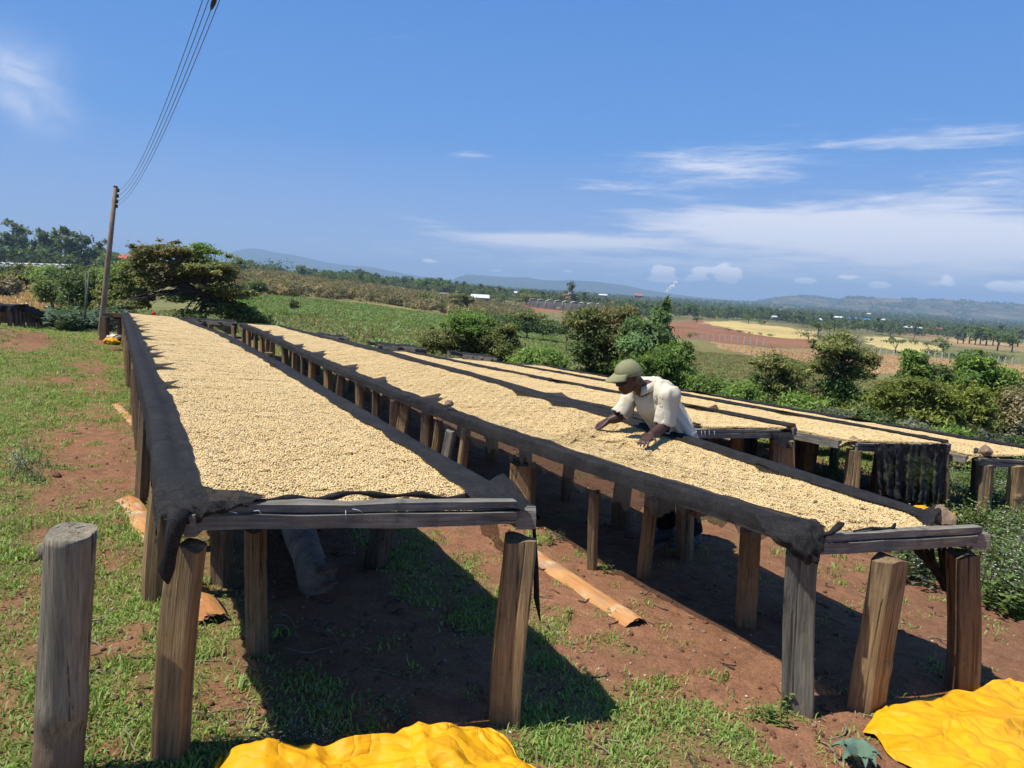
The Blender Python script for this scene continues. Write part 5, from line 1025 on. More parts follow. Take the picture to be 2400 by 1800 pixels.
SCR = [scrub_mesh(1200 + i, c, 620, .085) for i, c in enumerate([DRY, [(.24, .21, .085), (.20, .19, .07)], DRY + OLIVE, OLIVE, [(.28, .23, .12), (.22, .18, .10)]])]
zp = zone_pts(1900, [(530, 630), (700, 640), (900, 655), (1000, 672), (1120, 700), (1230, 718), (1250, 760), (1140, 752), (1000, 730), (860, 708), (700, 695), (560, 690)], 60, 330, 1)
scatter("scrub", SCR, zp, rz_rand(len(zp)), rng.uniform(1.3, 2.7, len(zp)), np.where(rng.random(len(zp)) < .85, rng.integers(0, 3, len(zp)) * 2 % 5, rng.integers(0, 5, len(zp))), label="dry brownish scrub covering the low ridge")
def crop_mesh(seed, cols, n=46, h=.5, w=.28):
    r = np.random.default_rng(seed); p = r.normal(0, .32, (n, 2)); V = []; c = []
    for q in range(n):
        a = r.uniform(0, 6.28); le = r.normal(0, .18, 2); hh = h * r.uniform(.5, 1.2); d = np.array([cos(a), sin(a)]) * w * .12; b0 = np.array([*p[q], 0])
        V += [b0 + [*(-d), 0], b0 + [*d, 0], b0 + [*(le + d * .6), hh], b0 + [*(le - d * .6), hh * .96]]; c += [np.array(cols[r.integers(len(cols))]) * r.uniform(.75, 1.25)] * 4
    return mk_mesh("crop_tuft", V, np.arange(4 * n).reshape(-1, 4), [M_GRASS], np.array(c))
CROP = [crop_mesh(1300 + i, [(.17, .27, .06), (.14, .23, .05), (.20, .30, .08), (.15, .25, .07)], 110, .17, .30) for i in range(3)] + [crop_mesh(1310 + i, [(.27, .23, .10), (.22, .20, .08), (.17, .19, .065)], 90, .20, .22) for i in range(3)]
zp = zone_pts(5200, [(545, 690), (700, 698), (860, 715), (1000, 735), (1150, 755), (1300, 775), (1440, 800), (1300, 830), (1100, 800), (900, 770), (640, 735)], 24, 150, 2)
scatter("crop_rows", CROP, zp, rz_rand(len(zp)), rng.uniform(.8, 1.6, len(zp)), np.where(rng.random(len(zp)) < .8, rng.integers(0, 3, len(zp)), rng.integers(3, 6, len(zp))), label="green crop growing on the sloping field")
zp = zone_pts(4200, [(560, 735), (900, 770), (1200, 800), (1330, 800), (1480, 850), (1420, 930), (1100, 880), (860, 840), (600, 790)], 22, 110, 3)
scatter("dry_grass", CROP, zp, rz_rand(len(zp)), rng.uniform(.7, 1.4, len(zp)), np.where(rng.random(len(zp)) < .5, rng.integers(0, 3, len(zp)), rng.integers(3, 6, len(zp))), label="dry brown grass below the green crop")
zp = zone_pts(900, [(300, 735), (560, 728), (620, 775), (420, 775), (290, 770)], 23, 70, 14)
scatter("rough_grass", CROP, zp, rz_rand(len(zp)), rng.uniform(.5, 1.1, len(zp)), np.where(rng.random(len(zp)) < .6, rng.integers(0, 3, len(zp)), rng.integers(3, 6, len(zp))), label="rough green grass around the foot of the big acacia")
zp = zone_pts(3000, [(1500, 800), (1700, 812), (1990, 870), (2100, 900), (2300, 930), (2300, 990), (1800, 960), (1500, 930)], 20, 120, 4)
scatter("field_grass", CROP, zp, rz_rand(len(zp)), rng.uniform(.5, 1.1, len(zp)), np.where(rng.random(len(zp)) < .22, rng.integers(0, 3, len(zp)), rng.integers(3, 6, len(zp))), label="rough grass on the slope behind the bushes")
STR = [crop_mesh(1320 + i, [(.52, .36, .16), (.40, .27, .12), (.60, .44, .22)], 30, .3, .5) for i in range(3)]
zp = zone_pts(6500, [(-60, 650), (0, 656), (112, 658), (170, 690), (262, 720), (262, 742), (105, 764), (0, 748), (-60, 740)], 26, 160, 5)
scatter("maize_stubble", STR, zp, rz_rand(len(zp), .5), rng.uniform(.45, 1.0, len(zp)), rng.integers(0, 3, len(zp)), label="pale dry maize stubble lying on the left field")
zp = zone_pts(4200, [(1660, 803), (1800, 817), (1960, 824), (2140, 837), (2400, 857), (2420, 890), (2140, 878), (2040, 878), (1860, 848), (1700, 820)], 80, 220, 6)
scatter("straw_litter", STR, zp, rz_rand(len(zp), .8), rng.uniform(.2, .5, len(zp)), rng.integers(0, 3, len(zp)), label="straw strewn over the ploughed red strip")
zp = zone_pts(420, [(140, 634), (330, 640), (330, 652), (140, 652)], 200, 340, 7)
scatter("dry_maize", STR, zp, rz_rand(len(zp), .1), rng.uniform(2.5, 3.6, len(zp)), rng.integers(0, 3, len(zp)), label="stand of dry maize below the skyline trees")

# ------------------------------------------------------------------ grass, weeds, litter on the yard
def grass_tuft(seed, n, h, spread, cols, width=.0028, lie=.5):
    r = np.random.default_rng(seed); V = []; c = []; Fc = []
    for q in range(n):
        a = r.uniform(0, 6.28); p = np.array([*(r.normal(0, spread, 2)), -.004]); hh = h * r.uniform(.4, 1.25); bend = r.uniform(.25, 1.0) * lie; d = np.array([cos(a), sin(a), 0]); sd = np.array([-sin(a), cos(a), 0]) * width * r.uniform(.7, 1.4)
        m = p + d * hh * bend * .45 + np.array([0, 0, hh * .62]); t = p + d * hh * (bend * 1.15) + np.array([0, 0, hh * (1 - .35 * bend)])
        b = len(V); V += [p - sd, p + sd, m + sd * .8, m - sd * .8, t]; Fc += [(b, b + 1, b + 2), (b, b + 2, b + 3), (b + 3, b + 2, b + 4)]
        k = np.array(cols[r.integers(len(cols))]) * r.uniform(.75, 1.3); c += [k] * 5
    return mk_mesh("grass_tuft", np.array(V), np.array(Fc), [M_GRASS], np.array(c))
GC = [(.18, .31, .06), (.22, .35, .075), (.145, .26, .045), (.29, .36, .11)]; GD = GC + [(.40, .33, .15), (.34, .28, .12), (.36, .32, .12), (.32, .31, .10)]
TUFTS = [grass_tuft(1400 + i, 34, .027, .044, GC if i < 3 else GD, .0030, 1.2) for i in range(4)] + [grass_tuft(1410 + i, 26, .05, .030, GC, .0030, .7) for i in range(2)]
def lay_grass():
    r = np.random.default_rng(55); N = 260000
    y = 1.35 * np.exp(r.random(N) * log(24 / 1.35)); u = r.uniform(-60, 2460, N); d0 = np.array([FW + RT * (a - 1200) / F for a in u]); x = d0[:, 0] / d0[:, 1] * y
    # uniform in picture columns and log distance; thin to a bounded ground density
    z = tz(x, y); cov = grass_cover(x, y, z); uu, vv = proj(np.stack([x, y, z], -1))
    keepd = np.clip((y / 9.0) ** 1.0, .35, 1.0)
    k = (r.random(N) < np.clip(cov, 0, 1) * .22 * keepd) & (vv < 1900)
    lat = x * LB[0] + y * LB[1]; s = x * DB[0] + y * DB[1]
    under = ((lat > .3) & (lat < 1.35) & (s > 3)) | ((lat > 2.8) & (lat < 3.6) & (s > 2)); k &= ~(under & (r.random(N) < .88))
    P3 = np.stack([x, y, z], -1)[k]; n = len(P3); sc = r.uniform(.7, 1.35, n) * np.clip(.8 + y[k] * .035, .8, 1.5); idx = np.where(r.random(n) < .9, r.integers(0, 4, n), r.integers(4, 6, n))
    scatter("grass", TUFTS, P3, np.stack([r.normal(0, .12, n), r.normal(0, .12, n), r.uniform(0, 6.28, n)], 1), sc, idx, label="short patchy grass on the red earth of the yard"); return n
NG = lay_grass()
def weed_mesh(seed, n, h, cols, leaf=.05, flowers=0):
    r = np.random.default_rng(seed); V = []; c = []; Fc = []
    def quad(p, d, sd, col): b = len(V); V.extend([p, p + d * .5 + sd, p + d, p + d * .5 - sd]); c.extend([np.array(col)] * 4); Fc.append((b, b + 1, b + 2, b + 3))
    for q in range(n):
        st = np.array([*(r.normal(0, .07, 2)), 0]); ln = np.array([*(r.normal(0, .16, 2)), 1.0]) * h * r.uniform(.5, 1.1); m = 7
        sdv = np.array([.002, .001, 0]); b = len(V); V.extend([st - sdv, st + sdv, st + ln + sdv, st + ln - sdv]); c.extend([np.array((.10, .13, .04))] * 4); Fc.append((b, b + 1, b + 2, b + 3))
        for w in range(m):
            t = (w + .6) / m; a = w * 2.4 + r.uniform(0, 1); d = np.array([cos(a), sin(a), r.uniform(-.1, .5)]) * leaf * r.uniform(.7, 1.3) * (1.1 - .4 * t); sd = np.array([-sin(a), cos(a), r.normal(0, .2)]) * leaf * .22
            quad(st + ln * t, d, sd, np.array(cols[r.integers(len(cols))]) * r.uniform(.8, 1.25))
        for f in range(flowers):
            p = st + ln * r.uniform(.85, 1.05) + r.normal(0, .025, 3)
            for a in (0, 1.57): quad(p - np.array([cos(a), sin(a), 0]) * .006, np.array([cos(a), sin(a), 0]) * .012, np.array([-sin(a), cos(a), .2]) * .005, (.8, .8, .8))
    return mk_mesh("weed", np.array(V), np.array(Fc), [M_GRASS], np.array(c))
WEEDS = [weed_mesh(1500 + i, 9, .30, GREEN + BRIGHT[:2], .055, 1) for i in range(3)] + [weed_mesh(1510 + i, 7, .20, BRIGHT, .07, 0) for i in range(2)] + [weed_mesh(1520 + i, 10, .26, GREY, .05, 1) for i in range(2)]
def patch_pts(poly, n, seed, y1=14):
    r = np.random.default_rng(seed); o = []; us = [p[0] for p in poly]; vs = [p[1] for p in poly]
    while len(o) < n:
        u = r.uniform(min(us), max(us)); v = r.uniform(min(vs), max(vs))
        if inpoly(np.array([u]), np.array([v]), poly)[0]: o.append(on_ground(u, v, 1.2, y1))
    return o
wp = patch_pts([(2310, 1180), (2440, 1150), (2440, 1430), (2330, 1440), (2300, 1330)], 190, 1) + patch_pts([(2100, 1300), (2200, 1290), (2230, 1370), (2120, 1370)], 30, 2) + patch_pts([(2140, 1180), (2400, 1190), (2400, 1290), (2150, 1250)], 110, 3) + patch_pts([(1730, 1090), (2400, 1130), (2400, 1190), (1760, 1140)], 120, 4)
n1 = len(wp); wp += patch_pts([(2060, 1070), (2400, 1080), (2400, 1120), (2060, 1110)], 40, 6)
wi = rng.integers(0, 7, len(wp)); 
scatter("weeds", WEEDS, wp, rz_rand(len(wp), .15), rng.uniform(.7, 1.25, len(wp)), wi, label="leafy weeds with small white flowers beside the far beds")
wp = [on_ground(u, v, 1.2, 26) for u, v in [(70, 1085), (55, 1100), (90, 1095), (40, 1120), (110, 1115), (75, 1130), (60, 1060), (290, 935), (296, 965), (284, 905), (770, 930), (790, 945), (1180, 1225), (1205, 1200), (1300, 1270), (1320, 1265), (760, 1165), (1280, 1275), (700, 1740), (760, 1745), (870, 1715), (940, 1700), (620, 1775), (1830, 1690), (1790, 1690), (1420, 1340), (0, 770), (15, 772), (30, 780), (8, 785), (45, 790), (20, 800), (60, 770), (5, 800), (35, 808)]]
scatter("weeds", WEEDS[3:], wp, rz_rand(len(wp), .2), rng.uniform(.35, .75, len(wp)) * np.where(np.arange(len(wp)) < 7, 1.1, .8) , rng.integers(0, 4, len(wp)), label="single weeds sprouting in the trodden yard")
KALE = [weed_mesh(1530 + i, 8, .55, [(.09, .15, .085), (.12, .18, .11), (.07, .125, .07)], .20, 0) for i in range(3)]
kp = zone_pts(260, [(100, 768), (160, 752), (262, 752), (300, 762), (300, 778), (150, 782)], 22, 33, 11)
scatter("bean_plants", KALE, kp, rz_rand(len(kp), .1), rng.uniform(.8, 1.5, len(kp)), rng.integers(0, 3, len(kp)), label="grey green leafy crop between the yard and the stubble field")
# twigs, chips and pebbles
def litter():
    r = np.random.default_rng(77); TW = []
    for i in range(4):
        mb = MB(); L_ = [.16, .10, .22, .07][i]; pts = [(-L_ / 2 + L_ * t, .02 * sin(t * 5 + i), .006 + .004 * sin(t * 9)) for t in np.linspace(0, 1, 6)]; mb.tube(pts, [.0035, .004, .004, .0035, .003, .002], 5); TW.append(mb.mesh("twig", [[M_PALETRUNK, M_TRUNK][i % 2]], True))
    for i in range(3):
        mb = MB(); mb.ell((0, 0, .004), (.014, .010, .008), 7, 5); mb.v = [tuple(np.array(p) * (1 + .25 * (random.random() - .5))) for p in mb.v]; TW.append(mb.mesh("pebble", [[M_STONE, M_STONER, M_STONER][i]], True))
    for i in range(1):
        mb = MB(); mb.ell((0, 0, .004), (.006, .0042, .0035), 7, 5); TW.append(mb.mesh("spilt_bean", [M_WHITEP], True))
    N = 2600; u = r.uniform(-20, 2420, N); y = 1.5 * np.exp(r.random(N) * log(14 / 1.5)); d0 = np.array([FW + RT * (a - 1200) / F for a in u]); x = d0[:, 0] / d0[:, 1] * y; z = tz(x, y)
    idx = r.choice(8, N, p=[.07, .09, .04, .08, .16, .2, .2, .16]); lat = x * LB[0] + y * LB[1]; k = (lat < 5.5); n = int(k.sum())
    scatter("litter", TW, np.stack([x, y, z], -1)[k], np.stack([r.normal(0, .1, n), r.normal(0, .1, n), r.uniform(0, 6.28, n)], 1), r.uniform(.5, 1.3, n), idx[k], label="twigs, pebbles and spilt beans strewn over the bare earth")
litter()

# ------------------------------------------------------------------ single things in the yard
def blob_mesh(name, mb, voxel, mats, smooth_it=3, keep=True):
    """Union of the shapes in mb as one continuous skin."""
    me = mb.mesh("tmp"); o = bpy.data.objects.new("tmp", me); COL.objects.link(o)
    m = o.modifiers.new("r", 'REMESH'); m.mode = 'VOXEL'; m.voxel_size = voxel; m.use_smooth_shade = True
    if smooth_it: q = o.modifiers.new("s", 'SMOOTH'); q.iterations = smooth_it; q.factor = .5
    bpy.context.view_layer.update(); dg = bpy.context.evaluated_depsgraph_get(); out = bpy.data.meshes.new_from_object(o.evaluated_get(dg), preserve_all_data_layers=False, depsgraph=dg)
    bpy.data.objects.remove(o); bpy.data.meshes.remove(me); out.name = name; out.materials.clear()
    for k in mats: out.materials.append(k)
    return out
def px_len(px, y): return px * y / .985 / F

# cut round post at the left front: axe cut, slanting top, knot
def stump():
    y = 2.12; b = on_ground(128, 1830, 1.2, 6); top = P(166, 1246, y); bot = P(132, 1840, y); root = thing("cut_post", "thick round grey post with slanting sawn top standing alone at the left front", "post", (bot[0], bot[1], TZ(bot[0], bot[1])))
    w = px_len(109, y) / 2; n = 64; nz = 30; V = []; r = np.random.default_rng(5)
    for i in range(nz):
        t = i / (nz - 1); c = bot * (1 - t) + top * t
        for q in range(n):
            a = 2 * pi * q / n; rr = w * (1.06 - .06 * t) * (1 + .04 * sin(a * 3 + 1) + .03 * float(fbm(a * 14, t * 1.2, 61, 3)) + .04 * float(fbm(a * 2, t * 5, 62, 3))) * (1 - .10 * max(0, 1 - abs(a - 4.3 - .2 * t) * 16) * (t > .35) - .08 * max(0, 1 - abs(a - 5.2 + .15 * t) * 18) * (t < .7)) + .012 * exp(-((t - .32) / .07) ** 2) * max(0, cos(a + .7)) - .012 * exp(-((t - .22) / .05) ** 2) * max(0, cos(a + 1.2))
            zz = c[2] + (t == 1) * (.010 * cos(a - 1.6) + .004 * sin(3 * a))
            V.append((c[0] + cos(a) * rr, c[1] + sin(a) * rr * .95, zz))
    for q in range(n): V.append(tuple(np.array(V[(nz - 1) * n + q]) * .5 + (top + np.array([0, 0, .004 - .003 * (q in (5, 22, 41))])) * .5))
    V.append(tuple(top + np.array([0, 0, .006])))
    Fs = [(i * n + q, i * n + (q + 1) % n, (i + 1) * n + (q + 1) % n, (i + 1) * n + q) for i in range(nz) for q in range(n)] + [(nz * n + q, nz * n + (q + 1) % n, (nz + 1) * n) for q in range(n)]
    mb = MB(); mb.add(local(root, V), Fs); me = mb.mesh("shaft", [M_POSTG], False); me.polygons.foreach_set("use_smooth", [p.index < (nz - 1) * n for p in me.polygons]); obj("shaft", me, root)
    mb = MB(); k = P(104, 1292, y - .02); mb.ell(local(root, k), (.020, .018, .030), 10, 7); obj("branch_stub", mb.mesh("branch_stub", [M_POSTG], True), root)
stump()

# curled bark slabs lying on the ground
def slab(name, label, a, b, wid, seed, curl=1.5, lift=0.0, thick=.014):
    a = np.asarray(a, float); b = np.asarray(b, float); d = b - a; Lg = np.linalg.norm(d); d /= Lg; side = np.cross([0, 0, 1], d); side /= np.linalg.norm(side); upv = np.cross(d, side); r = np.random.default_rng(seed)
    root = thing(name, label, "bark slab", a); nL, nW = 26, 11; V = []
    R_ = wid / (2 * sin(curl / 2)) if curl > .05 else 10
    for lay in (0, 1):
        for i in range(nL):
            t = i / (nL - 1); wv = 1 + .12 * fbm(t * 4, .5, seed) - .25 * max(0, .12 - t) / .12 * r.random()
            for j in range(nW):
                q = (j / (nW - 1) - .5) * curl * wv; rr = R_ - lay * thick; e = r.normal(0, .006) if j in (0, nW - 1) else 0
                p = a + d * (Lg * t + (r.normal(0, .012) if i in (0, nL - 1) else 0)) + side * (sin(q) * rr + e) + upv * ((cos(q) - cos(curl / 2)) * rr + lift + .006 + .01 * fbm(t * 5, j * .5, seed + 1)); V.append(p)
    Fs = []; mi = []
    for lay in (0, 1):
        o_ = lay * nL * nW
        for i in range(nL - 1):
            for j in range(nW - 1):
                f = (o_ + i * nW + j, o_ + (i + 1) * nW + j, o_ + (i + 1) * nW + j + 1, o_ + i * nW + j + 1); Fs.append(f if lay == 0 else f[::-1]); mi.append(lay)
    o_ = nL * nW
    for i in range(nL - 1):
        for j in (0, nW - 1): Fs.append((i * nW + j, (i + 1) * nW + j, o_ + (i + 1) * nW + j, o_ + i * nW + j)); mi.append(1)
    for j in range(nW - 1):
        for i in (0, nL - 1): Fs.append((i * nW + j, i * nW + j + 1, o_ + i * nW + j + 1, o_ + i * nW + j)); mi.append(1)
    # own frame: x along the slab
    Rm = Matrix((tuple(d), tuple(side), tuple(upv))); me = bpy.data.meshes.new("bark"); me.from_pydata([tuple(Rm @ Vector(p - a)) for p in V], [], Fs); me.materials.append(M_SLAB); me.materials.append(M_SLABIN); me.polygons.foreach_set("material_index", mi); me.polygons.foreach_set("use_smooth", [True] * len(Fs)); me.update()
    o = obj("bark", me, root); o.matrix_local = Matrix(((d[0], side[0], upv[0], 0), (d[1], side[1], upv[1], 0), (d[2], side[2], upv[2], 0), (0, 0, 0, 1)))
def gp(u, v, up=0.0): p = on_ground(u, v, 1.2, 30); return p + np.array([0, 0, up])
slab("bark_slab", "long curled orange bark slab lying on the earth between the two front beds", gp(1215, 1280), gp(1492, 1466), .16, 1, 1.7)
slab("bark_slab", "short pale orange bark slab sticking out left of the nearest bed", gp(272, 952), gp(330, 1012), .11, 2, .8, .02)
slab("bark_slab", "reddish bark slab under the left front corner, its end showing by the corner post", gp(300, 1175), gp(500, 1462), .16, 3, 1.5, .01)
# bark covered log in the shade under the nearest bed
def log():
    a = gp(690, 1245, .09); b = gp(742, 1395, .09); root = thing("fallen_log", "flaking bark covered log lying in the shade under the nearest bed", "log", a); mb = MB(); pts = [a + (b - a) * t - a for t in np.linspace(0, 1, 12)]
    mb.tube(pts, [.10 + .008 * sin(i * .6) for i in range(12)], 20, wob=.05); obj("trunk", mb.mesh("trunk", [M_BARKLOG], True), root)
    mb = MB()
    for (t, q, l) in [(.2, .6, .3), (.65, -.3, .26), (.95, .9, .22), (.9, -.6, .2)]:
        c = (b - a) * t; s_ = np.array([cos(q) * .1, -.02, sin(q) * .07 + .02]); mb.box(c + s_, (.05, 0, .01), (b - a) / np.linalg.norm(b - a) * l * .5, (.004, 0, .008))
    obj("loose_bark", mb.mesh("loose_bark", [M_SLABIN]), root)
log()
def rock(name, label, c, r, mat, seed):
    bm = bmesh.new(); bmesh.ops.create_icosphere(bm, subdivisions=3, radius=1.0)
    for v in bm.verts:
        p = v.co; n_ = 1 + .60 * float(fbm(p.x * 1.3 + 3, p.y * 1.3 + p.z * 1.1, seed, 4)) * 2
        for cx, cy, cz, ct in ((.8, .3, .5, .72), (-.6, -.5, .6, .70), (.1, -.9, .3, .76), (-.3, .5, .8, .74)):
            dd = p.x * cx + p.y * cy + p.z * cz
            if dd * n_ > ct: n_ = ct / dd
        v.co = Vector((p.x * n_ * r[0], p.y * n_ * r[1], max(-.75, p.z * n_) * r[2]))
    me = bpy.data.meshes.new(name); bm.to_mesh(me); bm.free(); me.materials.append(mat); o = obj(name, me, None, c); o.rotation_euler = (0, 0, seed); return tag(o, label, "stone")
def on_bed(b, u, v):
    d = ray(u, v); lo, hi = 1.0, 30.0
    ys = np.linspace(1.5, 25, 3000); p = EYE + d * (ys / d[1])[:, None]; k = p[:, 2] < bed_z(b, np.clip(p[:, :2] @ LB, b.la, b.lb), p[:, :2] @ DB); return p[int(np.argmax(k))]
p = on_bed(B4, 1673, 963); rock("stone", "reddish brown stone lying on the beans right of the man", p + np.array([0, 0, .02]), (.07, .06, .06), M_STONER, 1)
p = P(2001, 1031, 6.78); rock("stone", "flat brown stone on the corner of the bed with the draped net", p, (.075, .055, .035), M_STONE, 2)
p = P(2310, 1056, 7.12); rock("stone", "tall greyish stone pinning the net on the outermost bed's corner", p, (.055, .05, .06), M_STONE, 3)
p = P(2208, 1212, 3.55); rock("stone", "brown rock half wrapped in net at the right corner of the picker's bed", p + np.array([0, 0, 0]), (.062, .06, .065), M_STONE, 4)
cloth(r2, "corner_net", patch_px([[(2130, 1212, 3.7), (2140, 1222, 3.6), (2160, 1232, 3.5)], [(2168, 1188, 3.6), (2180, 1192, 3.48), (2172, 1226, 3.42)], [(2200, 1180, 3.62), (2212, 1184, 3.48), (2196, 1222, 3.42)], [(2212, 1184, 3.62), (2216, 1190, 3.52), (2178, 1236, 3.42)]]), 16, 12, M_NET, 45, .01)
p = on_bed(B2, 1172, 946); rock("stone", "netted stone on the edge of the picker's bed, far left of him", BP(2.68, p[:2] @ DB, p[2] + .02), (.05, .05, .04), M_STONE, 6)
rock("stone", "dark stone in the grass below the orange bark slab", gp(1282, 1478, .01), (.035, .022, .018), M_TRUNK, 8)
rock("stone", "small red stone on the bare patch at the left", gp(135, 1118, .012), (.035, .03, .03), M_STONER, 9)
rock("clod", "lump of red earth at the far foot of the nearest bed's net", gp(272, 822, .02), (.14, .10, .06), M_STONER, 10)

# yellow tarpaulins, folded and creased
def tri(x): return np.abs((x % 1.0) * 2 - 1)
def tarp(label, outline, seed, hgt, mat=None, n=260, m=130, pleat=(.3, 2.2)):
    """A heap of folded sheet: outline on the ground from picture points, domed, with sharp pleats and creases running across it."""
    pts = np.array([gp(u, v)[:2] for u, v in outline]); c = pts.mean(0); root = thing("tarpaulin", label, "tarpaulin", (c[0], c[1], TZ(*c)))
    per = np.concatenate([pts, pts[:1]]); sl_ = np.cumsum([0] + [np.linalg.norm(per[i + 1] - per[i]) for i in range(len(pts))]); tt = np.linspace(0, sl_[-1], n, endpoint=False); ring = np.stack([np.interp(tt, sl_, per[:, 0]), np.interp(tt, sl_, per[:, 1])], 1)
    ring += np.stack([fbm(tt * 5, .3, seed + 8, 3), fbm(tt * 5, 4.3, seed + 9, 3)], 1) * .10
    T = np.linspace(0, 1, m)[:, None, None] ** 1.15; XY = ring[None] * (1 - T) + c * T; x = XY[..., 0].ravel(); y = XY[..., 1].ravel(); t = np.repeat(np.linspace(0, 1, m) ** 1.15, n)
    prof = 1 - (1 - np.clip(t * 3.2, 0, 1)) ** 2.6
    wx = x + .22 * fbm(x * 2.2, y * 2.2, seed, 3); wy = y + .22 * fbm(x * 2.2, y * 2.2, seed + 1, 3); f = 0
    for a, fr, am in ((pleat[0], pleat[1], .42), (pleat[0] + 1.2, 1.7, .30), (pleat[0] - .7, 3.6, .20), (pleat[0] + .5, 6.3, .13), (2.1, 9.0, .08)):
        p = (wx * cos(a) + wy * sin(a)) * fr + seed; f = f + am * tri(p + .25 * fbm(x * 3, y * 3, seed + 2, 2)) * (0.35 + 1.3 * np.clip(fbm(x * 1.8, y * 1.8, seed + int(fr * 10), 2) + .5, 0, 1))
    for q_, (a, fr) in enumerate(((pleat[0] + .35, 1.9), (pleat[0] - .5, 2.6), (pleat[0] + 1.5, 2.3), (pleat[0] + .9, 4.1))):
        p = (x * cos(a) + y * sin(a)) * fr + 1.7 * q_ + .35 * fbm(x * 1.6, y * 1.6, seed + 20 + q_, 3); f = f + .30 * np.clip(1 - np.abs((p % 1.0) - .5) * 9, 0, 1) * np.clip(fbm(x * 2.2, y * 2.2, seed + 30 + q_, 2) * 4 + .3, 0, 1)
    lip = .018 * np.sin(tt * 9 + seed)[None, :] * (np.linspace(0, 1, m) < .06)[:, None]
    for q_, (a, fr) in enumerate(((.2, 7.3), (1.1, 9.7), (2.3, 8.1), (1.7, 13.0))):
        p = (wx * cos(a) + wy * sin(a)) * fr + q_ + .6 * fbm(x * 4, y * 4, seed + 40 + q_, 2); f = f + .16 * tri(p) * np.clip(fbm(x * 2.6, y * 2.6, seed + 50 + q_, 2) * 5 + .2, 0, 1)
    z = tz(x, y) + .005 + hgt * prof * (.30 + .85 * f) + np.abs(lip.ravel()) + .012 * fbm(x * 11, y * 11, seed + 4, 3) * np.clip(t * 6, 0, 1)
    V = np.stack([x, y, z], 1); k = np.arange(m - 1)[:, None] * n; q = np.arange(n)[None]; Fq = np.stack([k + q, k + (q + 1) % n, k + n + (q + 1) % n, k + n + q], -1).reshape(-1, 4)
    obj("sheet", mk_mesh("sheet", local(root, V), Fq, [mat or M_TARP], None, True), root)
    return root
tarp("crumpled yellow tarpaulin lying in front of the nearest bed, bottom centre", [(500, 1812), (640, 1790), (760, 1762), (820, 1766), (960, 1742), (1060, 1728), (1150, 1725), (1185, 1740), (1215, 1770), (1260, 1830), (1250, 1950), (1000, 2100), (600, 2100), (420, 1950)], 11, .085, pleat=(.9, 2.4))
tarp("crumpled yellow tarpaulin spread before the picker's bed, bottom right corner", [(2020, 1722), (2060, 1690), (2120, 1660), (2230, 1640), (2290, 1622), (2370, 1615), (2480, 1600), (2700, 1650), (2750, 1900), (2400, 1990), (2150, 1830), (2070, 1770)], 12, .075, pleat=(-.5, 2.0))
# spiky leaved thistle at the bottom edge by the right tarpaulin
def thistle():
    c = gp(2010, 1800, .0); root = thing("thistle", "blue green thistle with lobed leaves at the bottom edge left of the tarpaulin", "plant", c); r = np.random.default_rng(8)
    for q in range(8):
        a = q * 2.4 + .3; L_ = .085 * r.uniform(.8, 1.2); V = []; d = np.array([cos(a), sin(a), 0]); sd = np.array([-sin(a), cos(a), 0]); K = 9
        for k in range(K):
            t = k / (K - 1); w = (.028 * sin(pi * min(1, t * 1.0 + .08)) + .004) * (1.25 if k % 2 else .7); z = .09 * sin(t * 2.2) - .02 * t
            for e in (-1, 0, 1): V.append(d * L_ * t + sd * w * e + np.array([0, 0, z + .012 * abs(e)]))
        mb = MB(); mb.add(V, [(k * 3 + j, k * 3 + j + 1, k * 3 + 4 + j, k * 3 + 3 + j) for k in range(K - 1) for j in range(2)]); obj("leaf", mb.mesh("leaf", [M_THIS], True), root)
M_THIS = simple("thistle_leaf", (.12, .19, .13), .7, .15, 20)
thistle()

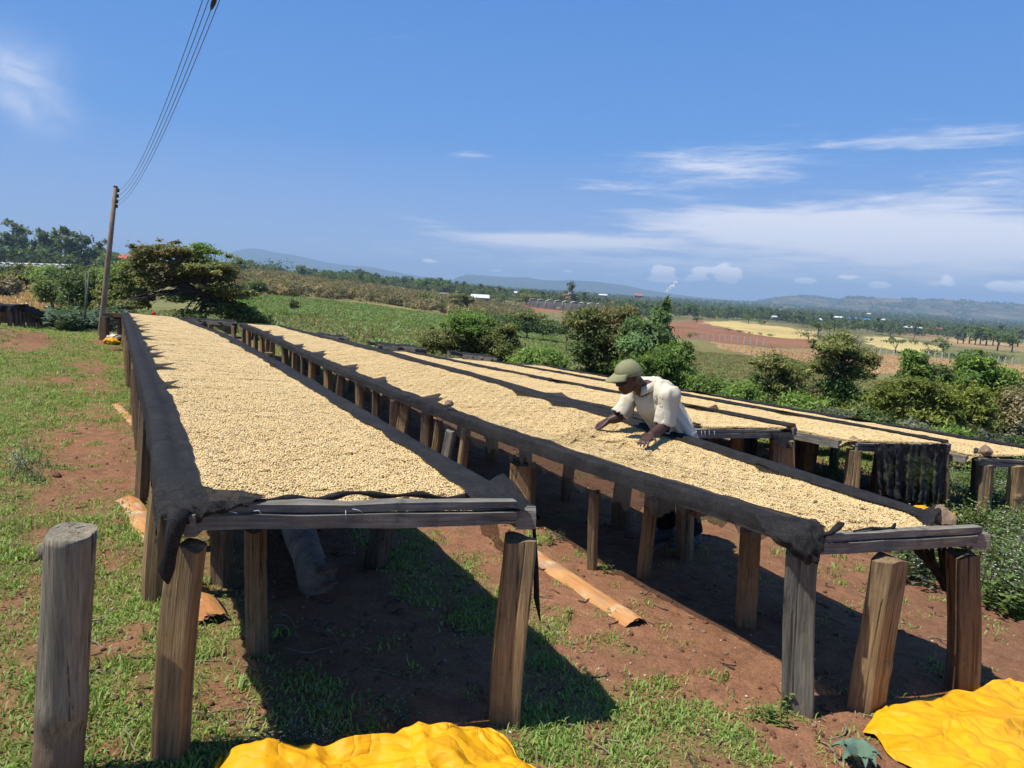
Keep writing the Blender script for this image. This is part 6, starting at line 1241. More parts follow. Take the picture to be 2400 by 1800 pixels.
# ------------------------------------------------------------------ the man raking the beans
def person():
    y0 = 5.55
    hand_n = PZ(1503, 1043, .690); hand_f = PZ(1404, 1001, .684)
    f = np.array([-LB[0], -LB[1], 0.0]); f /= np.linalg.norm(f); lf = np.array([-f[1], f[0], 0.0])      # facing; his left
    feet = P(1604, 1276, y0); gz = TZ(feet[0], feet[1]); feet[2] = gz
    pel = P(1594, 1042, y0 + .02); chest = P(1535, 930, y0 - .10); neck = P(1506, 905, y0 - .16); head = P(1474, 885, y0 - .23)
    root = thing("person", "man in olive cap and cream short sleeved shirt bending over beans with both hands", "person", (feet[0], feet[1], gz))
    shL = chest + lf * .185 + np.array([0, 0, .035]) + f * .02; shR = chest - lf * .185 + np.array([0, 0, .035]) + f * .05
    elL = P(1556, 1000, y0 - .28); elR = P(1450, 978, y0 - .02)
    wrL = hand_n + (elL - hand_n) * .36 + np.array([0, 0, .02]); wrR = hand_f + (elR - hand_f) * .42 + np.array([0, 0, .018])
    hipL = pel + lf * .10; hipR = pel - lf * .10
    ftL = feet + lf * .10 + f * .02; ftR = feet - lf * .12 + f * .10
    for ft in (ftL, ftR): ft[2] = TZ(ft[0], ft[1]) + .06
    knL = (hipL * .5 + ftL * .5) + f * .05; knR = (hipR * .5 + ftR * .5) + f * .06
    spine = [pel, pel * .6 + chest * .4 + f * -.02, chest, neck]
    lerp = lambda a, b, t: a * (1 - t) + b * t
    hd = lerp(neck, head, 1.0); hf = f * .98 - lf * .10 + np.array([0, 0, -.34]); hf /= np.linalg.norm(hf); hl = lf - hf * (lf @ hf); hl /= np.linalg.norm(hl); hu = np.cross(hf, hl)     # head frame: forward, left, up
    Rh = np.stack([hf, hl, hu], 1)
    # ---- body: one skin
    mb = MB()
    mb.tube(spine, [.145, .13, .15, .062], 14)
    mb.tube([neck - np.array([0, 0, .03]), lerp(neck, head, .55), head - hu * .02], [.062, .058, .060], 12)
    mb.tube([shL, chest, shR], [.050, .09, .050], 12)
    for sh, el, wr in ((shL, elL, wrL), (shR, elR, wrR)):
        mb.tube([sh, lerp(sh, el, .5), el], [.052, .048, .041], 10); mb.tube([el, lerp(el, wr, .35), wr], [.041, .042, .027], 10)
        mb.ell(el, (.042, .042, .042), 8, 6); mb.ell(sh, (.054, .054, .054), 8, 6)
    for hp, kn, ft in ((hipL, knL, ftL), (hipR, knR, ftR)):
        mb.tube([hp, lerp(hp, kn, .4), kn], [.10, .082, .058], 12); mb.tube([kn, lerp(kn, ft, .3), ft], [.056, .056, .038], 12)
        mb.tube([ft - f * .05 - np.array([0, 0, .02]), ft + f * .10 - np.array([0, 0, .035]), ft + f * .19 - np.array([0, 0, .042])], [.038, .038, .022], 10)
    # head: skull, face, jaw, nose, brow, lips, ears
    q = lambda a, b, c: head + Rh @ np.array([a, b, c])
    mb.ell(q(-.005, 0, .035), (.098, .076, .096), 16, 12, Rh); mb.ell(q(.028, 0, -.035), (.068, .062, .082), 14, 10, Rh); mb.ell(q(.055, 0, -.088), (.036, .040, .030), 10, 8, Rh)
    mb.tube([q(.088, 0, .018), q(.104, 0, -.012), q(.112, 0, -.030)], [.010, .013, .016], 8); mb.ell(q(.098, .014, -.033), (.012, .010, .009), 8, 6, Rh); mb.ell(q(.098, -.014, -.033), (.012, .010, .009), 8, 6, Rh)
    mb.ell(q(.084, .030, .028), (.016, .028, .010), 8, 6, Rh); mb.ell(q(.084, -.030, .028), (.016, .028, .010), 8, 6, Rh)
    mb.ell(q(.092, 0, -.058), (.014, .026, .008), 8, 6, Rh); mb.ell(q(.089, 0, -.072), (.014, .024, .009), 8, 6, Rh)
    mb.ell(q(.060, .048, -.020), (.024, .018, .018), 8, 6, Rh); mb.ell(q(.060, -.048, -.020), (.024, .018, .018), 8, 6, Rh)
    for e in (1, -1): mb.ell(q(-.008, e * .080, -.008), (.020, .010, .032), 8, 6, Rh)
    # hands: palm, four bent fingers, thumb from the side
    for hand, wr, thumb_side in ((hand_n, wrL, -1), (hand_f, wrR, 1)):
        d = hand - wr; Lh = np.linalg.norm(d); d /= Lh; sdv = np.cross(d, [0, 0, 1.0]); sdv /= np.linalg.norm(sdv); up_ = np.cross(sdv, d)
        p0 = wr; p1 = wr + d * .085
        for e in (-.030, -.010, .010, .030): mb.tube([p0 + sdv * e * .6, lerp(p0, p1, .5) + sdv * e * .9, p1 + sdv * e], [.020, .018, .013], 8)
        for k, (e, l) in enumerate(((-.031, .068), (-.0105, .080), (.0105, .076), (.031, .058))):
            a0 = p1 + sdv * e; dd = d + sdv * e * 3.5; dd /= np.linalg.norm(dd); a1 = a0 + dd * l * .45 + up_ * .006; a2 = a1 + dd * l * .33 - up_ * .012; a3 = a2 + dd * l * .25 - up_ * .018
            mb.tube([a0 - dd * .015, a0, a1, a2, a3], [.010, .0098, .0092, .0082, .0068], 7)
        t0 = wr + d * .03 + sdv * thumb_side * .030; t1 = t0 + (d * .6 + sdv * thumb_side * .8) * .038; t2 = t1 + (d * .9 + sdv * thumb_side * .35 - up_ * .2) * .034; mb.tube([t0, t1, t2], [.014, .011, .008], 7)
    mb.v = [tuple(p) for p in local(root, mb.v)]
    obj("body", blob_mesh("body", mb, .0068, [M_SKIN], 2), root)
    for e in (1, -1):
        em = MB(); em.ell(local(root, q(.086, e * .031, .006)), (.010, .012, .008), 10, 8); obj("eye", em.mesh("eye", [M_EYE], True), root)
    # ---- shirt: torso, shoulders and short sleeves, with collar and placket
    mb = MB(); hem = pel - np.array([0, 0, .07]) - f * .01
    mb.tube([hem, pel, spine[1], chest, lerp(chest, neck, .75)], [.165, .150, .140, .160, .086], 18, squash=1.0)
    mb.tube([hem + lf * .07, spine[1] + lf * .05, chest + lf * .10], [.108, .104, .092], 12); mb.tube([hem - lf * .07, spine[1] - lf * .05, chest - lf * .10], [.108, .104, .092], 12)
    mb.tube([shL + np.array([0, 0, .005]), chest + np.array([0, 0, .03]), shR + np.array([0, 0, .005])], [.082, .12, .082], 14)
    for sh, el in ((shL, elL), (shR, elR)):
        e1 = lerp(sh, el, .95); mb.tube([sh, lerp(sh, el, .4), lerp(sh, el, .7), e1], [.078, .068, .069, .075], 14)
    for sh in (shL, shR): mb.ell(sh + np.array([0, 0, .0]), (.080, .080, .078), 14, 10)
    # hanging folds
    for k in range(7):
        a = -1.2 + k * .45; o_ = f * cos(a) * .15 + lf * sin(a) * .17; mb.tube([chest + o_ * .85 - np.array([0, 0, .02]), spine[1] + o_ * .98, hem + o_ * 1.05], [.022, .026, .034], 8)
    mb.tube([shL + f * .03, lerp(shL, elL, .6) + f * .05, lerp(shL, elL, .92) + f * .045], [.03, .036, .04], 8); mb.tube([shR - f * .03, lerp(shR, elR, .6) - f * .04, lerp(shR, elR, .92) - f * .04], [.03, .036, .04], 8)
    mb.v = [tuple(p) for p in local(root, mb.v)]; me = blob_mesh("shirt", mb, .0095, [M_SHIRT], 9)
    for v in me.vertices:      # cloth wrinkles
        p = v.co + root.location; w = 1 - 2 * abs(float(fbm(p.x * 11 + p.z * 3.0 - p.y * 3, p.y * 11 + p.z * 2.0, 200, 2))) * 2; w2 = float(fbm(p.x * 16 + p.z * 6, p.y * 16 - p.z * 5, 203, 2)); v.co += v.normal * (w * .020 + w2 * .006 - .002)
    # open the neck
    bm = bmesh.new(); bm.from_mesh(me); nk = Vector(local(root, neck + f * .03 + np.array([0, 0, .015]))); dl = [v for v in bm.verts if (v.co - nk).length < .070]
    for sh, el in ((shL, elL), (shR, elR)):
        ec = Vector(local(root, lerp(sh, el, 1.0))); ax = Vector((el - sh) / np.linalg.norm(el - sh)); dl += [v for v in bm.verts if (v.co - ec).length < .12 and (v.co - ec).dot(ax) > -.012 * 1.0 and (v.co - ec).dot(ax) > -.02 + .0]
    hc = Vector(local(root, hem)); dl += [v for v in bm.verts if v.co.z < hc.z - .08]
    bmesh.ops.delete(bm, geom=list(set(dl)), context='VERTS'); bm.to_mesh(me); bm.free(); so_ = obj("shirt", me, root); sd = so_.modifiers.new("hem", 'SOLIDIFY'); sd.thickness = .006; sd.offset = 0
    mb = MB(); ring = []
    for k in range(15):      # collar, open at the throat
        a = -2.45 + k * 4.9 / 14; ring.append(neck - f * .012 + (-f * cos(a) + lf * sin(a)) * (.072 if abs(a) < 1.9 else .082) + np.array([0, 0, .040 - .055 * (abs(a) / 2.45) ** 2]))
    Vc = [];
    for k, p in enumerate(ring):
        out = (p - neck) * np.array([1, 1, 0]); out /= np.linalg.norm(out); Vc += [p + np.array([0, 0, .012]), p + out * .010 + np.array([0, 0, .016]), p + out * .030 - np.array([0, 0, .030 + .02 * (abs(k - 7) / 7) ** 2])]
    mb.add(local(root, Vc), [(k * 3 + j, k * 3 + j + 1, k * 3 + 4 + j, k * 3 + 3 + j) for k in range(14) for j in range(2)]); co = obj("collar", mb.mesh("collar", [M_SHIRT], True), root); m_ = co.modifiers.new("t", 'SOLIDIFY'); m_.thickness = .004
    # ---- trousers and shoes
    mb = MB(); mb.ell(pel - np.array([0, 0, .05]), (.165, .165, .13), 14, 10)
    for hp, kn, ft in ((hipL, knL, ftL), (hipR, knR, ftR)): mb.tube([hp, lerp(hp, kn, .5), kn, lerp(kn, ft, .5), ft + np.array([0, 0, .05])], [.125, .108, .092, .090, .088], 12)
    mb.v = [tuple(p) for p in local(root, mb.v)]; obj("trousers", blob_mesh("trousers", mb, .014, [M_TROUS], 3), root)
    for ft in (ftL, ftR):
        mb = MB(); mb.tube([ft - f * .075 + np.array([0, 0, -.005]), ft + f * .02 - np.array([0, 0, .012]), ft + f * .13 - np.array([0, 0, .028]), ft + f * .20 - np.array([0, 0, .034])], [.048, .054, .046, .026], 12); mb.tube([ft - f * .02, ft - f * .015 + np.array([0, 0, .10])], [.054, .058], 12)
        mb.v = [tuple(p) for p in local(root, mb.v)]; obj("shoe", blob_mesh("shoe", mb, .01, [M_GUM], 2), root)
    # ---- cap: six panel crown and curved visor
    mb = MB(); n, m = 30, 12; V = []; cap_up = hu * .97 - hf * .10; cc = q(-.006, 0, .040)
    for i in range(m + 1):
        b = (pi / 2 + .12) * (1 - i / m) if False else (i / m) * (pi / 2 + .10)
        for k in range(n):
            a = 2 * pi * k / n; seam = 1 - .010 * max(0, 1 - abs(((k / n * 6) % 1) - .5) * 0 - abs((k / n * 6) - round(k / n * 6)) * 8); rr = sin(b) * seam
            V.append(cc + hf * cos(a) * .109 * rr + hl * sin(a) * .091 * rr + hu * (.094 * cos(b) + (.020 * cos(a) - .012) * sin(b) ** 3) + hu * .006)
    Fs = [(i * n + k, i * n + (k + 1) % n, (i + 1) * n + (k + 1) % n, (i + 1) * n + k) for i in range(m) for k in range(n)]
    mb.add(local(root, V), [t[::-1] for t in Fs]); mb.ell(local(root, cc + hu * .105), (.007, .007, .005), 8, 6); cp = obj("cap", mb.mesh("cap", [M_CAP], True), root); m_ = cp.modifiers.new("t", 'SOLIDIFY'); m_.thickness = .004
    V = []; K, J = 17, 7
    for k in range(K):
        a = -1.05 + 2.1 * k / (K - 1)
        for j in range(J):
            t = j / (J - 1); rx = .108 + t * .098 * cos(a) ** .6; ry = .094 + t * .010; V.append(cc + hf * cos(a) * rx + hl * sin(a) * ry + hu * (.012 + .010 * cos(a) - .026 * t - .024 * (sin(a) ** 2) * t))
    vb = MB(); vb.add(local(root, V), [(k * J + j, k * J + j + 1, (k + 1) * J + j + 1, (k + 1) * J + j) for k in range(K - 1) for j in range(J - 1)]); vo = obj("cap_visor", vb.mesh("cap_visor", [M_CAP], True), root); m_ = vo.modifiers.new("t", 'SOLIDIFY'); m_.thickness = .005
person()

# ------------------------------------------------------------------ power line, posts, buildings, fences
def power_pole():
    y = 21.5; bt = P(236, 780, y); tp = P(271, 438, y); root = thing("utility_pole", "tall leaning wooden utility pole with four small insulators near its top", "pole", (bt[0], bt[1], TZ(bt[0], bt[1])))
    mb = MB(); ax = (tp - bt) / np.linalg.norm(tp - bt); me = MB(); me.tube([local(root, bt - ax * .4), local(root, bt), local(root, bt * .5 + tp * .5), local(root, tp)], [px_len(9.2, y) / 2 + .02, px_len(9.2, y) / 2 + .02, .075, .06], 14); obj("shaft", me.mesh("shaft", [M_POLE], True), root)
    me = MB(); me.tube([local(root, tp - ax * .01), local(root, tp + ax * .03)], [.066, .05], 12); obj("cap", me.mesh("cap", [M_BLACK], True), root)
    ends = []
    for k, v in enumerate((446, 459, 472, 483)):
        p = P(271 + (438 - v) * .10 + 7, v, y - .05); c = tp + (bt - tp) * (v - 438) / 342; me = MB(); c0 = local(root, c); p0 = local(root, p); me.tube([c0, p0], [.012, .012], 6)
        for dz, r_ in ((-.035, .022), (0, .036), (.03, .024), (.05, .014)): pass
        me.tube([p0 + np.array([0, 0, z]) for z in (-.055, -.03, -.01, .015, .04, .06)], [.018, .040, .026, .042, .026, .012], 10); obj("insulator", me.mesh("insulator", [M_BLACK], True), root); ends.append(p)
    # wires run from the pole forward over the yard, past the upper edge of the picture
    for k, (p, u2) in enumerate(zip(ends, (487, 501, 515, 527))):
        b2 = P(u2 - 12, 0, 7.2); mb = MB(); pts = []
        for i in range(70):
            t = i / 69 * 1.6; pts.append(p + (b2 - p) * t + np.array([0, 0, 1.5 * t * (t - 1)]))
        root_w = thing("power_line", "%s of the four thin power wires sweeping up from the leaning pole" % ("leftmost", "second from left", "second from right", "rightmost")[k], "wire", p, group="power wires"); mb.tube([q - p for q in pts], .0042, 5, cap=False); obj("strand", mb.mesh("strand", [M_WIRE], True), root_w)
        if k == 2:
            i = 0
            for j in range(69):
                uu, vv = proj(pts[j][None]); 
                if vv[0] < 32 and pts[j][1] > 1: i = j; break
            mb = MB(); c = pts[i] - p; d = (pts[i + 1] - pts[i]); d /= np.linalg.norm(d); mb.tube([c - d * .16, c - d * .08, c, c + d * .08, c + d * .16], [.008, .020, .024, .018, .008], 8); obj("splice", mb.mesh("splice", [M_BLACK], True), root_w)
power_pole()
def thin_post(name, label, bu, bv, tu, tv, y, r, mat):
    b = P(bu, bv, y); t = P(tu, tv, y); g = TZ(b[0], b[1]); root = thing(name, label, "post", (b[0], b[1], g)); mb = MB(); mb.tube([local(root, np.array([b[0], b[1], g - .2])), local(root, b), local(root, (b + t) / 2 + .01), local(root, t)], [r, r, r * .95, r * .85], 9); obj("shaft", mb.mesh("shaft", [mat], True), root)
M_GPOST = simple("green_grey_post", (.10, .12, .085), .8, .3, 8, .3)
thin_post("thin_post", "thin dark leaning post at the edge of the leafy crop, left of the utility pole", 194, 775, 209, 638, 22.5, .036, M_GPOST)
thin_post("thin_post", "faint grey post leaning beside the thin dark post", 200, 720, 200, 640, 25, .022, M_POLE)
for q, (u, v0, v1) in enumerate([(160, 724, 686), (175, 722, 700), (114, 732, 715), (118, 734, 716), (142, 726, 708), (186, 724, 704)]):
    thin_post("garden_stake", "%s garden stake at the lower edge of the stubble field" % ("tallest", "third", "leftmost", "second", "crooked", "rightmost")[q], u, v0, u + 1, v1, 31, .028, M_POSTD)

# distant drying rack with black covers at the left edge
def far_rack():
    a = gp(-70, 772); b0 = P(-80, 716, 19.5); b1 = P(30, 718, 20.5); b2 = P(102, 752, 24.5); root = thing("drying_rack", "far drying rack under black covers on the grass bank at the left edge", "drying bed", (b1[0], b1[1], TZ(b1[0], b1[1])))
    top = [b0, b1, P(70, 732, 22.5), b2]; mb = MB(); V = []; nseg = 60
    for i in range(nseg + 1):
        t = i / nseg * 3; k = min(2, int(t)); p = top[k] * (1 - (t - k)) + top[k + 1] * (t - k); w = .10 * fbm(i * .35, .4, 71, 3)
        g = TZ(p[0], p[1])
        for (o_, z) in ((0, p[2] + w), (.35, p[2] + .03 + w * .6), (1.3, p[2] + .02 - w), (1.32, p[2] - .22)): V.append(np.array([p[0] + LB[0] * -o_ * .3, p[1] + o_ * .8, z]))
        V.append(np.array([p[0], p[1] - .03, max(g + .16, p[2] - .52 + .1 * w)]))
    F_ = []
    for i in range(nseg):
        for (j0, j1) in ((4, 0), (0, 1), (1, 2), (2, 3)): F_.append((i * 5 + j0, i * 5 + j1, i * 5 + 5 + j1, i * 5 + 5 + j0))
    mb.add(local(root, V), F_); obj("black_cover", mb.mesh("black_cover", [M_NET], True), root)
    for i in range(0, 14):
        t = i / 13 * 3; k = min(2, int(t)); p = top[k] * (1 - (t - k)) + top[k + 1] * (t - k); g = TZ(p[0], p[1]); put_leg(root, (p[0], p[1] - .06, p[2] - .06), (p[0] + .03, p[1] - .06, g - .1), .12, mesh=LEG_MESHES[1 + 2 * (i % 6)])
far_rack()
# frame and net at the far end of the nearest bed, bundles kept under the beds
def far_frame():
    b = B1; e = BB(b, b.la - .05, b.s1 + .2, 0); root = thing("net_frame", "dark timber frame hung with net at the far left end of the nearest bed", "frame", (e[0], e[1], TZ(e[0], e[1])))
    tl = P(243, 736, 17.6); tr = P(300, 741, 17.6); board(root, tl, tr, .09, .06, "cross_rail", M_POSTD, 0, 90)
    for (u, v0, v1, w) in ((247, 742, 798, .20), (281, 745, 800, .10)): t = P(u, v0, 17.7); bb_ = P(u - 2, v1, 17.7); put_leg(root, t, bb_, w, mesh=LEG_MESHES[1])
    cloth(root, "net_drape", lambda a, c: P(240 + a * 160, 736 + a * 9 + c * (5 + 5 * sin(a * 7)), 17.5 + a * .6 - .04 * c), 40, 5, M_NET, 91, .02)
    cloth(root, "net_drape", lambda a, c: P(246 + a * 38, 740 + c * (34 - 14 * sin(a * 3)), 17.9), 16, 8, M_NETT, 92, .03)
far_frame()
def sack(name, label, cat, u, v, y, wu, hv, mat, seed):
    c = P(u, v, y); rx = px_len(wu, y) / 2; rz = px_len(hv, y) / 2; g = TZ(c[0], c[1]); c[2] = max(c[2], g + rz * .55); bm = bmesh.new(); bmesh.ops.create_icosphere(bm, subdivisions=4, radius=1.0)
    for vv in bm.verts:
        p = vv.co; k = 1 + 1.5 * float(abs(fbm(p.x * 2 + seed, p.y * 2 + p.z * 1.7, seed, 4))) - .25; vv.co = Vector((p.x * k * rx, p.y * k * rx * .8, p.z * k * rz))
    me = bpy.data.meshes.new(name); bm.to_mesh(me); bm.free(); me.materials.append(mat); me.polygons.foreach_set("use_smooth", [True] * len(me.polygons)); return tag(obj(name, me, None, c), label, cat)
sack("folded_sheet", "bundled yellow sheet on the ground under the far left frame", "sheet", 261, 800, 17.3, 40, 17, M_TARP, 3); sack("sack", "whitish plastic sack lying on the yellow bundle under the far left frame", "sack", 268, 790, 17.5, 36, 14, M_WHITEP, 4)
sack("folded_sheet", "upper yellow folded sheet stacked under the picker's bed", "sheet", 581, 818, 14.4, 28, 10, M_TARP, 5); sack("folded_sheet", "lower yellow folded sheet stacked under the picker's bed", "sheet", 580, 829, 14.4, 30, 12, M_TARP, 6)
sack("folded_sheet", "yellow sheet bunched behind the outermost bed's leg at the right edge", "sheet", 2400, 1215, 7.9, 40, 80, M_TARP, 7); sack("folded_sheet", "strip of yellow sheet on the grass behind the picker's bed", "sheet", 2160, 1190, 6.2, 44, 8, M_TARP, 9); sack("folded_sheet", "yellow scrap in the weeds right of the wrapped rock", "sheet", 2232, 1207, 6.6, 16, 12, M_TARP, 10)
sack("dark_bundle", "black bundle in the weeds by the right edge", "bundle", 2355, 1222, 6.9, 34, 40, M_BLACK, 8)
sack("red_tin", "small red tin on the far rail of the nearest bed", "tin", 360, 735, 17.9, 10, 8, M_RED, 2)
# free standing stubs between the beds
def stub(label, tu, tv, bu, bv, lat, wpx, mat, kind):
    d = ray(tu, tv); y = d[1] * lat / (d[:2] @ LB); t = P(tu, tv, y); b = P(bu, bv, y); g = TZ(b[0], b[1]); root = thing("post_stub", label, "post", (b[0], b[1], g)); bb_ = t + (b - t) * max(1, (t[2] - g + .1) / (t[2] - b[2])); put_leg(root, t, bb_, px_len(wpx, y), .4, None, mat, 880 + kind, kind, name="shaft")
stub("grey split post stub standing in the gap left of the picker's bed", 1056, 1008, 1042, 1084, 2.35, 26, M_POSTG, 0)
stub("round brown post stub with pale cut top between the two front beds", 628, 826, 630, 876, 2.3, 22, M_POST, 2)
# empty ends of the farther beds: dark net covered end rails
def end_rack(label, pts, y, k):
    a = P(*pts[0], y); b = P(*pts[1], y - .25); root = thing("rack_end", label, "rack", (a[0], a[1], TZ(a[0], a[1]))); back = np.array([DB[0], DB[1], 0]) * .9
    board(root, a, b, .10, .05, "front_rail", M_RAIL, 0, 95 + k); board(root, a + back, b + back, .08, .05, "back_rail", M_RAIL, 0, 97 + k); cloth(root, "net_drape", lambda u, v: (a * (1 - u) + b * u) + back * v + np.array([0, 0, .05 + .06 * fbm(u * 5, v * 2, 98 + k)]), 30, 8, M_NET, 99 + k, .04); cloth(root, "net_drape", lambda u, v: (a * (1 - u) + b * u) - back * .03 - np.array([0, 0, -.03 + v * (.22 + .1 * sin(u * 9))]), 30, 6, M_NET, 109 + k, .03)
    for t in (.08, .5, .94):
        p = a * (1 - t) + b * t; put_leg(root, p - np.array([0, 0, .05]), np.array([p[0], p[1], TZ(p[0], p[1]) - .1]), .13)
end_rack("empty net covered rack end beyond the far end of the third bed", [(735, 789), (818, 796)], 19.0, 0); end_rack("empty net covered rack end beyond the far end of the fourth bed", [(885, 812), (1000, 822)], 17.6, 1); end_rack("empty net covered rack end beyond the far end of the outermost bed", [(1085, 836), (1165, 845)], 16.2, 2)
end_rack("grey topped empty rack between the far ends of the two front beds", [(432, 752), (556, 760)], 19.6, 3)

# buildings
M_WALLC = simple("pale_wall", (.45, .40, .33), .9, .1, 4); M_WALLD = simple("dark_wall", (.07, .07, .07), .9, .2, 4); M_ROOFW = simple("bright_metal_roof", (.62, .64, .66), .45, .08, 4); M_ROOFR = simple("red_roof", (.52, .10, .07), .6, .1, 4); M_ROOFO = simple("rusty_roof", (.42, .17, .10), .7, .15, 4); M_ROOFB = simple("blue_roof", (.06, .18, .42), .5, .1, 4); M_GLASS = simple("window_dark", (.03, .035, .045), .2, .1, 4, 0, 0, .5); M_POLY = simple("greenhouse_film", (.58, .62, .50), .5, .12, .06, 0, 0, .4); M_POLYW = simple("white_film", (.78, .78, .76), .5, .06, .05); M_POLYS = simple("greenhouse_side_film", (.24, .27, .22), .6, .3, .15)
def house(name, label, u, v, y, wpx, hpx, roof, wall, rz=0.0, dep=.7, nwin=3, rh=.35, over=.06, cat="house", storeys=1):
    p = P(u, v, y); W_ = wpx * y / F; H = hpx * y / F; D_ = W_ * dep; root = thing(name, label, cat, (p[0], p[1], p[2]), rz); hw = H * (1 - rh); dn = H * .25
    mb = MB(); mb.box((0, 0, (hw - dn) / 2), (W_ / 2, 0, 0), (0, D_ / 2, 0), (0, 0, (hw + dn) / 2)); obj("wall", mb.mesh("wall", [wall]), root)
    o_ = W_ * over; mb = MB(); x, yv = W_ / 2 + o_, D_ / 2 + o_; t = max(.05, H * .03)
    V = [(-x, -yv, hw), (x, -yv, hw), (x, yv, hw), (-x, yv, hw), (-x * .92, 0, H), (x * .92, 0, H)]; V += [(a, b, c - t) for a, b, c in V]
    mb.add(V, [(0, 1, 5, 4), (2, 3, 4, 5), (0, 4, 3), (1, 2, 5), (7, 6, 10, 11), (9, 8, 11, 10), (0, 6, 7, 1), (2, 8, 9, 3), (3, 9, 6, 0), (1, 7, 8, 2)]); obj("roof", mb.mesh("roof", [roof]), root)
    for sidx in range(storeys):
        for k in range(nwin):
            xx = -W_ / 2 + W_ * (k + .5) / nwin; z0 = hw * (sidx + .28) / storeys; hh = hw * .42 / storeys; mb = MB(); mb.box((xx, -D_ / 2 - .02, z0 + hh / 2), (W_ * .28 / nwin, 0, 0), (0, .04, 0), (0, 0, hh / 2)); wo = obj("window", mb.mesh("window", [M_WALLC]), root)
            mb = MB(); mb.box((xx, -D_ / 2 - .065, z0 + hh / 2), (W_ * .23 / nwin, 0, 0), (0, .012, 0), (0, 0, hh * .40)); obj("pane", mb.mesh("pane", [M_GLASS]), wo)
house("house", "two storey house with bright red roof between the pole and the big acacia", 303, 621, 420, 40, 24, M_ROOFR, M_WALLC, .1, .6, 4, .38, .05, storeys=2)
house("house", "small red roof peeping out of the skyline trees at left", 87, 604, 400, 17, 18, M_ROOFR, M_WALLD, 0, .8, 1, .5, .08)
house("shed", "low white roofed house left of the lone acacia", 1033, 700, 420, 32, 14, M_ROOFW, M_WALLD, .1, .6, 3, .45, .06)
house("shed", "long metal roofed shed right of the lone acacia", 1125, 703, 430, 44, 13, M_ROOFW, M_WALLD, -.05, .35, 4, .6, .02, "shed")
house("house", "pale blue roofed house on the plain between the long shed and the greenhouse", 1214, 689, 640, 18, 6, M_ROOFW, M_WALLC, 0, .6, 2, .6)
house("house", "rusty orange roofed house behind the greenhouse", 1335, 704, 560, 22, 9, M_ROOFO, M_WALLC, 0, .6, 2, .6); house("house", "second rusty roof just left of and above the orange roofed house", 1322, 694, 600, 14, 8, M_ROOFO, M_WALLC, 0, .6, 2, .6)
house("house", "white roofed building right above the rusty roofs", 1338, 692, 640, 20, 6, M_ROOFW, M_WALLC, 0, .4, 3, .6); house("house", "white roof left of the tall dark tree by the greenhouse", 1413, 694, 640, 18, 5, M_ROOFW, M_WALLC, 0, .4, 3, .6)
house("house", "brown roofed house on the rise right of the tall dark trees", 1495, 696, 760, 18, 8, M_ROOFO, M_WALLC, 0, .5, 3, .6)
house("house", "tiny white house in the far trees left of the lone acacia", 975, 668, 800, 9, 6, M_ROOFW, M_WALLC, 0, .6, 1, .6)
FARH = [(1842, 738, 14, 5, M_ROOFW, "white roof, leftmost of those by the yellow field"), (1861, 738, 9, 5, M_ROOFW, "second small white roof by the yellow field"), (1907, 752, 30, 7, M_ROOFW, "long dark shed with pale roof above the yellow field"), (1890, 751, 9, 6, M_WALLC, "little grey hut left of the long dark shed"), (1962, 747, 24, 6, M_ROOFW, "wide white roof left of the blue roofs"), (2003, 752, 26, 8, M_ROOFB, "bright blue roofed building on the plain"), (2030, 752, 14, 6, M_ROOFB, "smaller blue roof touching the bright blue one"), (2068, 752, 10, 5, M_ROOFW, "white roof right of the blue roofs"), (2140, 771, 34, 6, M_ROOFW, "long low white shed left of the row of dark trees"), (1660, 736, 12, 6, M_ROOFW, "white roof in the dark trees above the red field"), (1815, 745, 12, 5, M_ROOFW, "pale roof at the foot of the dark trees"), (1352, 716, 10, 6, M_ROOFW, "white hut at the greenhouse wall"), (2200, 773, 14, 5, M_ROOFO, "brown hut beyond the long low shed"), (2036, 738, 8, 4, M_ROOFW, "speck of a white roof in the far woods")]
for (u, v, w, h, m, l) in FARH: house("house", l, u, v, 620 if v > 744 else 800, w, h, m, M_WALLC if m is not M_WALLC else M_WALLD, random.uniform(-.2, .2), .5, 2, .55)
def greenhouse(label, pts, y, h, film, bays, side=None):
    """Row of arched plastic bays running along the points."""
    a = P(*pts[0], y); b = P(*pts[1], y); root = thing("greenhouse", label, "greenhouse", a); d = b - a; Lg = np.linalg.norm(d); d /= Lg; nrm = np.array([-d[1], d[0], 0]); w = Lg / bays; H = h * y / F
    for k in range(bays):
        mb = MB(); V = []; n = 9
        for i in range(n):
            t = i / (n - 1); z = H * (.70 + .22 * sin(pi * t))
            for dep in (0, 7): V.append(d * (w * (k + t * .985)) + nrm * dep + np.array([0, 0, z]))
        mb.add(V, [(i * 2, i * 2 + 2, i * 2 + 3, i * 2 + 1) for i in range(n - 1)]); o1 = obj("roof", mb.mesh("roof", [film], True), root); o1.modifiers.new("t", 'SOLIDIFY').thickness = .1
    mb = MB(); mb.box(d * Lg / 2 + np.array([0, 0, H * .29 - 1.5]), d * Lg / 2, nrm * .08, (0, 0, H * .31 + 1.5)); obj("side_wall", mb.mesh("side_wall", [side or film]), root)
    for k in range(bays + 1):
        mb = MB(); c = d * (w * k) - nrm * .2; mb.tube([c - np.array([0, 0, 2]), c + np.array([0, 0, H * .62])], .14, 6); obj("post", mb.mesh("post", [M_WALLC], True), root)
greenhouse("long greenhouse of pale green plastic arches on the plain left of the tall dark tree", [(1240, 711), (1416, 724)], 440, 13, M_POLY, 9, M_POLYS)
greenhouse("white plastic greenhouse at the left edge below the skyline trees", [(-60, 625), (150, 630)], 300, 12, M_POLYW, 12)
greenhouse("small pale plastic tunnel right of the tall dark trees", [(1432, 731), (1462, 733)], 430, 7, M_POLYS, 3)

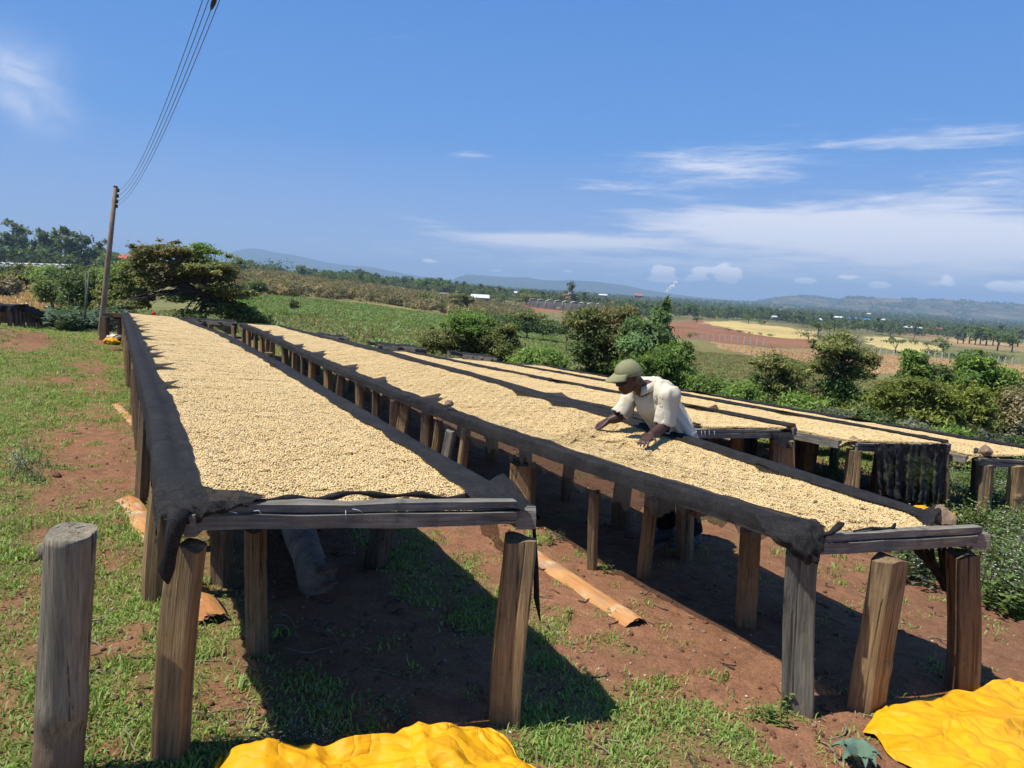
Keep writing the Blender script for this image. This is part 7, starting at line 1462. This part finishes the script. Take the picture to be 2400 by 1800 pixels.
# white fence posts along the ploughed strips
M_CONC = simple("concrete_post", (.55, .52, .47), .9, .1, 4)
def fence(label, pts, n, y, h):
    a = at(pts[0][0], y[0]); b = at(pts[1][0], y[1]); root = thing("fence", label, "fence", a); H = h
    for k in range(n):
        t = k / (n - 1); p = a * (1 - t) + b * t; p[2] = TZ(p[0], p[1]); mb = MB(); tl = random.uniform(-.1, .1); mb.box(p - a + np.array([tl * .5, 0, H / 2]), (.11, 0, 0), (0, .11, 0), (tl, 0, H / 2)); obj("fence_post", mb.mesh("fence_post", [M_CONC]), root)
    for z in (.35, .75):
        mb = MB(); mb.tube([(a * (1 - t) + b * t)[:2].tolist() + [TZ(*(a * (1 - t) + b * t)[:2]) + H * z] - a for t in np.linspace(0, 1, n)], .018, 4, cap=False); obj("fence_wire", mb.mesh("fence_wire", [M_WIRE]), root)
fence("row of white fence posts below the dark red field, behind the bushes", [(1640, 0), (1800, 0)], 12, (195, 180), 1.75); fence("long row of white fence posts along the straw strewn strip at right", [(2060, 0), (2440, 0)], 24, (190, 185), 1.6)
# plume of white smoke on the plain
def smoke():
    c = P(1562, 682, 3800); root = None; mb = MB(); pts = [(1564, 684, 4), (1567, 680, 5), (1572, 676, 6), (1576, 672, 7), (1581, 669, 6), (1583, 664, 5)]
    for (u, v, r_) in pts:
        for q in range(4): rr = r_ * 3800 / F * random.uniform(.45, .75); p = P(u + random.uniform(-3, 3), v + random.uniform(-2, 2), 3800 + random.uniform(-8, 8)); mb.ell(p - c, (rr, rr, rr * .8), 10, 7)
    M = Mat("smoke"); M.color((.92, .92, .92)); M.rough(1.0); M.spec(0.0); tr = M.t.nodes.new("ShaderNodeBsdfTranslucent"); tr.inputs[0].default_value = (.95, .95, .95, 1); m1 = M.t.nodes.new("ShaderNodeMixShader"); m1.inputs[0].default_value = .4; M.t.links.new(M.b.outputs[0], m1.inputs[1]); M.t.links.new(tr.outputs[0], m1.inputs[2]); tp = M.t.nodes.new("ShaderNodeBsdfTransparent"); m2 = M.t.nodes.new("ShaderNodeMixShader"); m2.inputs[0].default_value = .3; M.t.links.new(m1.outputs[0], m2.inputs[1]); M.t.links.new(tp.outputs[0], m2.inputs[2]); M.t.links.new(m2.outputs[0], M.out.inputs[0])
    me = blob_mesh("smoke", mb, 1.6, [M.m], 1); o = obj("smoke", me, None, c); tag(o, "plume of white smoke rising slantwise from the far plain", kind="stuff")
smoke()
